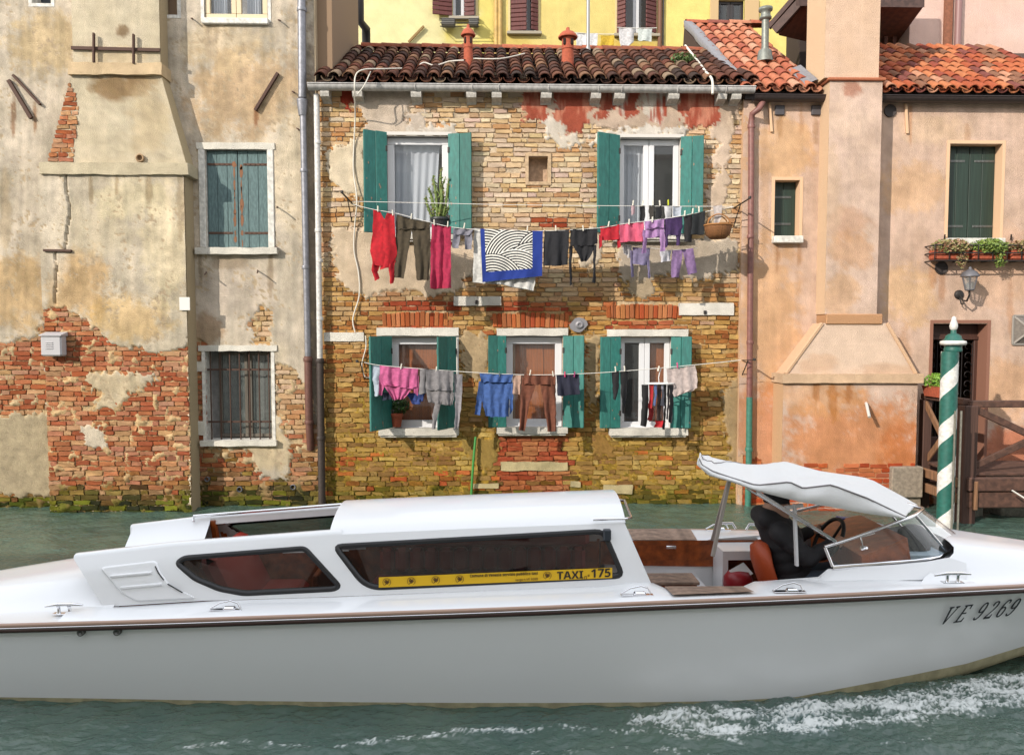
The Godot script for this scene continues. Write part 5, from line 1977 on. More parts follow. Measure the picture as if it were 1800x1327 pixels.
	part(s, "sill", mat("white sill", seen(232, 228, 224), 0.6), dorm)

# ------------------------------------------------------------------ washing
func along(pts: Array, t: float) -> Vector2:
	var n := pts.size() - 1
	var f := clampf(t, 0.0, 1.0) * n
	var i := mini(int(f), n - 1)
	return Vector2(pts[i][0], pts[i][1]).lerp(Vector2(pts[i + 1][0], pts[i + 1][1]), f - i)

# strips: [left edge, right edge] in pixels, top to bottom; each a doubled cloth with folds; joined into one garment
func cloth(strips: Array, out: float, amp: float, folds: float, salt: int) -> Shape:
	var s := Shape.new()
	for k in strips.size():
		var l: Array = strips[k][0]
		var r: Array = strips[k][1]
		var o: float = out + (strips[k][2] if strips[k].size() > 2 else 0.0)
		var rows := 18
		var wpx: float = maxf(absf(r[0][0] - l[0][0]), 4.0)
		var cols := clampi(int(wpx / 2.6), 4, 26)
		var f := maxf(folds * wpx / 40.0, 0.7)
		var fronts := []
		for j in rows + 1:
			var t := float(j) / rows
			var a := along(l, t)
			var b := along(r, t)
			var ring := []
			for i in cols + 1:
				var u := float(i) / cols
				var p := a.lerp(b, u)
				var wob := sin(u * f * TAU + salt * 1.7 + t * 1.3 * sin(salt)) * (0.25 + 0.75 * t) + n2(middle, p.x * 1.0 + salt * 77.0, p.y * 0.14) * 1.7 + n2(fine, p.x * 0.7 + salt * 31.0, p.y * 0.12) * 0.6
				p.x += n2(middle, p.y * 1.1, salt * 50.0 + (0.0 if u < 0.5 else 90.0)) * 1.6 * absf(u - 0.5) * 2.0 * minf(t * 3.0, 1.0)
				p.y += n2(middle, p.x * 1.3, salt * 20.0) * 3.0 * t * minf(1.0, wpx / 30.0) + (1.0 - t) * minf(wpx * 0.035, 2.0) * sin(PI * u)
				ring.append(at(p.x, p.y, ZF + o + wob * amp))
			fronts.append(ring)
		var rings := []
		for line in fronts:
			var ring: Array = line.duplicate()
			var back: Array = line.duplicate()
			back.reverse()
			for q in back: ring.append(q + Vector3(0, 0, -0.005))
			rings.append(ring)
		s.skin(rings, true, true)
	return s

func garment(called: String, strips: Array, out: float, col: Color, label: String, category: String, opt := {}) -> MeshInstance3D:
	var salt: int = taken.size() + strips.size() * 3 + int(strips[0][0][0][0])
	var s := cloth(strips, out, opt.get("amp", 0.016) * 1.35, opt.get("folds", 2.2), salt)
	var m: Material = opt.m if opt.has("m") else fabric(called + label, col)
	return single(s, called, m, label, category, opt.get("group", ""))

func peg(px: float, py: float, out: float, col: Color, key: String, label: String) -> void:
	var p := at(px, py, ZF + out)
	var o := thing("clothes_peg", label, "clothes peg", p, "clothes pegs on the washing lines")
	var tilt := Basis(Vector3.BACK, rng.randf_range(-0.2, 0.2))
	for e in [-1.0, 1.0]:
		var s := Shape.new()
		s.cham(p + tilt * Vector3(0, 0, 0.010 * e), Vector3(0.017, 0.085, 0.013), 0.003, tilt * Basis(Vector3.RIGHT, 0.06 * e))
		part(s, "jaw", mat("peg " + key, col, 0.6), o)
	var t := Shape.new()
	t.tube([p + tilt * Vector3(-0.009, 0.008, 0), p + tilt * Vector3(0.009, 0.008, 0)], 0.008, 8)
	part(t, "spring", mat("peg spring", seen(150, 150, 150), 0.4, {"metal": 0.8}), o)

func cord(pts: Array, out, r: float) -> Shape:
	var path := []
	for i in pts.size():
		path.append(at(pts[i][0], pts[i][1], ZF + (out[i] if out is Array else out)))
	var smooth := []
	for i in path.size() - 1:
		var p0: Vector3 = path[maxi(i - 1, 0)]
		var p3: Vector3 = path[mini(i + 2, path.size() - 1)]
		for k in 6:
			smooth.append(path[i].cubic_interpolate(path[i + 1], p0, p3, k / 6.0))
	smooth.append(path[-1])
	var s := Shape.new()
	s.tube(smooth, r, 6)
	return s

func towel_print() -> ImageTexture:
	var w := 320
	var h := 240
	var im := Image.create(w, h, false, Image.FORMAT_RGB8)
	im.fill(Color(0.07, 0.19, 0.52))
	var fans := [[0.0, 1.15, 9.0], [0.72, 0.95, 0.80], [1.25, 0.75, 0.62], [0.10, 0.55, 0.0], [0.98, 1.10, 0.62], [0.22, 0.30, 0.0], [0.62, 1.45, 0.75], [0.12, 1.50, 0.72]]
	for y in range(0, h - 44):
		for x in range(22, w - 52):
			var p := Vector2((x - 22.0) / (w - 74.0), (y + 6.0) / (w - 74.0))
			var v := 0.0
			for f in fans:
				var d := p.distance_to(Vector2(f[0], f[1] * 0.8))
				if d < f[2]: v = d
			im.set_pixel(x, y, Color(0.93, 0.92, 0.88) if fmod(v, 0.052) < 0.026 else Color(0.05, 0.06, 0.09))
	return ImageTexture.create_from_image(im)

func washing() -> void:
	var rope := mat("white cord", seen(236, 232, 224), 0.7)
	var iron := mat("dark iron", seen(60, 56, 54), 0.6, {"metal": 0.4})
	var OUT := 0.74
	# brackets standing out of the wall and the lines between them
	for d in [[618, 357, 0.80, "iron line bracket between the white cable and the upper left shutter"], [1290, 366, 0.80, "iron line bracket that carries the wicker basket"], [640, 636, 0.66, "iron line bracket at the floral wash end of the lower line"], [1303, 633, 0.66, "iron line bracket by the brown drain pipe"]]:
		var p := at(d[0], d[1], ZF)
		var e := at(d[0], d[1], ZF + d[2])
		var s := Shape.new()
		s.bar(p, Vector3(p.x, p.y + 0.02, e.z), 0.03, 0.012, 0.003, Vector3.RIGHT)
		s.bar(Vector3(p.x, p.y - 0.3, p.z), Vector3(p.x, p.y, p.z + 0.34), 0.014, 0.014)
		s.lathe(Vector3(p.x, p.y + 0.03, e.z - 0.02), [[0.02, -0.02], [0.024, 0.0], [0.02, 0.02]], 10)
		single(s, "line_bracket", iron, d[3], "bracket", "washing line brackets")
	single(cord([[619, 354], [760, 357], [900, 360], [1100, 362], [1290, 363]], 0.45, 0.0055), "washing_line", rope, "straight white cord strung behind the upper row of washing", "washing line", "washing lines")
	single(cord([[620, 359], [655, 368], [700, 376], [760, 392], [800, 400], [850, 404], [950, 406], [1050, 401], [1100, 393], [1165, 385], [1240, 372], [1289, 364]], OUT, 0.0055), "washing_line", rope, "sagging white cord that carries the upper row of washing", "washing line", "washing lines")
	single(cord([[640, 637], [666, 642], [736, 648], [840, 655], [930, 659], [1020, 657], [1100, 652], [1226, 641], [1302, 633]], 0.6, 0.0055), "washing_line", rope, "sagging white cord that carries the lower row of washing", "washing line", "washing lines")
	single(cord([[1088, 428], [1130, 434], [1180, 439], [1226, 436]], 0.62, 0.004), "washing_line", rope, "short low cord that carries the lilac trousers", "washing line", "washing lines")

	# upper row
	garment("tank_top", [[[[656, 368], [655, 400], [651, 430], [650, 442], [656, 466]], [[668, 372], [674, 384], [684, 394], [690, 430], [686, 470]]], [[[680, 374], [676, 384], [674, 396], [672, 430], [668, 474]], [[693, 376], [694, 410], [697, 436], [697, 446], [691, 468]], 0.004],
		[[[655, 456], [653, 476], [659, 494]], [[668, 466], [664, 478], [667, 489]]], [[[682, 466], [684, 480], [686, 500]], [[695, 456], [694, 480], [692, 497]]]], OUT, seen(214, 22, 40), "bright red vest with two trailing straps on the upper line", "vest", {"amp": 0.02})
	garment("trousers", [[[[697, 377], [695, 404]], [[757, 391], [755, 402]], 0.012], [[[696, 398], [694, 440], [693, 487]], [[724, 402], [717, 445], [709, 489]]], [[[723, 402], [729, 450], [732, 493]], [[756, 398], [756, 445], [753, 492]]]], OUT, seen(84, 72, 52), "dark olive trousers hung by the waist on the upper line", "trousers")
	garment("dress", [[[[759, 394], [757, 440], [756, 507]], [[793, 398], [792, 450], [793, 506]]]], OUT, seen(196, 42, 84), "long crimson dress hanging on the upper line", "dress", {"amp": 0.024, "folds": 3.0})
	garment("shorts", [[[[797, 401], [796, 413]], [[834, 401], [828, 413]]], [[[797, 411], [794, 435]], [[809, 411], [806, 437]]], [[[817, 411], [817, 438]], [[830, 411], [829, 438]]]], OUT, seen(150, 148, 160), "small grey striped shorts beside the crimson dress", "shorts")
	garment("bed_sheet", [[[[834, 401], [832, 450], [831, 496]], [[862, 404], [866, 450], [880, 500]]], [[[850, 470], [846, 492]], [[944, 470], [938, 512]]]], OUT - 0.05, seen(234, 232, 226), "white sheet showing behind the blue patterned towel", "sheet")
	var tm := mat("towel print", Color(1, 1, 1), 0.9, {"tex": towel_print(), "own_uv": true, "sheen": 0.2})
	tm.albedo_color = Color(0.9, 0.9, 0.9)
	var tw := Shape.new()
	var lines := []
	for j in 25:
		var t := j / 24.0
		var line := []
		for i in 33:
			var u := i / 32.0
			var p := Vector2(844, 402).lerp(Vector2(954, 406), u).lerp(Vector2(848, 496).lerp(Vector2(953, 485), u), t)
			line.append(at(p.x, p.y, ZF + OUT + 0.02 + (sin(u * 9.0 + t * 2.0) * 0.012 + n2(middle, p.x * 0.7, p.y * 0.3) * 0.03) * (0.3 + 0.7 * t)))
		lines.append(line)
	tw.skin(lines, false)
	var tback := []
	for l in lines:
		var line := []
		for q in l: line.append(q + Vector3(0, 0, -0.012))
		line.reverse()
		tback.append(line)
	tw.skin(tback, false)
	single(tw, "towel", tm, "blue bordered towel with black and white woven line print", "towel")
	garment("black_blouse", [[[[957, 405], [956, 424], [955, 467]], [[1001, 403], [1000, 424], [998, 466]]]], OUT, seen(38, 38, 44), "folded black top between the towel and the strappy leotard", "top")
	garment("leotard", [[[[1003, 402], [1003, 432]], [[1051, 400], [1050, 430]]], [[[1006, 430], [1016, 446], [1022, 458]], [[1046, 430], [1040, 446], [1032, 460]]], [[[1001, 432], [1000, 470], [1002, 502]], [[1007, 432], [1005, 470], [1006, 500]]], [[[1043, 430], [1043, 470], [1041, 496]], [[1049, 430], [1047, 470], [1047, 498]]]], OUT, seen(34, 33, 38), "black leotard with two long straps hanging down", "leotard")
	garment("red_blouse", [[[[1055, 398], [1056, 423]], [[1089, 394], [1089, 420]]], [[[1053, 412], [1054, 438]], [[1059, 414], [1058, 432]]], [[[1085, 414], [1086, 437]], [[1090, 412], [1091, 434]]]], OUT, seen(206, 28, 48), "short red top beside the pink spotted one", "top")
	garment("pink_blouse", [[[[1089, 394], [1090, 426]], [[1132, 389], [1132, 424]]]], OUT, seen(218, 92, 122), "pink spotted top between the red and lilac tops", "top", {"amp": 0.03, "m": mat("pink print", seen(222, 98, 128), 0.9, {"tex": tex_blotch, "scale": 9.0, "sheen": 0.3})})
	garment("lilac_shirt", [[[[1133, 389], [1134, 402]], [[1168, 384], [1168, 399]], 0.02], [[[1134, 400], [1135, 418]], [[1167, 397], [1166, 416]]], [[[1130, 404], [1129, 446]], [[1138, 404], [1136, 444]]], [[[1160, 400], [1161, 442]], [[1168, 400], [1170, 440]]]], OUT, seen(196, 150, 206), "lilac long sleeved shirt on the upper line", "shirt")
	garment("purple_blouse", [[[[1168, 384], [1170, 400], [1172, 412]], [[1200, 379], [1200, 400], [1196, 414]]], [[[1168, 398], [1170, 436]], [[1176, 398], [1174, 434]]], [[[1188, 408], [1190, 432]], [[1198, 408], [1195, 430]]]], OUT, seen(74, 46, 100), "dark purple top with dangling sleeves", "top")
	garment("black_blouse", [[[[1202, 380], [1203, 424]], [[1218, 376], [1216, 426]]]], OUT, seen(36, 32, 36), "narrow black lace top beside the dark purple one", "top")
	garment("black_shorts", [[[[1219, 376], [1214, 412]], [[1240, 370], [1238, 413]]]], OUT, seen(34, 38, 42), "black shorts hanging next to the wicker basket", "shorts")
	# small things on the straight cord
	for d in [[1110, 1116, 378, seen(214, 180, 186), "tiny pink sock on the straight cord"], [1125, 1134, 390, seen(30, 30, 34), "black sock before the white mullion"], [1141, 1150, 386, seen(70, 66, 60), "dark floral sock on the straight cord"], [1154, 1163, 384, seen(32, 32, 36), "black sock before the dark pane"]]:
		garment("sock", [[[[d[0], 361], [d[0], d[2]]], [[d[1], 361], [d[1], d[2] - 2]]]], 0.45, d[3], d[4], "sock", {"group": "socks on the straight cord"})
	garment("briefs", [[[[1168, 362], [1170, 384]], [[1182, 362], [1180, 386]]]], 0.45, seen(234, 234, 236), "white briefs under the yellow peg", "briefs")
	garment("briefs", [[[[1183, 362], [1184, 380]], [[1199, 362], [1196, 382]]]], 0.45, seen(214, 222, 234), "pale blue briefs beside the white pair", "briefs")
	# short low cord
	garment("bra", [[[[1094, 428], [1096, 446]], [[1103, 430], [1104, 450]]], [[[1102, 430], [1103, 454]], [[1111, 431], [1109, 452]]]], 0.62, seen(228, 222, 222), "white and black bra on the short low cord", "bra")
	garment("camisole", [[[[1112, 434], [1113, 464]], [[1143, 436], [1141, 465]]], [[[1108, 440], [1110, 488]], [[1114, 440], [1114, 486]]], [[[1138, 460], [1140, 490]], [[1142, 460], [1143, 488]]]], 0.62, seen(150, 140, 178), "blue lilac camisole with hanging straps", "camisole")
	garment("briefs", [[[[1160, 440], [1162, 460]], [[1181, 440], [1178, 459]]]], 0.62, seen(232, 230, 238), "white patterned briefs beside the lilac trousers", "briefs")
	garment("child_trousers", [[[[1182, 440], [1180, 487]], [[1201, 438], [1194, 488]]], [[[1199, 438], [1205, 460], [1210, 484]], [[1219, 436], [1222, 460], [1226, 478]]]], 0.62, seen(156, 124, 172), "small lilac trousers on the short low cord", "trousers")

	# lower row
	var LO := 0.6
	garment("floral_blouse", [[[[653, 642], [648, 665], [656, 672]], [[668, 644], [666, 668], [668, 676]]], [[[656, 668], [658, 697]], [[668, 668], [666, 696]]]], LO - 0.05, seen(176, 190, 206), "pale blue floral top at the end of the lower line", "top", {"m": mat("floral print", seen(186, 198, 212), 0.9, {"tex": tex_blotch, "scale": 11.0})})
	garment("pink_shirt", [[[[667, 642], [668, 672], [672, 676]], [[735, 648], [732, 680], [728, 684]], 0.02], [[[670, 672], [690, 702]], [[728, 680], [708, 703]]], [[[666, 660], [665, 694]], [[677, 666], [671, 695]]], [[[726, 664], [727, 690]], [[736, 660], [735, 696]]]], LO, seen(226, 110, 164), "pink long sleeved shirt on the lower line", "shirt", {"folds": 2.6})
	garment("jeans_shorts", [[[[670, 690], [672, 704]], [[690, 690], [686, 702]]]], LO - 0.08, seen(48, 56, 80), "dark denim shorts peeping out below the pink shirt", "shorts")
	garment("swimming_trunks", [[[[712, 690], [722, 705]], [[748, 690], [744, 704]]], [[[720, 702], [724, 710]], [[740, 702], [737, 710]]]], LO - 0.08, seen(62, 84, 156), "blue swimming trunks below the pink and grey shirts", "trunks")
	garment("grey_shirt", [[[[738, 648], [737, 680], [736, 694]], [[748, 648], [750, 684], [752, 690]]], [[[748, 648], [748, 684]], [[797, 652], [797, 688]], 0.02], [[[748, 682], [752, 706]], [[797, 686], [793, 714]]], [[[766, 700], [760, 728], [759, 755]], [[778, 700], [770, 728], [765, 753]]], [[[780, 690], [784, 712]], [[798, 690], [796, 712]]]], LO, seen(150, 146, 148), "grey sweatshirt with one sleeve trailing to the sill", "sweatshirt", {"folds": 2.6})
	garment("grey_scarf", [[[[798, 657], [799, 690], [800, 720], [799, 756]], [[813, 658], [812, 690], [810, 720], [805, 752]]]], LO - 0.02, seen(164, 160, 164), "pale grey leggings hanging at the window jamb", "leggings")
	garment("hooded_jacket", [[[[843, 656], [846, 672]], [[902, 658], [898, 672]], 0.03], [[[845, 668], [846, 700], [854, 732]], [[900, 668], [896, 700], [894, 733]]], [[[842, 670], [838, 700], [834, 728]], [[850, 672], [848, 700], [844, 730]]], [[[892, 672], [896, 704], [896, 730]], [[901, 672], [902, 704], [902, 720]]]], LO, seen(72, 108, 176), "blue hooded jacket with white cuff trim", "jacket", {"folds": 2.4})
	garment("baby_shirt", [[[[902, 660], [901, 692]], [[916, 659], [914, 694]]]], LO, seen(216, 178, 158), "small peach shirt between the blue jacket and brown trousers", "shirt")
	garment("brown_trousers", [[[[921, 658], [922, 676]], [[977, 660], [976, 675]], 0.02], [[[918, 662], [915, 700], [912, 756]], [[942, 676], [930, 712], [923, 758]]], [[[950, 676], [956, 712], [963, 758]], [[977, 664], [977, 700], [978, 757]]]], LO, seen(132, 76, 54), "rust brown trousers before the middle lower window", "trousers", {"amp": 0.02})
	garment("navy_shorts", [[[[978, 658], [980, 696]], [[1018, 656], [1020, 692]]]], LO, seen(42, 44, 66), "navy shorts held by pink pegs", "shorts")
	garment("leggings", [[[[1075, 653], [1077, 680], [1078, 702]], [[1089, 652], [1088, 682], [1083, 704]]]], LO, seen(34, 33, 37), "short black leggings over the teal shutter", "leggings")
	garment("leggings", [[[[1090, 652], [1092, 690], [1094, 726]], [[1104, 651], [1102, 690], [1098, 728]]]], LO - 0.02, seen(30, 29, 33), "long black leggings before the dark pane", "leggings")
	garment("linen_cloth", [[[[1172, 648], [1174, 672], [1182, 690], [1186, 697]], [[1222, 642], [1226, 660], [1226, 682], [1214, 688]]]], LO, seen(222, 204, 198), "pale linen cloth held by a pink peg on the lower line", "cloth", {"amp": 0.012})
	# sock hanger
	var hp := at(1159, 674, ZF + LO)
	var hang := thing("sock_hanger", "white plastic drying hanger with a hook on the lower line", "hanger", hp)
	var hm := mat("hanger plastic", seen(236, 234, 232), 0.5)
	var s := Shape.new()
	s.tube([hp, at(1158, 664, ZF + LO), at(1160, 654, ZF + LO), at(1162, 649, ZF + LO), at(1158, 645, ZF + LO), at(1156, 651, ZF + LO)], 0.008, 6)
	part(s, "hook", hm, hang)
	s = Shape.new()
	var loop := []
	for k in 21: loop.append(hp + Vector3(cos(TAU * k / 20.0) * 0.22, 0, sin(TAU * k / 20.0) * 0.14))
	s.tube(loop, 0.009, 6)
	s.tube([hp + Vector3(-0.22, 0, 0), hp + Vector3(0.22, 0, 0)], 0.009, 6)
	s.tube([hp + Vector3(0, 0, -0.14), hp + Vector3(0, 0, 0.14)], 0.009, 6)
	part(s, "ring", hm, hang)
	var socks := [[1128, 1140, 748, seen(34, 33, 36), "long black sock at the hanger's rim"], [1141, 1149, 716, seen(196, 40, 46), "red sock above a striped one"], [1140, 1149, 738, seen(206, 60, 60), "red and white banded sock"], [1150, 1155, 712, seen(96, 120, 170), "blue striped sock on the hanger"], [1155, 1163, 744, seen(66, 50, 48), "long dark brown sock on the hanger"],
		[1163, 1171, 712, seen(196, 196, 210), "pale grey patterned sock on the hanger"], [1167, 1172, 754, seen(36, 35, 38), "thin black sock touching the sill"], [1173, 1177, 736, seen(92, 88, 94), "slate grey sock on the hanger"], [1177, 1184, 742, seen(42, 40, 46), "charcoal sock beside the linen cloth"], [1152, 1170, 750, seen(206, 30, 40), "bright red briefs low on the hanger"]]
	for i in socks.size():
		var d: Array = socks[i]
		var top := 676 if i < 9 else 739
		if i == 2: top = 716
		garment("sock" if i < 9 else "red_briefs", [[[[d[0], top], [d[0] + 1, (top + d[2]) / 2.0], [d[0] - 2, d[2]]], [[d[1], top], [d[1], (top + d[2]) / 2.0], [d[1] - 3, d[2] + 2]]]], LO + 0.10 * sin(i * 2.4), d[3], d[4], "sock" if i < 9 else "briefs", {"group": "socks on the drying hanger"})
	# pegs
	var ivory := seen(236, 230, 214)
	for d in [[664, 367], [690, 374], [723, 380], [763, 391], [787, 394], [816, 397], [927, 402], [977, 401], [1025, 401], [1070, 394], [1106, 390], [1147, 386], [1204, 375], [1218, 371], [1229, 368]]:
		peg(d[0], d[1], OUT + 0.02, ivory, "ivory", "ivory clothes peg on the sagging upper cord")
	for d in [[1113, 357], [1130, 357], [1148, 356], [1160, 357]]:
		peg(d[0], d[1], 0.47, ivory, "ivory", "ivory clothes peg on the straight upper cord")
	peg(1175, 356, 0.47, seen(214, 220, 40), "yellow", "yellow clothes peg over the white briefs")
	for d in [[705, 644], [767, 649], [932, 655], [972, 657], [1082, 649], [1098, 648], [1158, 648]]:
		peg(d[0], d[1], LO + 0.02, ivory, "ivory", "ivory clothes peg on the lower cord")
	peg(878, 657, LO + 0.02, seen(90, 100, 110), "slate", "slate clothes peg on the blue jacket")
	peg(993, 658, LO + 0.02, seen(220, 60, 110), "pink", "pink clothes peg on the waistband of the navy shorts")
	peg(1010, 658, LO + 0.02, seen(160, 50, 110), "mauve", "mauve clothes peg on the navy shorts")
	peg(1191, 642, LO + 0.02, seen(214, 90, 140), "rose", "rose clothes peg on the linen cloth")

# ------------------------------------------------------------------ landing stage and mooring pole
func landing() -> void:
	var zf := -11.0
	var zb := ZF + 0.18
	var x0 := at(1700, 800, zf).x
	var x1 := x0 + 4.0
	var deck_y := at(1750, 838, zf).y
	var rail_y := at(1750, 716, zf).y
	var dock := thing("landing_stage", "dark timber landing stage with cross braced railings before the iron scroll door", "landing stage", Vector3(x0, 0, zf))
	var tim := wood("tarred timber", seen(104, 72, 58), 0.75)
	var tim_up := wood("tarred upright timber", seen(96, 66, 54), 0.75, 1)
	var light := wood("weathered timber", seen(160, 116, 82), 0.8, 2)
	var s: Shape
	for p in [[x0, zf, 0.2], [x0 - 0.02, zb + 0.06, 0.14], [x0 + 2.1, zf, 0.16], [x1, zf, 0.16]]:
		s = Shape.new()
		s.cham(Vector3(p[0], (rail_y + 0.03 - 0.5) / 2, p[1]), Vector3(p[2], rail_y + 0.53, p[2]), 0.012)
		part(s, "post", tim_up, dock)
	for d in [[Vector3(x0, rail_y, zf), Vector3(x1, rail_y, zf), 0.1], [Vector3(x0 - 0.02, rail_y + 0.03, zf), Vector3(x0 - 0.02, rail_y + 0.03, zb), 0.09]]:
		s = Shape.new()
		s.bar(d[0] + Vector3(0, 0.05, 0), d[1] + Vector3(0, 0.05, 0), d[2], 0.11, 0.01)
		part(s, "top_rail", tim, dock)
	for d in [[x0 + 0.1, x0 + 1.95], [x0 + 2.2, x1]]:
		for k in 2:
			s = Shape.new()
			var za := zf + (0.025 if k == 0 else -0.025)
			s.bar(Vector3(d[0], rail_y - 0.03 if k == 0 else deck_y + 0.14, za), Vector3(d[1], deck_y + 0.14 if k == 0 else rail_y - 0.03, za), 0.1, 0.045, 0.008)
			part(s, "cross_brace", tim, dock)
	for k in 2:
		s = Shape.new()
		var xa := x0 - 0.02 + (0.03 if k == 0 else -0.03)
		s.bar(Vector3(xa, rail_y - 0.02 if k == 0 else deck_y + 0.1, zf - 0.12), Vector3(xa, deck_y + 0.1 if k == 0 else rail_y - 0.02, zb + 0.1), 0.1, 0.04, 0.008)
		part(s, "cross_brace", light, dock)
	for d in [[deck_y - 0.09, 0.2, 0.04], [deck_y - 0.32, 0.24, 0.0]]:
		s = Shape.new()
		s.bar(Vector3(x0 - 0.05, d[0], zf + d[2] + 0.06), Vector3(x1, d[0], zf + d[2] + 0.06), d[1], 0.1, 0.015)
		part(s, "beam", tim, dock)
		s = Shape.new()
		s.bar(Vector3(x0 - 0.12, d[0], zf), Vector3(x0 - 0.12, d[0], zb), 0.14, 0.07, 0.01)
		part(s, "beam", light, dock)
	for k in 9:
		s = Shape.new()
		var z := zf - 0.06 - k * 0.125
		s.cham(Vector3((x0 + x1) / 2, deck_y + 0.03 + rng.randf_range(-0.004, 0.004), z), Vector3(x1 - x0, 0.04, 0.115), 0.006)
		part(s, "deck_plank", tim, dock)
	s = Shape.new()
	s.cham(Vector3(x0 + 0.06, deck_y - 0.25, zf + 0.14), Vector3(0.06, 0.42, 0.04), 0.006)
	part(s, "cleat_board", light, dock)
	var conc := mat("grey concrete", seen(150, 148, 136), 0.9, {"tex": tex_blotch, "scale": 2.0})
	for d in [[1712, 904, 0.12, 0.3], [1772, 902, 0.36, 0.34]]:
		var p := at(d[0], d[1], zf - 0.5)
		s = Shape.new()
		s.cham(Vector3(p.x, p.y - 0.2, p.z), Vector3(d[2], d[3] + 0.5, 0.3), 0.02)
		part(s, "footing", conc, dock)
	s = Shape.new()
	s.tube([at(1780, 862, zf + 0.3), at(1812, 882, zf + 0.36)], 0.012, 6)
	single(s, "mooring_line", mat("white cord", seen(236, 232, 224), 0.7), "short white mooring line on the front beam of the landing stage", "rope")
	# trough with a bright plant on the side rail
	var tp := Vector3(x0 - 0.05, rail_y + 0.10, zb + 0.42)
	var pot := thing("plant_trough", "terracotta trough of bright lime green leaves on the landing rail", "planter", tp)
	s = Shape.new()
	s.hexa([tp + Vector3(-0.08, 0, -0.22), tp + Vector3(0.08, 0, -0.22), tp + Vector3(0.08, 0, 0.22), tp + Vector3(-0.08, 0, 0.22), tp + Vector3(-0.11, 0.16, -0.25), tp + Vector3(0.11, 0.16, -0.25), tp + Vector3(0.11, 0.16, 0.25), tp + Vector3(-0.11, 0.16, 0.25)])
	part(s, "trough", mat("terracotta", seen(186, 92, 62), 0.85, {"tex": tex_blotch, "scale": 3.0}), pot)
	part(leaves(tp + Vector3(0, 0.24, 0), Vector3(0.19, 0.13, 0.28), 520, 0.04, [Color(0.16, 0.30, 0.03), Color(0.22, 0.38, 0.05), Color(0.10, 0.22, 0.02)]), "foliage", leaf_mat(), pot)
	# striped mooring pole
	var zp := -10.5
	var foot := at(1661, 940, zp)
	foot.y = -0.5
	var head := at(1676, 618, zp)
	var ax := (head - foot).normalized()
	var turn := Basis(Vector3.RIGHT, ax, Vector3.RIGHT.cross(ax)).orthonormalized()
	var pole := thing("mooring_pole", "green and white spiral striped mooring pole with a white finial", "mooring pole", Vector3(foot.x, -0.5, foot.z))
	var r := 0.110
	var len := (head - foot).length()
	var gm := mat("pole green", seen(40, 106, 94), 0.5, {"tex": tex_blotch, "scale": 2.0})
	var wm2 := mat("pole white", seen(236, 234, 228), 0.5, {"tex": tex_blotch, "scale": 2.0})
	var sides := 36
	var bands := [Shape.new(), Shape.new()]
	var pitch := 0.66
	for turns in range(-1, 6):
		for key in 2:
			var b: Shape = bands[key]
			var grid := []
			for i in sides + 1:
				var t := TAU * i / sides
				var line := []
				for e in 9:
					var f := (0.0 if key == 0 else 0.58) + (0.58 if key == 0 else 0.42) * e / 8.0
					var y := clampf((turns + f + i / float(sides)) * pitch + 0.33, 0.0, len)
					line.append(foot + turn * Vector3(cos(t) * r, y, -sin(t) * r))
				grid.append(line)
			b.skin(grid, false)
	part(bands[0], "green_stripe", gm, pole)
	part(bands[1], "white_stripe", wm2, pole)
	s = Shape.new()
	s.lathe(head, [[r, 0.0], [r * 1.05, 0.01], [r * 1.05, 0.04], [r, 0.05], [r, 0.08], [r * 1.1, 0.085]], 28, turn)
	s.lathe(head, [[r * 1.2, 0.155], [r * 0.95, 0.18], [r * 0.9, 0.215], [r * 0.6, 0.24], [r * 0.35, 0.25], [r * 0.3, 0.30]], 24, turn)
	part(s, "cap", gm, pole)
	s = Shape.new()
	s.lathe(head, [[r * 1.1, 0.085], [r * 1.45, 0.095], [r * 1.52, 0.12], [r * 1.45, 0.145], [r * 1.1, 0.155]], 28, turn)
	part(s, "collar", wm2, pole)
	s = Shape.new()
	s.lathe(head, [[0.02, 0.29], [0.045, 0.31], [0.055, 0.35], [0.045, 0.40], [0.03, 0.44], [0.028, 0.47], [0.0, 0.49]], 16, turn)
	part(s, "finial", wm2, pole)
	var steel := mat("galvanised strip", seen(150, 146, 134), 0.5, {"metal": 0.4, "tex": tex_blotch, "scale": 3.0})
	for d in [0.02, 0.105]:
		s = Shape.new()
		s.bar(foot + turn * Vector3(d, 0.1, r + 0.02), foot + turn * Vector3(d, 2.2, r + 0.02), 0.03, 0.02, 0.004)
		part(s, "guard_strip", steel, pole)

func leaf_mat() -> StandardMaterial3D:
	return mat("leaf", Color(1, 1, 1), 0.6, {"vc": true, "back": Color(0.35, 0.4, 0.2)})

# small pointed leaves spread through an ellipsoid
func leaves(c: Vector3, size: Vector3, n: int, l: float, cols: Array) -> Shape:
	var s := Shape.new()
	for i in n:
		var d := Vector3(rng.randfn(), rng.randfn(), rng.randfn()).normalized() * pow(rng.randf(), 0.35)
		var p := c + d * size
		var x := Vector3(rng.randfn(), rng.randfn() * 0.7, rng.randfn()).normalized()
		var y := x.cross(Vector3(rng.randfn(), rng.randfn(), rng.randfn())).normalized()
		var z := x.cross(y)
		var k := l * rng.randf_range(0.6, 1.3)
		s.col = cols[rng.randi() % cols.size()]
		var m := p + z * k * 0.15
		s.tri(p - x * k * 0.6, m + y * k * 0.32, p + x * k * 0.6)
		s.tri(p - x * k * 0.6, p + x * k * 0.6, m - y * k * 0.32)
	return s

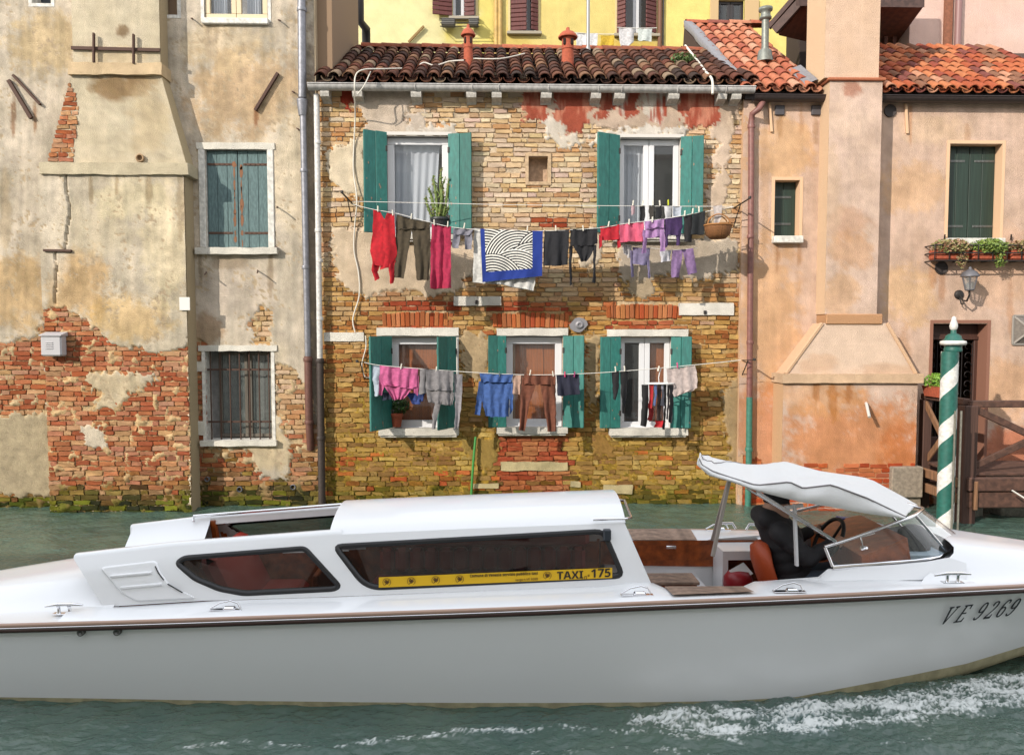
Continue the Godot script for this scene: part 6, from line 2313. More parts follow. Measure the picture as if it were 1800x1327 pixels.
func small_things() -> void:
	var zw := ZF + 0.06
	var iron := mat("dark iron", seen(60, 56, 54), 0.6, {"metal": 0.4})
	var s: Shape
	# wicker basket hanging from the end of the upper line
	var bp := at(1262, 420, ZF + 0.76)
	var bk := thing("wicker_basket", "wicker basket of clothes pegs hung from the end of the upper washing line", "basket", bp)
	var wick := mat("wicker", seen(150, 98, 52), 0.8, {"tex": tex_wood, "scale": Vector3(3, 26, 3), "bump": tex_wood, "bump_scale": 1.6})
	s = Shape.new()
	s.lathe(bp, [[0.0, 0.0], [0.12, 0.005], [0.175, 0.06], [0.2, 0.14], [0.205, 0.2], [0.195, 0.2], [0.165, 0.07], [0.0, 0.02]], 24)
	part(s, "bowl", wick, bk)
	s = Shape.new()
	var rim := []
	for k in 25: rim.append(bp + Vector3(cos(TAU * k / 24.0) * 0.205, 0.2, sin(TAU * k / 24.0) * 0.205))
	s.tube(rim, 0.014, 6)
	part(s, "rim", mat("wicker rim", seen(176, 120, 66), 0.8), bk)
	for e in [-1.0, 1.0]:
		s = Shape.new()
		var arc := []
		for k in 13: arc.append(bp + Vector3(cos(PI * k / 12.0) * 0.17, 0.2 + sin(PI * k / 12.0) * 0.16, 0.06 * e))
		s.tube(arc, 0.01, 6)
		part(s, "handle", mat("wicker rim", seen(176, 120, 66), 0.8), bk)
	s = cloth([[[[1254, 362], [1257, 384], [1252, 402]], [[1270, 360], [1268, 384], [1262, 398]]]], 0.78, 0.012, 2.0, 5)
	single(s, "hanging_rag", fabric("rag", seen(226, 214, 208)), "white rag tied above the wicker basket", "rag")
	# white cable down the front, green hose
	var wc := mat("white cable", seen(232, 226, 212), 0.6)
	single(cord([[706, 120], [672, 121], [640, 122], [625, 132], [623, 160], [624, 200], [622, 250], [621, 300], [627, 350], [623, 400], [622, 440], [630, 480], [631, 520], [620, 560], [624, 584]], [0.2, 0.36, 0.5, 0.52, 0.52, 0.14, 0.05, 0.05, 0.1, 0.06, 0.05, 0.05, 0.05, 0.05, 0.05], 0.011), "white_cable", wc, "white cable looping from the dark roof down beside the white pipe", "cable")
	single(cord([[651, 126], [640, 150], [628, 166]], [0.42, 0.52, 0.5], 0.009), "white_cable", wc, "short white cable branching over the pale gutter", "cable")
	single(cord([[642, 590], [643, 610], [636, 640], [640, 660], [646, 664]], 0.05, 0.010), "white_cable", wc, "thin white cable curling beside the floral top", "cable")
	single(cord([[735, 117], [745, 110], [765, 115], [790, 108], [815, 106]], [-0.25, -0.35, -0.35, -0.5, -0.5], 0.012), "white_cable", wc, "white cable wandering over the dark tiles to the slim chimney pot", "cable")
	single(cord([[832, 103], [880, 103], [922, 94]], [-0.55, -0.6, -0.9], 0.012), "white_cable", wc, "white cable from the slim chimney pot to the ridge", "cable")
	single(cord([[836, 768], [833, 800], [830, 840], [828, 880]], [0.08, 0.1, 0.1, 0.08], 0.02), "garden_hose", mat("green hose", seen(70, 150, 70), 0.45), "green garden hose hanging down the mossy brick", "hose")
	single(cord([[1205, 80], [1225, 105], [1240, 125], [1252, 140], [1253, 165]], [-2.0, -0.9, 0.0, 0.4, 0.52], 0.02), "white_pipe", wc, "white plastic conduit running down the roof valley to the gutter", "conduit")
	# cactus and pots in the windows
	var cp := at(772, 394, ZF + 0.08)
	var cac := thing("cactus_pot", "tall prickly cactus in a black pot on the upper window sill", "cactus", cp)
	s = Shape.new()
	s.lathe(cp, [[0.10, -0.13], [0.13, 0.06], [0.145, 0.06], [0.145, 0.1], [0.12, 0.1], [0.11, 0.06]], 18)
	part(s, "pot", mat("black pot", seen(52, 54, 54), 0.5), cac)
	var cg := mat("cactus green", Color(0.12, 0.17, 0.035), 0.7, {"tex": tex_grain, "scale": 7.0})
	s = Shape.new()
	var spikes := Shape.new()
	for d in [[0.02, 0, 0.02, 0.80, 0.022], [-0.06, 0.0, -0.10, 0.5, 0.02], [0.05, 0.02, 0.11, 0.62, 0.02], [0.02, -0.03, 0.03, 0.46, 0.02], [-0.03, 0.04, -0.04, 0.64, 0.02], [0.07, 0.0, 0.16, 0.4, 0.018], [-0.08, 0.02, -0.15, 0.34, 0.018], [0.0, 0.05, 0.05, 0.55, 0.02]]:
		var path := []
		var rad := []
		for k in 7:
			var t := k / 6.0
			path.append(cp + Vector3(d[0] + d[2] * t + sin(t * 5.0 + d[3] * 9.0) * 0.012, 0.06 + d[3] * t, d[1]))
			rad.append(d[4] * (0.8 + 0.3 * sin(t * 3.0)) * (1.0 if k < 6 else 0.35))
		s.tube(path, rad, 7)
		for p in path: joined(spikes, leaves(p, Vector3(0.035, 0.05, 0.035), 14, 0.035, [Color(0.10, 0.15, 0.03), Color(0.16, 0.20, 0.05), Color(0.20, 0.17, 0.06)]))
	for k in 16:
		var h := rng.randf_range(0.1, 0.62)
		var a := cp + Vector3(rng.randf_range(-0.05, 0.05), h, rng.randf_range(-0.02, 0.04))
		var e := 1.0 if rng.randf() < 0.5 else -1.0
		s.tube([a, a + Vector3(0.05 * e, 0.05, 0.01), a + Vector3(0.07 * e, 0.14, 0.01)], [0.010, 0.014, 0.005], 6)
	part(s, "stems", cg, cac)
	part(spikes, "leaves", leaf_mat(), cac)
	var p2 := at(697, 750, ZF + 0.05)
	var pot2 := thing("potted_plant", "small leafy plant in a terracotta pot behind the pink shirt", "potted plant", p2)
	s = Shape.new()
	s.lathe(p2, [[0.07, 0.0], [0.095, 0.17], [0.11, 0.17], [0.11, 0.22], [0.09, 0.22], [0.085, 0.17]], 18)
	part(s, "pot", mat("terracotta", seen(186, 92, 62), 0.85, {"tex": tex_blotch, "scale": 3.0}), pot2)
	part(leaves(p2 + Vector3(0.04, 0.33, 0), Vector3(0.17, 0.14, 0.12), 420, 0.045, [Color(0.03, 0.07, 0.02), Color(0.05, 0.10, 0.03), Color(0.07, 0.13, 0.03)]), "foliage", leaf_mat(), pot2)
	# meter box and paper tag on the chimney breast
	var zb := ZF + 0.36
	var mp := at(100, 625, zb + 0.03)
	var mb := thing("meter_box", "small pale grey meter box with louvres on the bare brick chimney breast", "meter box", mp)
	s = Shape.new()
	s.cham(mp + Vector3(0, 0.15, 0.09), Vector3(0.31, 0.31, 0.16), 0.02)
	part(s, "case", mat("grey plastic", seen(196, 194, 196), 0.5), mb)
	s = Shape.new()
	s.hexa([mp + Vector3(-0.165, 0.30, 0.0), mp + Vector3(0.165, 0.30, 0.0), mp + Vector3(0.165, 0.36, 0.0), mp + Vector3(-0.165, 0.36, 0.0), mp + Vector3(-0.165, 0.30, 0.19), mp + Vector3(0.165, 0.30, 0.19), mp + Vector3(0.165, 0.315, 0.19), mp + Vector3(-0.165, 0.315, 0.19)])
	part(s, "lid", mat("grey plastic", seen(196, 194, 196), 0.5), mb)
	for k in 4:
		s = Shape.new()
		s.cham(mp + Vector3(-0.02, 0.11 + k * 0.03, 0.173), Vector3(0.11, 0.012, 0.016), 0.003)
		part(s, "louvre", mat("grey plastic", seen(196, 194, 196), 0.5), mb)
	s = Shape.new()
	s.cham(at(324, 534, zb + 0.045), Vector3(0.16, 0.2, 0.012), 0.003)
	single(s, "notice_plate", mat("white plate", seen(240, 236, 226), 0.6), "blank white plate on the corner of the chimney breast", "plate")
	# wall lantern
	var lp := at(1686, 518, zw + 0.02)
	var lamp := thing("wall_lantern", "grey iron wall lantern on a scrolled bracket beside the flower rack", "lantern", lp)
	var lg := mat("lantern grey", seen(120, 118, 122), 0.5, {"metal": 0.4})
	s = Shape.new()
	s.lathe(lp, [[0.075, -0.02], [0.075, 0.02], [0.05, 0.04], [0.0, 0.045]], 16, Basis(Vector3.RIGHT, PI / 2))
	part(s, "wall_plate", iron, lamp)
	var lc := lp + Vector3(0.0, 0.1, 0.28)
	s = Shape.new()
	s.tube([lp + Vector3(0, 0, 0.03), lp + Vector3(0, -0.10, 0.12), lp + Vector3(0, -0.11, 0.22), lp + Vector3(0, -0.02, 0.28), lc + Vector3(0, -0.05, 0)], 0.014, 8)
	s.tube([lp + Vector3(0, -0.05, 0.03), lp + Vector3(0, -0.15, 0.07), lp + Vector3(0, -0.16, 0.13), lp + Vector3(0, -0.12, 0.12)], 0.009, 6)
	part(s, "bracket", iron, lamp)
	s = Shape.new()
	for k in 6:
		var a := TAU * k / 6.0
		var d := Vector3(cos(a), 0, sin(a))
		s.bar(lc + d * 0.065 + Vector3(0, -0.04, 0), lc + d * 0.115 + Vector3(0, 0.17, 0), 0.016, 0.016)
	s.lathe(lc, [[0.0, -0.06], [0.07, -0.05], [0.07, -0.03], [0.0, -0.03]], 6)
	part(s, "cage", lg, lamp)
	s = Shape.new()
	s.lathe(lc, [[0.13, 0.165], [0.14, 0.175], [0.10, 0.24], [0.04, 0.275], [0.02, 0.29], [0.025, 0.31], [0.0, 0.325]], 12)
	part(s, "cap", lg, lamp)
	s = Shape.new()
	s.lathe(lc, [[0.06, -0.03], [0.108, 0.165]], 6)
	part(s, "glass", mat("lantern glass", seen(190, 196, 196), 0.05, {"alpha": 0.25}), lamp)
	# flower rack under the green shutters
	var fp := at(1725, 458, zw + 0.12)
	var fr := thing("flower_rack", "iron window rack of terracotta pots with reddish green succulents", "flower rack", fp)
	var xa := at(1638, 440, zw + 0.2).x
	var xb := at(1840, 440, zw + 0.2).x
	var yt := at(1700, 432, zw + 0.2).y
	var yb := at(1700, 459, zw + 0.2).y
	for y in [yt, (yt + yb) / 2, yb]:
		s = Shape.new()
		s.tube([Vector3(xa, y, zw + 0.02), Vector3(xa, y, zw + 0.3), Vector3(xb, y, zw + 0.3)], 0.011, 6)
		part(s, "rail", iron, fr)
	for k in 9:
		s = Shape.new()
		var x := lerpf(xa, xb, k / 8.0)
		s.tube([Vector3(x, yt, zw + 0.3), Vector3(x, yb, zw + 0.3), Vector3(x, yb, zw + 0.02)], 0.009, 6)
		part(s, "bar", iron, fr)
	var clay := mat("terracotta", seen(186, 92, 62), 0.85, {"tex": tex_blotch, "scale": 3.0})
	for k in 3:
		s = Shape.new()
		var a := lerpf(xa, xb, k / 3.0) + 0.03
		var b := lerpf(xa, xb, (k + 1) / 3.0) - 0.03
		s.cham(Vector3((a + b) / 2, yb + 0.10, zw + 0.16), Vector3(b - a, 0.16, 0.2), 0.02)
		part(s, "trough", clay, fr)
		var pal := [Color(0.30, 0.15, 0.09), Color(0.24, 0.20, 0.07), Color(0.36, 0.22, 0.14), Color(0.18, 0.20, 0.06), Color(0.30, 0.24, 0.12)]
		if k == 1: pal = [Color(0.16, 0.24, 0.04), Color(0.22, 0.28, 0.06), Color(0.12, 0.18, 0.04)]
		part(leaves(Vector3((a + b) / 2, yb + 0.22, zw + 0.2), Vector3((b - a) * 0.58, 0.13, 0.19), 1300, 0.045, pal), "foliage", leaf_mat(), fr)
		part(leaves(Vector3(lerpf(a, b, 0.75), yb + 0.02, zw + 0.28), Vector3(0.1, 0.14, 0.05), 160, 0.04, pal), "foliage", leaf_mat(), fr)
	for px in [1661, 1778]:
		s = Shape.new()
		s.tube([at(px, 420, zw), at(px, 421, zw + 0.06), at(px + 1, 412, zw + 0.08)], 0.012, 6)
		part(s, "shutter_stop", iron, fr)
	# square steel panel with a pyramid front
	var sp := at(1806, 580, zw + 0.03)
	var pan := thing("vent_panel", "square steel panel pressed into a pyramid on the salmon wall", "panel", sp)
	s = Shape.new()
	var h := 0.23
	var q := [Vector3(-h, -h, 0), Vector3(h, -h, 0), Vector3(h, h, 0), Vector3(-h, h, 0)]
	for k in 4: s.tri(sp + q[k], sp + q[(k + 1) % 4], sp + Vector3(0, 0, 0.10))
	part(s, "plate", mat("dull steel", seen(150, 140, 130), 0.5, {"metal": 0.6, "tex": tex_blotch, "scale": 3.0}), pan)
	s = Shape.new()
	for k in 4:
		s.bar(sp + q[k], sp + q[(k + 1) % 4], 0.03, 0.03)
		s.bar(sp + q[k], sp + Vector3(0, 0, 0.105), 0.028, 0.012)
	part(s, "rib", mat("steel rib", seen(190, 182, 172), 0.45, {"metal": 0.6}), pan)
	# metal rod on the chimney base
	s = Shape.new()
	s.tube([at(1523, 709, zw + 0.46), at(1524, 711, zw + 0.52), at(1529, 733, zw + 0.72)], 0.024, 8)
	single(s, "metal_stub", mat("pale metal", seen(214, 208, 200), 0.5), "short pale pipe stub leaning from the salmon chimney base", "pipe")
	# flue pipe on the orange roof, antenna mast on the dark one
	var zc := ZF - 0.9
	var fb := at(1345, 96, zc)
	var ftop := at(1345, 14, zc).y - fb.y
	var flue := thing("roof_flue", "grey metal flue pipe with a ringed cowl on the orange tiles", "flue", fb)
	s = Shape.new()
	s.lathe(fb, [[0.14, -0.12], [0.11, 0.06], [0.06, 0.1], [0.06, ftop * 0.8]], 14)
	part(s, "pipe", mat("flue metal", seen(140, 144, 136), 0.5, {"metal": 0.4, "tex": tex_blotch, "scale": 3.0}), flue)
	s = Shape.new()
	s.lathe(fb, [[0.06, ftop * 0.74], [0.10, ftop * 0.76], [0.10, ftop * 0.8], [0.08, ftop * 0.84], [0.08, ftop * 0.92], [0.115, ftop * 0.94], [0.115, ftop], [0.0, ftop * 1.01]], 14)
	part(s, "cowl", mat("flue metal", seen(140, 144, 136), 0.5), flue)
	s = Shape.new()
	s.tube([at(1034, 104, ZF - 1.7), at(1034, -60, ZF - 1.7)], 0.03, 8)
	s.lathe(at(1034, 86, ZF - 1.7), [[0.045, -0.03], [0.045, 0.03]], 8)
	single(s, "antenna_mast", mat("galvanised mast", seen(170, 170, 168), 0.45, {"metal": 0.5}), "thin grey mast rising from the ridge before the yellow house", "mast")
	# washing before the yellow house
	var zo := -18.4 + 0.6 - ZF
	garment("white_sheet", [[[[1013, 57], [1012, 102]], [[1051, 58], [1050, 103]]]], zo, seen(244, 244, 244), "white sheet hung before the yellow house behind the mast", "sheet")
	garment("yellow_towel", [[[[1056, 62], [1056, 86]], [[1080, 62], [1078, 86]]]], zo, seen(236, 196, 60), "yellow towel hung before the yellow house", "towel")
	garment("white_shirt", [[[[1088, 49], [1089, 76], [1096, 92]], [[1115, 49], [1114, 74], [1102, 84]]]], zo, seen(238, 236, 236), "white shirt hung under the dark red shutters", "shirt")
	garment("white_vest", [[[[1121, 50], [1122, 72]], [[1147, 50], [1145, 72]]]], zo, seen(228, 236, 230), "white vest with a green edge beside the hung white shirt", "vest")
	for d in [[[1008, 57], [1080, 60]], [[1085, 48], [1155, 49]]]:
		single(cord([d[0], [(d[0][0] + d[1][0]) / 2.0, (d[0][1] + d[1][1]) / 2.0 + 1], d[1]], zo, 0.008), "washing_line", mat("white cord", seen(236, 232, 224), 0.7), "white cord before the yellow house with %s" % ("a sheet and a towel" if d[0][0] == 1008 else "a shirt and a vest"), "washing line", "washing lines")
	# weeds at the roof valley
	single(leaves(at(1202, 104, ZF - 0.8), Vector3(0.22, 0.1, 0.15), 260, 0.05, [Color(0.06, 0.11, 0.03), Color(0.10, 0.16, 0.04)]), "roof_weed", leaf_mat(), "small green weed growing in the valley of the dark roof", "plant")

# ------------------------------------------------------------------ the water taxi
const ZC := -6.45          # middle line of the boat

# px, z of the near rail, py of the rail, py of the lower edge, z of the lower edge
const STATIONS := [
	[-260, -5.82, 1113, 1234, -5.92], [-120, -5.70, 1107, 1238, -5.82], [0, -5.62, 1102, 1243, -5.74], [160, -5.56, 1097.5, 1246, -5.69], [320, -5.51, 1092.5, 1250, -5.64], [480, -5.47, 1087, 1253, -5.60], [640, -5.44, 1081.5, 1256, -5.57], [800, -5.43, 1076, 1258, -5.55], [960, -5.42, 1070, 1259, -5.54],
	[1120, -5.43, 1063, 1259, -5.54], [1280, -5.46, 1056.5, 1257, -5.56], [1400, -5.50, 1051.5, 1250, -5.62], [1500, -5.55, 1047, 1229, -5.70], [1600, -5.61, 1042, 1208, -5.82], [1700, -5.69, 1037, 1185, -5.95], [1800, -5.79, 1032, 1151, -6.10], [1900, -5.92, 1027, 1112, -6.25], [2000, -6.08, 1021, 1070, -6.37], [2080, -6.25, 1016, 1040, -6.43], [2140, -6.44, 1012, 1020, -6.448]]

func station(px: float) -> Array: # [px, z rail, py rail, py low, z low]
	for i in STATIONS.size() - 1:
		if px <= STATIONS[i + 1][0]:
			var a: Array = STATIONS[i]
			var b: Array = STATIONS[i + 1]
			var t := clampf((px - a[0]) / (b[0] - a[0]), 0.0, 1.0)
			var o := []
			for k in 5: o.append(lerpf(a[k], b[k], t))
			return o
	return STATIONS[-1]

func rail_at(px: float) -> Vector3:
	var s := station(px)
	return at(s[0], s[2], s[1])

func over(p: Vector3) -> Vector3: # the same place on the far side
	return Vector3(p.x, p.y, 2.0 * ZC - p.z)

func mirrored(s: Shape) -> Shape:
	var o := Shape.new()
	for i in s.v.size():
		o.col = s.c[i]
		o.put(over(s.v[i]), Vector3(s.n[i].x, s.n[i].y, -s.n[i].z), s.u[i])
	var i := 0
	while i < s.ix.size():
		o.ix.append_array(PackedInt32Array([s.ix[i], s.ix[i + 2], s.ix[i + 1]]))
		i += 3
	return o

func both(s: Shape, called: String, m: Material, parent: Node) -> void:
	part(s, called, m, parent)
	part(mirrored(s), called, m, parent)

func lerp_pts(pts: Array, x: float) -> float:
	for i in pts.size() - 1:
		if x <= pts[i + 1][0]:
			return lerpf(pts[i][1], pts[i + 1][1], clampf((x - pts[i][0]) / (pts[i + 1][0] - pts[i][0]), 0.0, 1.0))
	return pts[-1][1]

const ROOF_LINE := [[100, 986], [128, 982], [297, 962], [587, 940], [830, 929], [1098, 919], [1200, 915]]
const FOOT_LINE := [[100, 1072], [178, 1067], [356, 1056], [560, 1050], [818, 1040], [1075, 1031], [1200, 1026]]
const Z_TOP := -5.94
const Z_FOOT := -5.80

# a point of the near cabin side: px along, v from foot (0) to roof edge (1)
func side_point(px: float, v: float) -> Vector3:
	var py := lerpf(lerp_pts(FOOT_LINE, px), lerp_pts(ROOF_LINE, px), v)
	return at(px, py, lerpf(Z_FOOT, Z_TOP, v) + 0.025 * sin(PI * v))

func side_at(px: float, py: float) -> Vector3:
	var a := lerp_pts(FOOT_LINE, px)
	var b := lerp_pts(ROOF_LINE, px)
	return side_point(px, clampf((py - a) / (b - a), -0.2, 1.2))

func rounded(pts: Array, r: float) -> Array: # corners of a pixel outline rounded off
	var o := []
	for i in pts.size():
		var p := Vector2(pts[i][0], pts[i][1])
		var a := Vector2(pts[i - 1][0], pts[i - 1][1])
		var b := Vector2(pts[(i + 1) % pts.size()][0], pts[(i + 1) % pts.size()][1])
		var da := (a - p).limit_length(minf(r, a.distance_to(p) * 0.45))
		var db := (b - p).limit_length(minf(r, b.distance_to(p) * 0.45))
		for k in 5:
			var t := k / 4.0
			o.append((p + da).lerp(p, t).lerp(p.lerp(p + db, t), t))
	var dense := []
	for i in o.size():
		var a: Vector2 = o[i]
		var b: Vector2 = o[(i + 1) % o.size()]
		var n := maxi(1, int(a.distance_to(b) / 12.0))
		for k in n: dense.append(a.lerp(b, k / float(n)))
	return dense

func taxi() -> void:
	var boat := thing("water_taxi", "white water taxi with dark cabin windows, yellow taxi strip and folding canopy", "boat", Vector3(0, 0, ZC))
	var gel := mat("white gelcoat", Color(0.80, 0.81, 0.82), 0.28, {"coat": 0.6, "coat_rough": 0.06})
	var hullm := mat("white gelcoat", Color(0.80, 0.81, 0.82), 0.28)
	var chrome := mat("chrome", Color(0.80, 0.80, 0.82), 0.14, {"metal": 1.0})
	var mahog := wood("varnished mahogany", seen(188, 96, 42), 0.35)
	var teak := mat("worn teak", seen(176, 148, 128), 0.75, {"tex": tex_wood, "scale": Vector3(0.6, 5, 9)})
	var redl := mat("red leather", seen(186, 58, 40), 0.5, {"bump": tex_relief, "bump_scale": 0.3, "scale": 4.0})
	var rubber := mat("black rubber", Color(0.012, 0.012, 0.013), 0.45)
	var s := Shape.new()
	# hull
	var rows := []
	var band := []
	for st in STATIONS:
		var top := at(st[0], st[2], st[1])
		var low := at(st[0], st[3], st[4])
		var line := []
		var bl := []
		for v in [0.0, 0.1, 0.2, 0.3, 0.4, 0.5, 0.6, 0.7, 0.8, 0.87, 0.95, 1.0]:
			var p := top.lerp(low, v)
			p.z += 0.012 * sin(PI * v) * clampf((1700.0 - st[0]) / 500.0, -2.0, 1.0)
			if v <= 0.87: line.append(p)
			if v >= 0.87: bl.append(p)
		var keel := Vector3(low.x, low.y - 0.28 * clampf((2140.0 - st[0]) / 600.0, 0.0, 1.0), ZC)
		bl.append(low.lerp(keel, 0.06))
		bl.append(low.lerp(keel, 0.5))
		bl.append(keel)
		rows.append(line)
		band.append(bl)
	s.skin(rows, false)
	both(s, "hull_side", hullm, boat)
	s = Shape.new()
	s.skin(band, false)
	both(s, "hull_bottom", mat("weed stained bottom paint", seen(206, 196, 158), 0.6, {"tex": tex_blotch, "scale": 1.2}), boat)
	s = Shape.new()
	var first := []
	for p in rows[0] + band[0]: first.append(p)
	var tr := []
	for p in first: tr.append([p, over(p)])
	s.skin(tr, false)
	part(s, "transom", hullm, boat)
	# rubbing strake: a pale upper and a dark lower batten
	var dark_wood := mat("dark rubbing strake", seen(74, 50, 44), 0.45)
	var pale_wood := mat("pale rubbing strake", seen(196, 162, 142), 0.4)
	for d in [[0.012, 0.017, pale_wood, 0.014], [-0.022, 0.02, dark_wood, 0.016]]:
		s = Shape.new()
		var path := []
		for st in STATIONS: path.append(at(st[0], st[2], st[1]) + Vector3(0, d[0], d[3]))
		s.tube(path, d[1], 8)
		both(s, "rubbing_strake", d[2], boat)
	s = Shape.new()
	var steel_path := []
	for st in STATIONS: steel_path.append(at(st[0], st[2], st[1]) + Vector3(0, -0.004, 0.028))
	s.tube(steel_path, 0.006, 6)
	both(s, "trim_strip", chrome, boat)
	for d in [[141, 1112], [205, 1111]]:
		var st := station(d[0])
		var p := at(d[0], d[1], st[1] + 0.02)
		s = Shape.new()
		s.lathe(p, [[0.026, -0.03], [0.026, 0.008], [0.018, 0.012], [0.014, 0.0], [0.0, -0.006]], 14, Basis(Vector3.RIGHT, PI / 2))
		part(s, "hull_outlet", mat("bronze outlet", seen(120, 122, 118), 0.4, {"metal": 0.7}), boat)
	# decks: near side strip (and its twin), aft deck, fore deck
	var inner := [[-260, 1036], [100, 1066], [178, 1067], [356, 1056], [560, 1050], [818, 1040], [1075, 1031], [1130, 1024], [1165, 1024], [1184, 1033], [1336, 1031], [1350, 1022], [1440, 1018], [1470, 1021], [1560, 1019], [1640, 1020], [1700, 1021], [1736, 1020]]
	s = Shape.new()
	var strip := []
	for k in 80:
		var px := lerpf(100, 1720, k / 79.0)
		var g := rail_at(px) + Vector3(0, 0.025, 0.0)
		var i := at(px * 1.0, lerp_pts(inner, px), Z_FOOT + 0.006)
		i.x = g.x + 0.0
		strip.append([g + Vector3(0, -0.012, 0.012), g + Vector3(0, 0, -0.01), g.lerp(i, 0.25) + Vector3(0, 0.006, 0), g.lerp(i, 0.6) + Vector3(0, 0.008, 0), i, i + Vector3(0, -0.02, -0.03)])
	s.skin(strip, false)
	both(s, "side_deck", gel, boat)
	s = Shape.new()
	strip = []
	for k in 26:
		var px := lerpf(-260, 172, k / 25.0)
		var g := rail_at(px) + Vector3(0, 0.025, 0.0)
		var line := []
		var crown := lerpf(0.10, 0.22, clampf((px + 260) / 380.0, 0.0, 1.0))
		for j in 17:
			var u := j / 16.0
			var p := g.lerp(over(g), u)
			p.y += crown * smoothstep(0.25, 0.95, sin(PI * u))
			line.append(p)
		strip.append(line)
	s.skin(strip, false)
	part(s, "aft_deck", gel, boat)
	s = Shape.new()
	strip = []
	var xe := rail_at(2138).x
	for k in 44:
		var line := []
		for j in 25:
			var u := j / 24.0
			var x := lerpf(lerpf(3.25, 3.74, smoothstep(0.1, 0.72, sin(PI * u))), xe, k / 43.0)
			var lo := 1500.0
			var hi := 2140.0
			for step in 14:
				var md := (lo + hi) * 0.5
				if rail_at(md).x < x: lo = md
				else: hi = md
			var g := rail_at(lo) + Vector3(0, 0.025, 0.0)
			var p := g.lerp(over(g), u)
			p.y += 0.24 * clampf((2160.0 - lo) / 420.0, 0.0, 1.0) * smoothstep(0.0, 1.0, clampf(sin(PI * u) * 1.05, 0.0, 1.0))
			line.append(p)
		strip.append(line)
	s.skin(strip, false)
	part(s, "fore_deck", gel, boat)

	# cabin side with its two windows
	var aft_win := rounded([[308, 990], [322, 979], [536, 962], [598, 1030], [588, 1037], [428, 1045], [384, 1037], [340, 1018]], 9)
	var main_win := rounded([[585, 959], [1062, 932], [1097, 1014], [658, 1035], [634, 1024]], 16)
	var wins := []
	for w in [aft_win, main_win]:
		var a := []
		for q in w: a.append([q.x, q.y])
		wins.append(region(a))
	s = Shape.new()
	var nu := 250
	var nv := 26
	for j in nv + 1:
		var v := j / float(nv)
		for i in nu + 1:
			var px := lerpf(lerpf(180, 128, v), lerpf(1146, 1098, v), i / float(nu))
			s.put(side_point(px, v), Vector3.ZERO)
	for j in nv:
		for i in nu:
			var v := (j + 0.5) / nv
			var px := lerpf(lerpf(180, 128, v), lerpf(1146, 1098, v), (i + 0.5) / nu)
			var py := lerpf(lerp_pts(FOOT_LINE, px), lerp_pts(ROOF_LINE, px), v)
			if inside(Vector2(px, py), wins[0]) or inside(Vector2(px, py), wins[1]): continue
			var a := j * (nu + 1) + i
			s.ix.append_array(PackedInt32Array([a, a + nu + 1, a + 1, a + 1, a + nu + 1, a + nu + 2]))
	s._norm(0, 0)
	# the top of the side folds over into a capping, aft of the roof
	var cap := []
	for k in 40:
		var px := lerpf(128, 600, k / 39.0)
		var p := side_point(px, 1.0)
		cap.append([p, p + Vector3(0, 0.022, -0.012), p + Vector3(0, 0.03, -0.04), p + Vector3(0, 0.026, -0.08), p + Vector3(0, 0.0, -0.09), p + Vector3(0, -0.05, -0.092)])
	s.skin(cap, false)
	both(s, "cabin_side", gel, boat)
	# closing pieces: aft face and front pillar faces
	s = Shape.new()
	var aft := []
	for j in 9:
		var v := j / 8.0
		var p := side_point(lerpf(180, 128, v), v)
		aft.append([p, p + Vector3(0.01, 0, -0.09)])
	s.skin(aft, false)
	var fore := []
	for j in 9:
		var v := j / 8.0
		var p := side_point(lerpf(1146, 1098, v), v)
		fore.append([p, p + Vector3(-0.01, 0, -0.10)])
	s.skin(fore, false)
	both(s, "pillar", gel, boat)
	var tint := mat("smoked glass", Color(0.006, 0.005, 0.005), 0.03, {"alpha": 0.66})
	for k in 2:
		var outline: Array = [aft_win, main_win][k]
		var path := []
		for q in outline: path.append(side_at(q.x, q.y) + Vector3(0, 0, 0.004))
		path.append(path[0])
		path.append(path[1])
		s = Shape.new()
		var ring := []
		var m: int = outline.size()
		var area := 0.0
		for i in m: area += outline[i].cross(outline[(i + 1) % m])
		for i in m:
			var q: Vector2 = outline[i]
			var tg: Vector2 = (outline[(i + 1) % m] - outline[i - 1])
			var d := Vector2(-tg.y, tg.x).normalized() * signf(area)
			var p0 := side_at(q.x - d.x * 3.0, q.y - d.y * 3.0) + Vector3(0, 0, 0.002)
			var p1 := side_at(q.x, q.y) + Vector3(0, 0, 0.009)
			var p2 := side_at(q.x + d.x * 6.0, q.y + d.y * 6.0) + Vector3(0, 0, 0.006)
			ring.append([p0, p1, p2, p2 + Vector3(0, 0, -0.03)])
		ring.append(ring[0])
		s.skin(ring, false)
		both(s, "window_seal", rubber, boat)
		# pane: fan of the outline
		s = Shape.new()
		var flat := PackedVector2Array()
		for q in outline: flat.append(q)
		var t := Geometry2D.triangulate_polygon(flat)
		for i in range(0, t.size(), 3):
			s.tri(side_at(flat[t[i]].x, flat[t[i]].y), side_at(flat[t[i + 1]].x, flat[t[i + 1]].y), side_at(flat[t[i + 2]].x, flat[t[i + 2]].y))
		both(s, "window_pane", tint, boat)
	# roof
	s = Shape.new()
	var xs := []
	for k in 21: xs.append(lerpf(578, 1100, k / 20.0))
	var rf := []
	var under := []
	for px in xs:
		var p := side_point(px, 1.0)
		var q := over(p)
		var line := []
		var low := []
		for j in 25:
			var u := j / 24.0
			var z := lerpf(p.z, q.z, u)
			var y := p.y + 0.14 * pow(sin(PI * u), 0.72)
			line.append(Vector3(p.x, y, z))
			low.append(Vector3(p.x, y - 0.045 - 0.004, lerpf(p.z - 0.02, q.z + 0.02, u)))
		rf.append(line)
		under.append(low)
	s.skin(rf, false)
	under.reverse()
	s.skin(under, false)
	under.reverse()
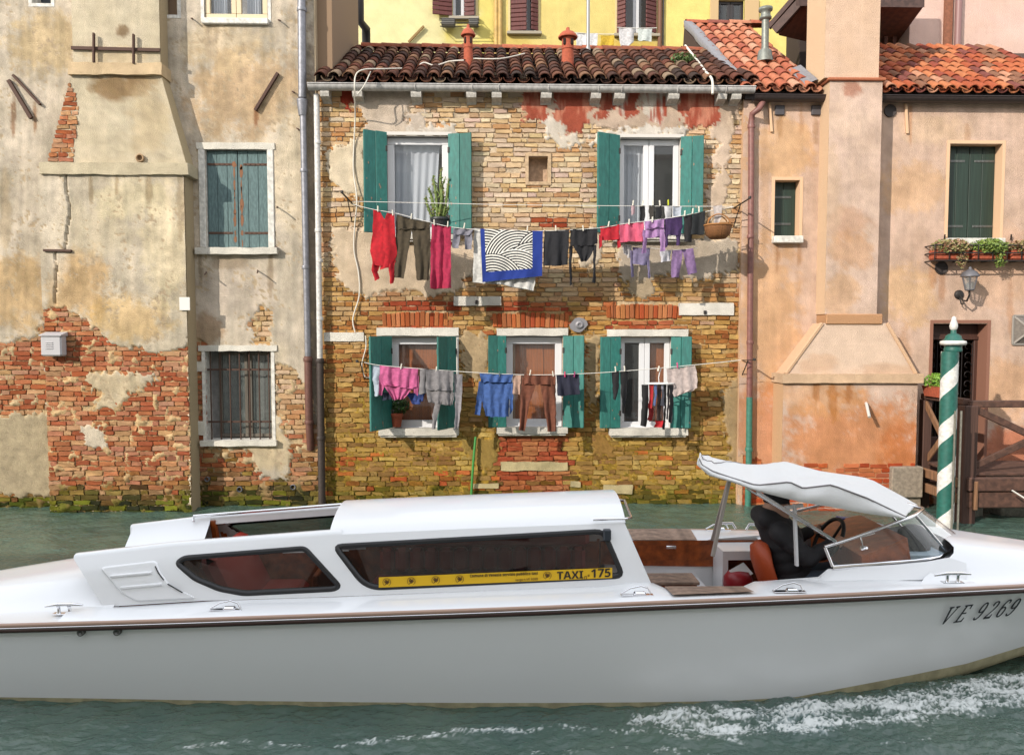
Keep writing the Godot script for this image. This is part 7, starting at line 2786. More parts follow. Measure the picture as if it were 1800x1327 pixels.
	for e in [0, 20]:
		for j in 24:
			s.quad_out(rf[e][j], rf[e][j + 1], under[e][j + 1], under[e][j], rf[10][12])
	part(s, "cabin_roof", gel, boat)
	# roof edge rail and little camera at the front corner
	s = Shape.new()
	var r0 := side_point(1098, 1.0)
	s.tube([r0 + Vector3(-0.25, 0.03, 0.015), r0 + Vector3(0.0, 0.035, 0.012), r0 + Vector3(0.06, 0.03, -0.05), r0 + Vector3(0.06, 0.10, -0.35), r0 + Vector3(-0.02, 0.1, -0.40)], 0.011, 8)
	part(s, "roof_rail", chrome, boat)
	s = Shape.new()
	s.cham(side_at(1066, 938) + Vector3(0, 0, 0.035), Vector3(0.06, 0.09, 0.05), 0.008)
	part(s, "side_lamp", mat("navigation lamp", seen(60, 66, 74), 0.3), boat)
	# louvred air intake
	s = Shape.new()
	var vent := [[176, 997], [275, 985], [280, 1004], [300, 1030], [346, 1051], [240, 1056], [212, 1040]]
	var vr := []
	var outline := rounded(vent, 8)
	var vm := Vector2(250, 1020)
	for q in outline:
		vr.append([side_at(q.x, q.y) + Vector3(0, 0, -0.01), side_at(q.x, q.y) + Vector3(0, 0, 0.012), side_at(lerpf(q.x, vm.x, 0.06), lerpf(q.y, vm.y, 0.08)) + Vector3(0, 0, 0.014), side_at(vm.x, vm.y) + Vector3(0, 0, 0.016)])
	vr.append(vr[0])
	s.skin(vr, false)
	for d in [[196, 1012, 268, 1005], [214, 1032, 286, 1025]]:
		s.tube([side_at(d[0], d[1]) + Vector3(0, 0, 0.02), side_at(d[2], d[3]) + Vector3(0, 0, 0.02)], 0.012, 8)
	both(s, "air_intake", gel, boat)
	s = Shape.new()
	s.tube([side_at(274, 994) + Vector3(0, 0, 0.02), side_at(280, 1006) + Vector3(0, 0, 0.02), side_at(289, 1018) + Vector3(0, 0, 0.02)], 0.005, 6)
	s.tube([side_at(296, 1025) + Vector3(0, 0, 0.02), side_at(322, 1040) + Vector3(0, 0, 0.02)], 0.005, 6)
	part(s, "intake_slot", rubber, boat)

	# inside of the cabin
	var xa := side_point(150, 0.5).x
	var xb := side_point(1090, 0.5).x
	var xm := side_point(385, 1.0).x
	var fy := 0.22
	s = Shape.new()
	s.box(Vector3(xa, fy - 0.04, 2 * ZC - Z_FOOT + 0.03), Vector3(xb + 1.5, fy, Z_FOOT - 0.03))
	part(s, "cabin_floor", wood("cabin sole", seen(120, 72, 44), 0.5), boat)
	s = Shape.new()
	var lu := 130
	var lv := 20
	for j in lv + 1:
		for i in lu + 1:
			var v := j / float(lv)
			s.put(side_point(lerpf(296, 1092, i / float(lu)), v * 0.96) + Vector3(0, 0, -0.075), Vector3.ZERO)
	for j in lv:
		for i in lu:
			var v := (j + 0.5) / lv * 0.96
			var px := lerpf(296, 1092, (i + 0.5) / lu)
			var q := Vector2(px, lerpf(lerp_pts(FOOT_LINE, px), lerp_pts(ROOF_LINE, px), v))
			var open := false
			for d in [Vector2(0, 0), Vector2(-20, 0), Vector2(20, 0), Vector2(0, 9), Vector2(0, -9), Vector2(-12, 6), Vector2(12, -6)]:
				if inside(q + d, wins[0]) or inside(q + d, wins[1]): open = true
			if open: continue
			var a := j * (lu + 1) + i
			s.ix.append_array(PackedInt32Array([a, a + 1, a + lu + 1, a + 1, a + lu + 2, a + lu + 1]))
	s._norm(0, 0)
	var low_lining := []
	for k in 30:
		var px := lerpf(200, 1092, k / 29.0)
		var hi := side_point(px, 0.02) + Vector3(0, 0, -0.075)
		low_lining.append([hi, Vector3(hi.x, fy, hi.z)])
	s.skin(low_lining, false)
	s.bar(side_point(296, 0.97) + Vector3(0, 0, -0.095), side_point(294, 0.0) + Vector3(0, -0.3, -0.085), 0.04, 0.05)
	both(s, "cabin_lining", mahog, boat)
	s = Shape.new()
	var quarter := []
	for k in 12:
		var px := lerpf(132, 292, k / 11.0)
		var p := side_point(px, 1.0) + Vector3(0, 0.02, -0.085)
		quarter.append([p, p + Vector3(0, -0.05, -0.03), p + Vector3(0, -0.16, -0.16), p + Vector3(0, -0.26, -0.45)])
	s.skin(quarter, false)
	both(s, "quarter_panel", gel, boat)
	# seats: long tufted bench on the far side, aft bench across
	var zs := 2 * ZC - Z_FOOT + 0.14
	var sx0 := over(side_point(640, 0.5)).x - 0.2
	s = Shape.new()
	s.cham(Vector3((sx0 + xb) / 2, 0.48, zs + 0.22), Vector3(xb - sx0 - 0.2, 0.14, 0.5), 0.04)
	part(s, "bench_seat", redl, boat)
	s = Shape.new()
	s.cham(Vector3((sx0 + xb) / 2, 0.94, zs), Vector3(xb - sx0 - 0.2, 0.30, 0.1), 0.04)
	part(s, "bench_back", redl, boat)
	for k in 14:
		s = Shape.new()
		var w := (xb - sx0 - 0.3) / 14.0
		s.cham(Vector3(sx0 + 0.16 + w * (k + 0.5), 0.70, zs + 0.03), Vector3(w - 0.008, 0.22, 0.12), 0.03)
		part(s, "cushion", redl, boat)
	var ax := side_point(330, 0.3).x
	s = Shape.new()
	s.cham(Vector3(ax + 0.42, 0.46, ZC), Vector3(0.5, 0.16, 0.92), 0.05)
	s.cham(Vector3(ax + 0.16, 0.72, ZC), Vector3(0.14, 0.55, 0.92), 0.05, Basis(Vector3.BACK, 0.45))
	part(s, "aft_bench", redl, boat)
	s = Shape.new()
	s.cham(Vector3(ax + 0.9, 0.56, ZC - 0.1), Vector3(0.05, 0.5, 0.9), 0.01)
	part(s, "bulkhead", mahog, boat)
	# chrome grab rail on the far capping
	s = Shape.new()
	var ga := over(side_point(260, 1.0)) + Vector3(0, 0.05, 0.12)
	var gb := over(side_point(560, 1.0)) + Vector3(0, 0.05, 0.12)
	s.tube([ga + Vector3(0, -0.05, 0), ga, gb, gb + Vector3(0, -0.05, 0)], 0.014, 8)
	part(s, "grab_rail", chrome, boat)

	# yellow taxi strip on the glass
	var yel := mat("taxi yellow", seen(250, 200, 24), 0.5)
	var ink := mat("strip ink", seen(44, 34, 22), 0.6)
	var brown_ink := mat("strip brown ink", seen(120, 84, 20), 0.6)
	s = Shape.new()
	var strip_rows := []
	for k in 24:
		var t := k / 23.0
		var px := lerpf(666, 1076, t)
		strip_rows.append([side_at(px, lerpf(1014, 997, t)) + Vector3(0, 0, 0.012), side_at(px, lerpf(1032, 1015, t)) + Vector3(0, 0, 0.012)])
	s.skin(strip_rows, false)
	part(s, "taxi_strip", yel, boat)
	lettering("TAXI", [979, 1017.5], [1025, 1015.5], 13.5, ink, boat, true)
	lettering("n°", [1027, 1017.5], [1036, 1017], 8.0, brown_ink, boat, false)
	lettering("175", [1039, 1014.5], [1073, 1013], 15.0, ink, boat, true)
	lettering("Comune di Venezia servizio pubblico taxi", [826, 1015.5], [945, 1010.5], 7.0, ink, boat, true)
	lettering("targa n.VE 9269", [906, 1021.5], [945, 1019.5], 5.0, brown_ink, boat, false)
	for px in [680, 723, 766, 808, 962]:
		var t: float = (px - 666.0) / 410.0
		var py := lerpf(1023, 1006, t)
		s = Shape.new()
		var c := side_at(px, py) + Vector3(0, 0, 0.0145)
		var loop := []
		for k in 17: loop.append(c + Vector3(cos(TAU * k / 16.0), sin(TAU * k / 16.0), 0) * 0.030)
		s.tube(loop, 0.0022, 4)
		for k in 9:
			var a := TAU * k / 9.0
			var d := Vector3(cos(a), sin(a), 0)
			s.cham(c + d * 0.013 * (1.0 + 0.4 * sin(k * 2.3)), Vector3(0.013, 0.007, 0.002), 0.0005, Basis(Vector3.BACK, a * 1.7))
		s.cham(c, Vector3(0.02, 0.016, 0.002), 0.0005, Basis(Vector3.BACK, 0.5))
		part(s, "round_emblem", brown_ink, boat)
	# registration on the bow, slanting script
	var word := "VE 9269"
	var spots := [1642, 1668, 0, 1700, 1720, 1739, 1757]
	for i in word.length():
		if word[i] == " ": continue
		var px: float = spots[i]
		var st := station(px + 8)
		var py: float = lerpf(1098, 1084, (px - 1650) / 110.0)
		var f: float = (py - st[2]) / (st[3] - st[2])
		var p := at(px, py, lerpf(st[1], st[4], f) + 0.012 * sin(PI * f) * clampf((1700.0 - px) / 500.0, -2.0, 1.0) + 0.012)
		var tm := TextMesh.new()
		var font := SystemFont.new()
		font.font_names = PackedStringArray(["Droid Serif"])
		font.font_italic = true
		font.font_weight = 300
		tm.font = font
		tm.text = word[i]
		tm.font_size = 64
		tm.pixel_size = 0.0038
		tm.depth = 0.003
		tm.horizontal_alignment = HORIZONTAL_ALIGNMENT_LEFT
		tm.vertical_alignment = VERTICAL_ALIGNMENT_BOTTOM
		var o := MeshInstance3D.new()
		o.name = "registration_letter"
		o.mesh = tm
		o.material_override = mat("registration ink", seen(46, 48, 54), 0.5)
		boat.add_child(o, true)
		var ahead := at(px + 30, py - 4, lerpf(station(px + 30)[1], station(px + 30)[4], f) + 0.012)
		var bx := (ahead - p).normalized()
		var by := Vector3(0.42, 0.86, 0.20)
		o.transform = Transform3D(Basis(bx * 0.54, by, bx.cross(by).normalized()), p - boat.position + Vector3(0, -0.045, 0.0))

	cockpit(boat, gel, chrome, mahog, teak, rubber)

# words laid along the yellow strip, from the foot of the first letter to the foot of the last
func lettering(text: String, a: Array, b: Array, high: float, m: Material, boat: Node, bold: bool) -> void:
	var tm := TextMesh.new()
	var font := SystemFont.new()
	font.font_names = PackedStringArray(["Droid Sans"])
	if bold: font.font_weight = 700
	tm.font = font
	tm.text = text
	tm.font_size = 64
	tm.pixel_size = 0.01
	tm.depth = 0.01
	tm.horizontal_alignment = HORIZONTAL_ALIGNMENT_LEFT
	tm.vertical_alignment = VERTICAL_ALIGNMENT_BOTTOM
	var box := tm.get_aabb()
	var p := side_at(a[0], a[1]) + Vector3(0, 0, 0.0135)
	var q := side_at(b[0], b[1]) + Vector3(0, 0, 0.0135)
	var up := side_at(a[0], a[1] - high) + Vector3(0, 0, 0.0135) - p
	var o := MeshInstance3D.new()
	o.name = "strip_lettering"
	o.mesh = tm
	o.material_override = m
	boat.add_child(o, true)
	var bx := (q - p) / box.size.x
	var by := up / (box.size.y if text != "Comune di Venezia servizio pubblico taxi" else box.size.y)
	var bas := Basis(bx, by, bx.cross(by).normalized() * 0.2)
	o.transform = Transform3D(bas, p - boat.position - bas * Vector3(box.position.x, box.position.y, box.position.z))

func cleat(p: Vector3, chrome: Material, boat: Node, horn: bool) -> void:
	var s := Shape.new()
	if horn:
		for e in [-0.04, 0.04]:
			s.lathe(p + Vector3(e, 0, 0), [[0.022, 0.0], [0.012, 0.015], [0.012, 0.05], [0.018, 0.06]], 10)
		s.tube([p + Vector3(-0.14, 0.055, 0), p + Vector3(-0.05, 0.07, 0), p + Vector3(0.05, 0.072, 0), p + Vector3(0.14, 0.066, 0)], [0.007, 0.014, 0.014, 0.008], 8)
		s.cham(p + Vector3(0, 0.003, 0), Vector3(0.16, 0.008, 0.05), 0.002)
	else:
		s.tube([p + Vector3(-0.12, 0.01, 0), p + Vector3(-0.05, 0.05, 0), p + Vector3(0.03, 0.068, 0), p + Vector3(0.08, 0.05, 0), p + Vector3(0.10, 0.01, 0)], 0.007, 8)
		s.cham(p + Vector3(0.02, 0.012, 0), Vector3(0.09, 0.028, 0.04), 0.01)
		s.cham(p + Vector3(0, 0.002, 0), Vector3(0.24, 0.006, 0.05), 0.002)
	part(s, "cleat" if horn else "fairlead", chrome, boat)

func cockpit(boat: Node, gel: Material, chrome: Material, mahog: Material, teak: Material, rubber: Material) -> void:
	var s := Shape.new()
	for d in [[112, 1079, true], [398, 1072, false], [1120, 1046, false], [1388, 1040, false], [1675, 1024, true]]:
		var g := rail_at(d[0])
		var p := on_level(d[0], d[1], g.y + (0.035 if d[0] < 1600 else 0.075))
		cleat(p, chrome, boat, d[2])
		cleat(over(p), chrome, boat, d[2])
	# teak pads on the side decks
	s = Shape.new()
	var pad := []
	for k in 9:
		var px := lerpf(1186, 1330, k / 8.0)
		var g := rail_at(px)
		var i := at(px, 1033, Z_FOOT)
		pad.append([Vector3(g.x, g.y + 0.045, g.z - 0.05), Vector3(g.x, lerpf(g.y + 0.04, i.y, 0.9) + 0.014, Z_FOOT + 0.02)])
	s.skin(pad, false)
	both(s, "deck_pad", teak, boat)
	# liner of the cockpit: sides and front
	var fy := 0.22
	var liner := []
	for k in 24:
		var px := lerpf(1120, 1480, k / 23.0)
		var g := rail_at(px)
		var top := at(px, lerp_pts([[1120, 1026], [1165, 1024], [1184, 1033], [1336, 1031], [1350, 1022], [1480, 1012]], px), Z_FOOT)
		liner.append([Vector3(g.x, top.y - 0.012, Z_FOOT - 0.025), Vector3(g.x, top.y - 0.3, Z_FOOT - 0.03), Vector3(g.x, fy, Z_FOOT - 0.04)])
	s = Shape.new()
	s.skin(liner, false)
	both(s, "cockpit_liner", gel, boat)
	# varnished panel on the far side
	s = Shape.new()
	var panel := []
	for k in 12:
		var px := lerpf(1110, 1480, k / 11.0)
		var q := over(Vector3(rail_at(px).x, 0, Z_FOOT - 0.05))
		panel.append([Vector3(q.x, 0.82, q.z), Vector3(q.x, 0.60 - 0.03 * sin(k * 0.2), q.z)])
	s.skin(panel, false)
	part(s, "side_panel", mahog, boat)
	s = Shape.new()
	s.cham(at(1180, 962, 2 * ZC - Z_FOOT + 0.075), Vector3(0.10, 0.03, 0.02), 0.006)
	part(s, "panel_pull", chrome, boat)
	# step and locker with an opening
	s = Shape.new()
	var x0 := at(1146, 1020, -6.3).x
	s.box(Vector3(x0 - 0.35, fy, -6.66), Vector3(x0 + 0.42, 0.60, -6.44))
	part(s, "cabin_step", mahog, boat)
	s = Shape.new()
	s.cham(Vector3(x0 + 0.03, 0.615, -6.55), Vector3(0.82, 0.03, 0.26), 0.006)
	part(s, "step_tread", teak, boat)
	s = Shape.new()
	s.box(Vector3(x0 - 0.4, fy, -7.12), Vector3(x0 + 0.6, 0.46, -6.67))
	part(s, "cockpit_bench", gel, boat)
	var lx := at(1262, 1000, -6.9).x
	s = Shape.new()
	s.box(Vector3(lx, fy, -7.05), Vector3(lx + 0.05, 0.80, -6.75))
	s.box(Vector3(lx + 0.05, 0.72, -7.05), Vector3(lx + 0.5, 0.80, -6.75))
	s.box(Vector3(lx + 0.45, fy, -7.05), Vector3(lx + 0.5, 0.72, -6.75))
	part(s, "locker", gel, boat)
	s = Shape.new()
	s.box(Vector3(lx + 0.05, fy, -7.04), Vector3(lx + 0.45, 0.72, -7.0))
	part(s, "locker_back", mahog, boat)
	s = Shape.new()
	var bp := at(1298, 1022, -6.7)
	s.lathe(Vector3(bp.x, bp.y - 0.1, bp.z), [[0.10, 0.0], [0.13, 0.06], [0.125, 0.14], [0.09, 0.19], [0.0, 0.2]], 18)
	s.box(Vector3(bp.x - 0.1, fy, bp.z - 0.1), Vector3(bp.x + 0.1, bp.y - 0.1, bp.z + 0.1))
	single(s, "red_helmet", mat("red plastic", seen(170, 34, 44), 0.4), "round red bundle in the cockpit locker of the boat", "bundle")
	s = Shape.new()
	var pc := at(1303, 1006, -6.68)
	s.cham(pc, Vector3(0.17, 0.012, 0.13), 0.002, Basis(Vector3.RIGHT, 0.75) * Basis(Vector3.UP, 0.5))
	single(s, "paper_sheet", mat("paper", seen(244, 242, 238), 0.8), "white folded paper lying on the red bundle", "paper")
	# helm seat
	var zs := -6.33
	var orange := mat("orange leather", seen(206, 88, 44), 0.45, {"bump": tex_relief, "bump_scale": 0.2, "scale": 4.0})
	s = Shape.new()
	var lines := []
	for d in [[1319, 951, 0.06], [1316, 962, 0.16], [1318, 985, 0.2], [1326, 1010, 0.2], [1334, 1032, 0.19], [1338, 1040, 0.15]]:
		var p := at(d[0], d[1], zs)
		var ring := []
		for k in 16:
			var t := TAU * k / 16.0
			ring.append(p + Vector3(0.075 + cos(t) * 0.055 * (0.5 if d[2] < 0.1 else 1.0) + 0.05 * sin(t) * sin(t), 0, sin(t) * d[2]))
		lines.append(ring)
	s.skin(lines, true, true)
	part(s, "helm_seat_back", orange, boat)
	s = Shape.new()
	var sp := at(1375, 1040, zs)
	s.cham(Vector3(sp.x, 0.53, zs), Vector3(0.46, 0.12, 0.44), 0.04)
	part(s, "helm_seat", orange, boat)
	s = Shape.new()
	s.lathe(Vector3(sp.x, fy, zs), [[0.14, 0.0], [0.05, 0.03], [0.05, 0.26]], 12)
	part(s, "seat_post", chrome, boat)
	# dashboard, wheel and lever
	var dx := at(1490, 940, zs).x
	s = Shape.new()
	s.hexa([Vector3(dx + 0.02, fy, -6.98), Vector3(dx + 0.02, fy, -5.92), Vector3(dx - 0.06, 0.98, -5.95), Vector3(dx - 0.06, 0.98, -6.95), Vector3(dx + 0.5, fy, -6.9), Vector3(dx + 0.5, fy, -6.0), Vector3(dx + 0.36, 1.10, -6.05), Vector3(dx + 0.36, 1.10, -6.85)])
	part(s, "dashboard", mahog, boat)
	s = Shape.new()
	s.hexa([Vector3(dx + 0.30, 0.90, -6.98), Vector3(dx + 0.30, 0.90, -5.95), Vector3(dx + 1.0, 0.86, -6.05), Vector3(dx + 1.0, 0.86, -6.85), Vector3(dx + 0.30, 0.86, -6.98), Vector3(dx + 0.30, 0.86, -5.95), Vector3(dx + 1.0, 0.82, -6.05), Vector3(dx + 1.0, 0.82, -6.85)])
	part(s, "dash_shelf", mat("dark shelf", seen(96, 84, 78), 0.6), boat)
	var wc := Vector3(dx - 0.16, 1.02, zs)
	var tilt := Basis(Vector3.BACK, 1.05)
	s = Shape.new()
	var loop := []
	for k in 25: loop.append(wc + tilt * Vector3(cos(TAU * k / 24.0) * 0.19, 0, sin(TAU * k / 24.0) * 0.19))
	s.tube(loop, 0.017, 8)
	for k in 3:
		var d := tilt * Vector3(cos(TAU * k / 3.0 + 0.4), 0, sin(TAU * k / 3.0 + 0.4))
		s.tube([wc + d * 0.18, wc + tilt * Vector3(0, -0.03, 0)], 0.012, 6)
	s.tube([wc, wc + tilt * Vector3(0, -0.16, 0)], 0.028, 8)
	part(s, "steering_wheel", rubber, boat)
	s = Shape.new()
	var lv := Vector3(dx + 0.03, 1.0, zs + 0.24)
	s.tube([lv, lv + Vector3(-0.03, 0.10, 0.0), lv + Vector3(0.08, 0.13, 0)], 0.012, 8)
	s.lathe(lv, [[0.04, -0.02], [0.03, 0.02], [0.0, 0.03]], 12)
	part(s, "throttle", chrome, boat)
	# things under the windscreen
	s = Shape.new()
	s.lathe(at(1606, 955, -6.3), [[0.13, -0.05], [0.135, 0.02], [0.12, 0.10], [0.06, 0.15], [0.0, 0.16]], 18)
	s.cham(at(1606, 955, -6.3) + Vector3(-0.13, -0.04, 0.05), Vector3(0.16, 0.015, 0.16), 0.005)
	single(s, "cap", mat("black cloth", seen(34, 34, 38), 0.9), "black cap lying under the windscreen of the boat", "cap")
	s = Shape.new()
	s.cham(at(1612, 972, -6.25), Vector3(0.34, 0.07, 0.3), 0.015)
	single(s, "blue_folder", mat("pale blue folder", seen(176, 200, 214), 0.5), "pale blue folder under the black cap behind the windscreen", "folder")
	s = Shape.new()
	s.cham(at(1500, 918, -6.9), Vector3(0.32, 0.07, 0.12), 0.02, Basis(Vector3.BACK, -0.1))
	single(s, "blue_bag", mat("blue bag", seen(40, 84, 170), 0.5), "blue bag on the far side of the dashboard", "bag")

	# windscreen: bottom and top curves from the near side round the front to the far side
	var glass := mat("windscreen glass", Color(0.75, 0.82, 0.80), 0.02, {"alpha": 0.06})
	var bp4 := [at(1464, 996, -5.88), at(1540, 991, -5.90), at(1610, 986, -5.94), at(1652, 980, -6.02), at(1667, 971, -6.14), at(1684, 956, -6.30), at(1692, 946, ZC)]
	var tp4 := [at(1450, 962, -5.92), at(1500, 946, -5.95), at(1556, 926, -5.99), at(1594, 912, -6.04), at(1610, 905, -6.12), at(1620, 898, -6.28), at(1624, 894, ZC)]
	var bot := []
	var top := []
	for k in 13:
		var t := k / 12.0 * 6.0
		var i := mini(int(t), 5)
		bot.append(bp4[i].lerp(bp4[i + 1], t - i))
		top.append(tp4[i].lerp(tp4[i + 1], t - i))
	for k in range(11, -1, -1):
		bot.append(over(bot[k]))
		top.append(over(top[k]))
	s = Shape.new()
	var sheet := []
	for k in bot.size(): sheet.append([bot[k], top[k]])
	s.skin(sheet, false)
	part(s, "windscreen", glass, boat)
	s = Shape.new()
	s.tube(top, 0.014, 8)
	s.tube([bot[0], top[0]], 0.014, 8)
	s.tube([bot[-1], top[-1]], 0.014, 8)
	s.tube([bot[8], top[8]], 0.010, 8)
	s.tube([bot[-9], top[-9]], 0.010, 8)
	part(s, "windscreen_frame", chrome, boat)
	s = Shape.new()
	var sill := []
	for k in bot.size():
		var out: Vector3 = bot[k] + Vector3(0, -0.03, 0)
		sill.append([bot[k] + Vector3(0, 0.012, 0), bot[k] + Vector3(0, 0.006, 0.012 if k < 12 else -0.012), out + Vector3(0, 0.004, 0.012 if k < 12 else -0.012), out])
	s.skin(sill, false)
	part(s, "windscreen_sill", chrome, boat)
	# coaming that carries the windscreen
	s = Shape.new()
	var coam := []
	for k in bot.size():
		var p: Vector3 = bot[k] + Vector3(0, -0.03, 0)
		var side := 1.0 if k < 12 else (-1.0 if k > 12 else 0.0)
		var away := Vector3(0.03 + 0.12 * sin(PI * k / 24.0), 0, 0.09 * side)
		coam.append([p + Vector3(-0.05, 0, 0), p, p + away * 0.35 + Vector3(0, -0.05, 0), p + away + Vector3(0, -0.14, 0)])
	s.skin(coam, false)
	part(s, "windscreen_coaming", gel, boat)
	s = Shape.new()
	var flank := []
	for d in [[1426, 1019, 1020], [1440, 1013, 1021], [1456, 1000, 1023], [1480, 999, 1023], [1520, 996, 1022], [1580, 992, 1020], [1630, 987, 1019], [1668, 980, 1018], [1700, 990, 1018]]:
		flank.append([at(d[0], d[1], -5.885), at(d[0], d[2], -5.79)])
	s.skin(flank, false)
	both(s, "screen_flank", gel, boat)

	# canopy: cloth stretched between bows, sagging and creased
	var skirt := [[1229, 806], [1226, 818], [1246, 836], [1282, 846], [1330, 863], [1385, 877], [1415, 884], [1460, 891], [1525, 903], [1592, 912]]
	var near := [[1229, 806], [1234, 817], [1252, 828], [1284, 839], [1330, 853], [1388, 847], [1412, 858], [1462, 852], [1526, 876], [1592, 908]]
	var far := [[1232, 804], [1240, 803], [1262, 808], [1310, 817], [1345, 818], [1376, 812], [1440, 829], [1530, 843], [1616, 893]]
	s = Shape.new()
	var up := []
	var nrow := 44
	var ncol := 26
	for j in nrow + 1:
		var t := float(j) / nrow
		var a := along(near, t)
		var b := along(far, t)
		var pa := at(a.x, a.y, -5.84)
		var pb := at(b.x, b.y, -7.02)
		var line := []
		for i in ncol + 1:
			var u := float(i) / ncol
			var p := pa.lerp(pb, u)
			var e := sin(PI * u)
			p.y += 0.03 * pow(e, 0.5) + n2(middle, t * 60.0, u * 30.0) * 0.035 * e + n2(coarse, t * 90.0 + 40.0, u * 90.0) * 0.05 * e
			p.y -= 0.05 * e * exp(-pow((t - 0.52) * 8.0, 2.0)) * (1.0 - u)
			p.y += 0.012 * sin(t * 34.0 + u * 5.0) * e * (1.0 - u)
			line.append(p)
		up.append(line)
	s.skin(up, false)
	var dn := []
	for line in up:
		var l := []
		for p in line: l.append(p + Vector3(0, -0.012, 0))
		l.reverse()
		dn.append(l)
	s.skin(dn, false)
	# hem that hangs along the near edge
	var hem := []
	for j in nrow + 1:
		var q := along(skirt, float(j) / nrow)
		var a: Vector3 = up[j][0]
		var b := at(q.x, q.y, -5.81)
		var bulge := Vector3(0, 0, 0.02 + 0.03 * n2(middle, j * 3.0, 8.0))
		hem.append([a, a.lerp(b, 0.35) + bulge, a.lerp(b, 0.7) + bulge, b, b + Vector3(0, 0.006, -0.02)])
	s.skin(hem, false)
	part(s, "canopy", mat("white canvas", Color(0.78, 0.78, 0.77), 0.75, {"bump": tex_relief, "bump_scale": 0.15, "scale": 3.0, "back": Color(0.5, 0.5, 0.48)}), boat)
	s = Shape.new()
	var edge := []
	for line in up: edge.append(line[0] + Vector3(0, 0.0, 0.004))
	s.tube(edge, 0.006, 6)
	var seam := []
	for j in range(2, 17): seam.append(up[j][clampi(int((0.75 - 0.45 * sin(j * 0.2)) * ncol), 0, ncol)] + Vector3(0, 0.003, 0))
	s.tube(seam, 0.004, 5)
	part(s, "canopy_piping", mat("grey piping", seen(150, 144, 146), 0.7), boat)
	for d in [[1282, 846, -5.88, 1253, 978, -5.86, 0.03], [1283, 838, -7.0, 1252, 950, -7.04, 0.03]]:
		s = Shape.new()
		s.bar(at(d[0], d[1], d[2]), at(d[3], d[4], d[5]), d[6], 0.02, 0.003)
		part(s, "canopy_strut", mat("grey strut", seen(186, 176, 168), 0.5, {"metal": 0.4}), boat)
	s = Shape.new()
	s.bar(at(1330, 864, -5.86), at(1470, 952, -5.92), 0.026, 0.026, 0.006)
	s.tube([at(1312, 858, -5.85), at(1460, 947, -5.915)], 0.008, 6)
	part(s, "canopy_strut", chrome, boat)
	s = Shape.new()
	s.bar(at(1397, 886, -5.94), at(1401, 995, -5.9), 0.045, 0.02, 0.004)
	s.bar(at(1380, 893, -5.94), at(1412, 888, -5.94), 0.03, 0.03, 0.005)
	part(s, "canopy_strut", mat("white strut", seen(236, 236, 238), 0.4), boat)
	s = Shape.new()
	for d in [[1330, 931], [1275, 929]]:
		var p := at(d[0], d[1], 2 * ZC - Z_FOOT - 0.1)
		s.tube([p + Vector3(-0.1, 0, 0), p + Vector3(-0.07, 0.05, 0), p + Vector3(0.07, 0.05, 0), p + Vector3(0.1, 0, 0)], 0.012, 8)
	part(s, "deck_handle", chrome, boat)
	helmsman()

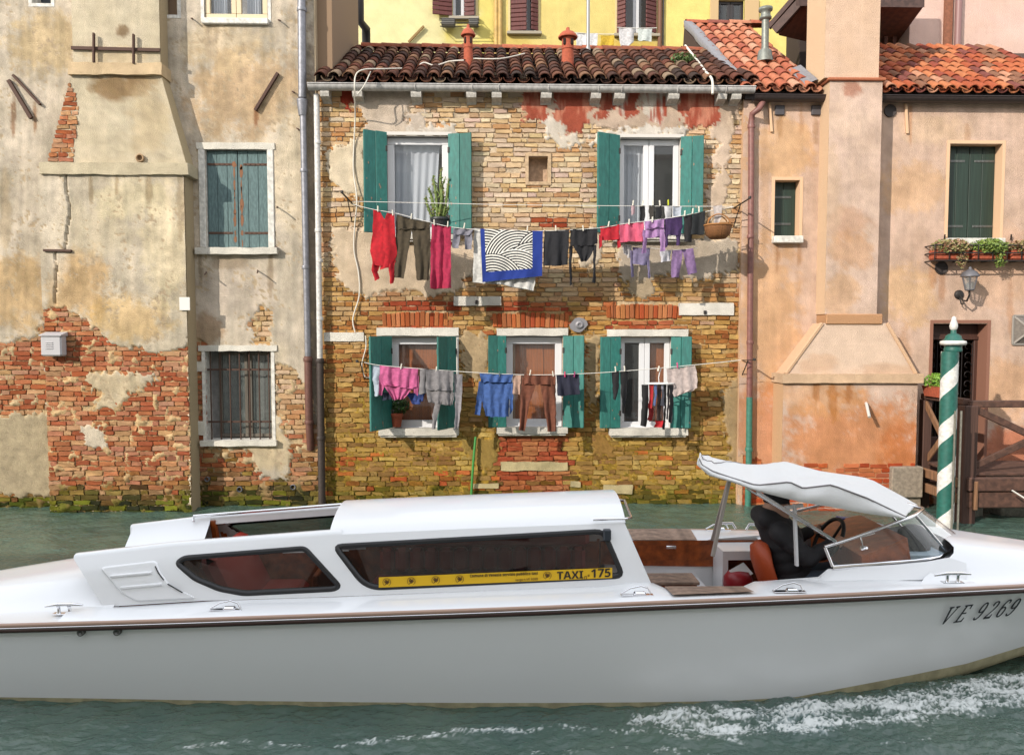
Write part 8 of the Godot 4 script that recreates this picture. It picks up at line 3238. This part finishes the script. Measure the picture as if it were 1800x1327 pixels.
# ------------------------------------------------------------------ the helmsman
# bones: [from, to, radius, radius]; the surface where their softly joined distance is zero
func flesh(bones: Array, cell: float, soft: float) -> Shape:
	var s := Shape.new()
	var lo := Vector3(1e9, 1e9, 1e9)
	var hi := -lo
	for b in bones:
		var r := Vector3.ONE * (maxf(b[2], b[3]) + 0.05)
		lo = lo.min(b[0] - r).min(b[1] - r)
		hi = hi.max(b[0] + r).max(b[1] + r)
	var n := Vector3i(((hi - lo) / cell).ceil()) + Vector3i.ONE
	var d := PackedFloat32Array()
	d.resize(n.x * n.y * n.z)
	d.fill(1.0)
	for b in bones:
		var r := maxf(b[2], b[3]) + soft + cell * 2.0 + 0.02
		var a0: Vector3 = b[0]
		var ab: Vector3 = b[1] - b[0]
		var l2 := maxf(ab.length_squared(), 1e-9)
		var i0 := Vector3i(((a0.min(b[1]) - Vector3.ONE * r - lo) / cell).floor()).clamp(Vector3i.ZERO, n - Vector3i.ONE)
		var i1 := Vector3i(((a0.max(b[1]) + Vector3.ONE * r - lo) / cell).ceil()).clamp(Vector3i.ZERO, n - Vector3i.ONE)
		for z in range(i0.z, i1.z + 1):
			for y in range(i0.y, i1.y + 1):
				for x in range(i0.x, i1.x + 1):
					var p := lo + Vector3(x, y, z) * cell
					var t := clampf((p - a0).dot(ab) / l2, 0.0, 1.0)
					var q := p.distance_to(a0 + ab * t) - lerpf(b[2], b[3], t)
					if b.size() > 4:
						q -= b[4] * absf(sin(t * ab.length() / 0.095 * PI + 0.5))
					var k := (z * n.y + y) * n.x + x
					var h := clampf(0.5 + 0.5 * (d[k] - q) / soft, 0.0, 1.0)
					d[k] = lerpf(d[k], q, h) - soft * h * (1.0 - h)
	var id := {}
	var first := s.ix.size()
	for z in n.z - 1:
		for y in n.y - 1:
			for x in n.x - 1:
				var k := (z * n.y + y) * n.x + x
				var v := [d[k], d[k + 1], d[k + n.x], d[k + n.x + 1], d[k + n.x * n.y], d[k + n.x * n.y + 1], d[k + n.x * n.y + n.x], d[k + n.x * n.y + n.x + 1]]
				var neg := 0
				for e in v:
					if e < 0.0: neg += 1
				if neg == 0 or neg == 8: continue
				var sum := Vector3.ZERO
				var cnt := 0
				for e in [[0, 1], [2, 3], [4, 5], [6, 7], [0, 2], [1, 3], [4, 6], [5, 7], [0, 4], [1, 5], [2, 6], [3, 7]]:
					if (v[e[0]] < 0.0) != (v[e[1]] < 0.0):
						var t: float = v[e[0]] / (v[e[0]] - v[e[1]])
						var a := Vector3(e[0] & 1, (e[0] >> 1) & 1, e[0] >> 2)
						var b := Vector3(e[1] & 1, (e[1] >> 1) & 1, e[1] >> 2)
						sum += a.lerp(b, t)
						cnt += 1
				id[k] = s.put(lo + (Vector3(x, y, z) + sum / cnt) * cell, Vector3.ZERO)
	var sy := n.x
	var sz := n.x * n.y
	for k in id:
		var x: int = k % n.x
		var y: int = (k / n.x) % n.y
		var z: int = k / sz
		for e in [[1, sy, sz], [sy, sz, 1], [sz, 1, sy]]:
			if x == 0 or y == 0 or z == 0: continue
			var a := d[k] < 0.0
			var b := d[k + e[0]] < 0.0
			if a == b: continue
			var q := [k, k - e[1], k - e[1] - e[2], k - e[2]]
			if not (id.has(q[1]) and id.has(q[2]) and id.has(q[3])): continue
			var i := [id[q[0]], id[q[1]], id[q[2]], id[q[3]]]
			if a: s.ix.append_array(PackedInt32Array([i[0], i[2], i[1], i[0], i[3], i[2]]))
			else: s.ix.append_array(PackedInt32Array([i[0], i[1], i[2], i[0], i[2], i[3]]))
	s._norm(first, 0)
	return s

func joined(a: Shape, b: Shape) -> void:
	var k := a.v.size()
	a.v.append_array(b.v)
	a.n.append_array(b.n)
	a.c.append_array(b.c)
	a.u.append_array(b.u)
	for i in b.ix: a.ix.append(i + k)

func helmsman() -> void:
	var z := -6.33
	var hip := at(1386, 1030, z)
	hip.y = 0.68
	var chest := at(1374, 944, z)
	var neck := at(1360, 908, z)
	var head := at(1366, 882, z)
	var who := thing("person", "person in a black hooded puffer jacket seated at the helm, steering", "person", Vector3(hip.x, 0.59, z))
	var wc := Vector3(at(1490, 940, z).x - 0.16, 1.02, z)
	var body := []
	var coat := []
	var jeans := []
	body.append([head + Vector3(0, 0.01, 0), head + Vector3(0.02, -0.06, 0), 0.095, 0.075])
	body.append([head + Vector3(0.055, -0.02, 0), head + Vector3(0.07, -0.055, 0), 0.035, 0.03])
	body.append([head + Vector3(0.098, -0.02, 0), head + Vector3(0.112, -0.045, 0), 0.012, 0.016])
	body.append([neck, head, 0.055, 0.06])
	body.append([neck, hip, 0.12, 0.13])
	coat.append([neck + Vector3(-0.005, -0.06, 0), chest, 0.13, 0.155, 0.008])
	coat.append([chest, hip + Vector3(0.02, 0.04, 0), 0.16, 0.165, 0.009])
	# hood thrown back over the shoulders
	coat.append([neck + Vector3(-0.085, 0.0, -0.08), neck + Vector3(-0.085, 0.0, 0.08), 0.08, 0.08])
	coat.append([neck + Vector3(-0.04, 0.02, 0.1), neck + Vector3(0.06, -0.03, 0.08), 0.05, 0.04])
	coat.append([neck + Vector3(-0.04, 0.02, -0.1), neck + Vector3(0.06, -0.03, -0.08), 0.05, 0.04])
	for e in [-1.0, 1.0]:
		var sh := neck + Vector3(0.0, -0.09, 0.19 * e)
		var el := sh + Vector3(0.20, -0.20, 0.05 * e)
		var grip := wc + Basis(Vector3.BACK, 1.05) * Vector3(0.02, 0, 0.19 * e)
		var wr := grip + Vector3(-0.075, -0.012, 0.02 * e)
		body.append([sh, el, 0.05, 0.042])
		body.append([el, wr, 0.04, 0.03])
		coat.append([neck + Vector3(0, -0.08, 0.06 * e), sh, 0.085, 0.088])
		coat.append([sh, el, 0.084, 0.068, 0.006])
		coat.append([el, wr + Vector3(-0.02, 0, 0), 0.068, 0.046, 0.006])
		var kn := hip + Vector3(0.42, 0.04, 0.11 * e)
		var an := kn + Vector3(0.08, -0.40, 0)
		body.append([hip + Vector3(0, 0, 0.08 * e), kn, 0.07, 0.05])
		body.append([kn, an, 0.05, 0.035])
		jeans.append([hip + Vector3(0, 0, 0.09 * e), kn, 0.095, 0.07])
		jeans.append([kn, an, 0.068, 0.055])
	var skin := flesh(body, 0.02, 0.03)
	for e in [-1.0, 1.0]:
		var grip := wc + Basis(Vector3.BACK, 1.05) * Vector3(0.02, 0, 0.19 * e)
		var wr := grip + Vector3(-0.075, -0.012, 0.02 * e)
		var hand := [[wr, grip + Vector3(-0.02, 0.012, 0), 0.027, 0.03]]
		for f in 4:
			var o := Vector3(-0.004, 0.008, 0.0) + Vector3(0.008, 0.016, 0) * (1.5 - f)
			var kn := grip + Vector3(-0.012, 0.02, 0.012 * e) + o
			var tip := grip + Vector3(0.022, 0.010, 0.03 * e) + o * (1.0 + 0.04 * f)
			hand.append([grip + Vector3(-0.03, 0.01, 0) + o, kn, 0.0095, 0.0095])
			hand.append([kn, tip, 0.0092, 0.008])
			hand.append([tip, tip + Vector3(-0.014, -0.022, -0.004 * e), 0.008, 0.007])
		hand.append([wr + Vector3(0.02, 0.01, -0.02 * e), grip + Vector3(0.004, 0.0, -0.028 * e), 0.012, 0.009])
		joined(skin, flesh(hand, 0.006, 0.006))
	part(skin, "body", mat("skin", Color(0.42, 0.24, 0.17), 0.6, {}), who)
	part(flesh(coat, 0.012, 0.022), "jacket", mat("black nylon", seen(44, 43, 48), 0.72, {"bump": tex_relief, "bump_scale": 0.3, "scale": 3.0}), who)
	part(flesh(jeans, 0.022, 0.03), "jeans", mat("denim", seen(92, 104, 120), 0.9, {"tex": tex_grain, "scale": 4.0}), who)
	var s := Shape.new()
	s.lathe(head + Vector3(-0.005, 0.0, 0), [[0.105, 0.0], [0.110, 0.04], [0.10, 0.09], [0.06, 0.118], [0.0, 0.124]], 20)
	part(s, "woolly_hat", mat("black knit", seen(34, 33, 36), 0.95), who)
	s = Shape.new()
	for e in [-1.0, 1.0]:
		s.lathe(head + Vector3(0.085, -0.005, 0.035 * e), [[0.012, -0.008], [0.014, 0.0], [0.010, 0.008]], 8)
	part(s, "eyes", mat("eye", seen(40, 34, 30), 0.2), who)
	for e in [-1.0, 1.0]:
		s = Shape.new()
		var kn := hip + Vector3(0.50, -0.36, 0.11 * e)
		s.cham(kn + Vector3(0.06, -0.06, 0), Vector3(0.27, 0.09, 0.1), 0.03)
		part(s, "shoe", mat("shoe", seen(50, 46, 44), 0.6), who)
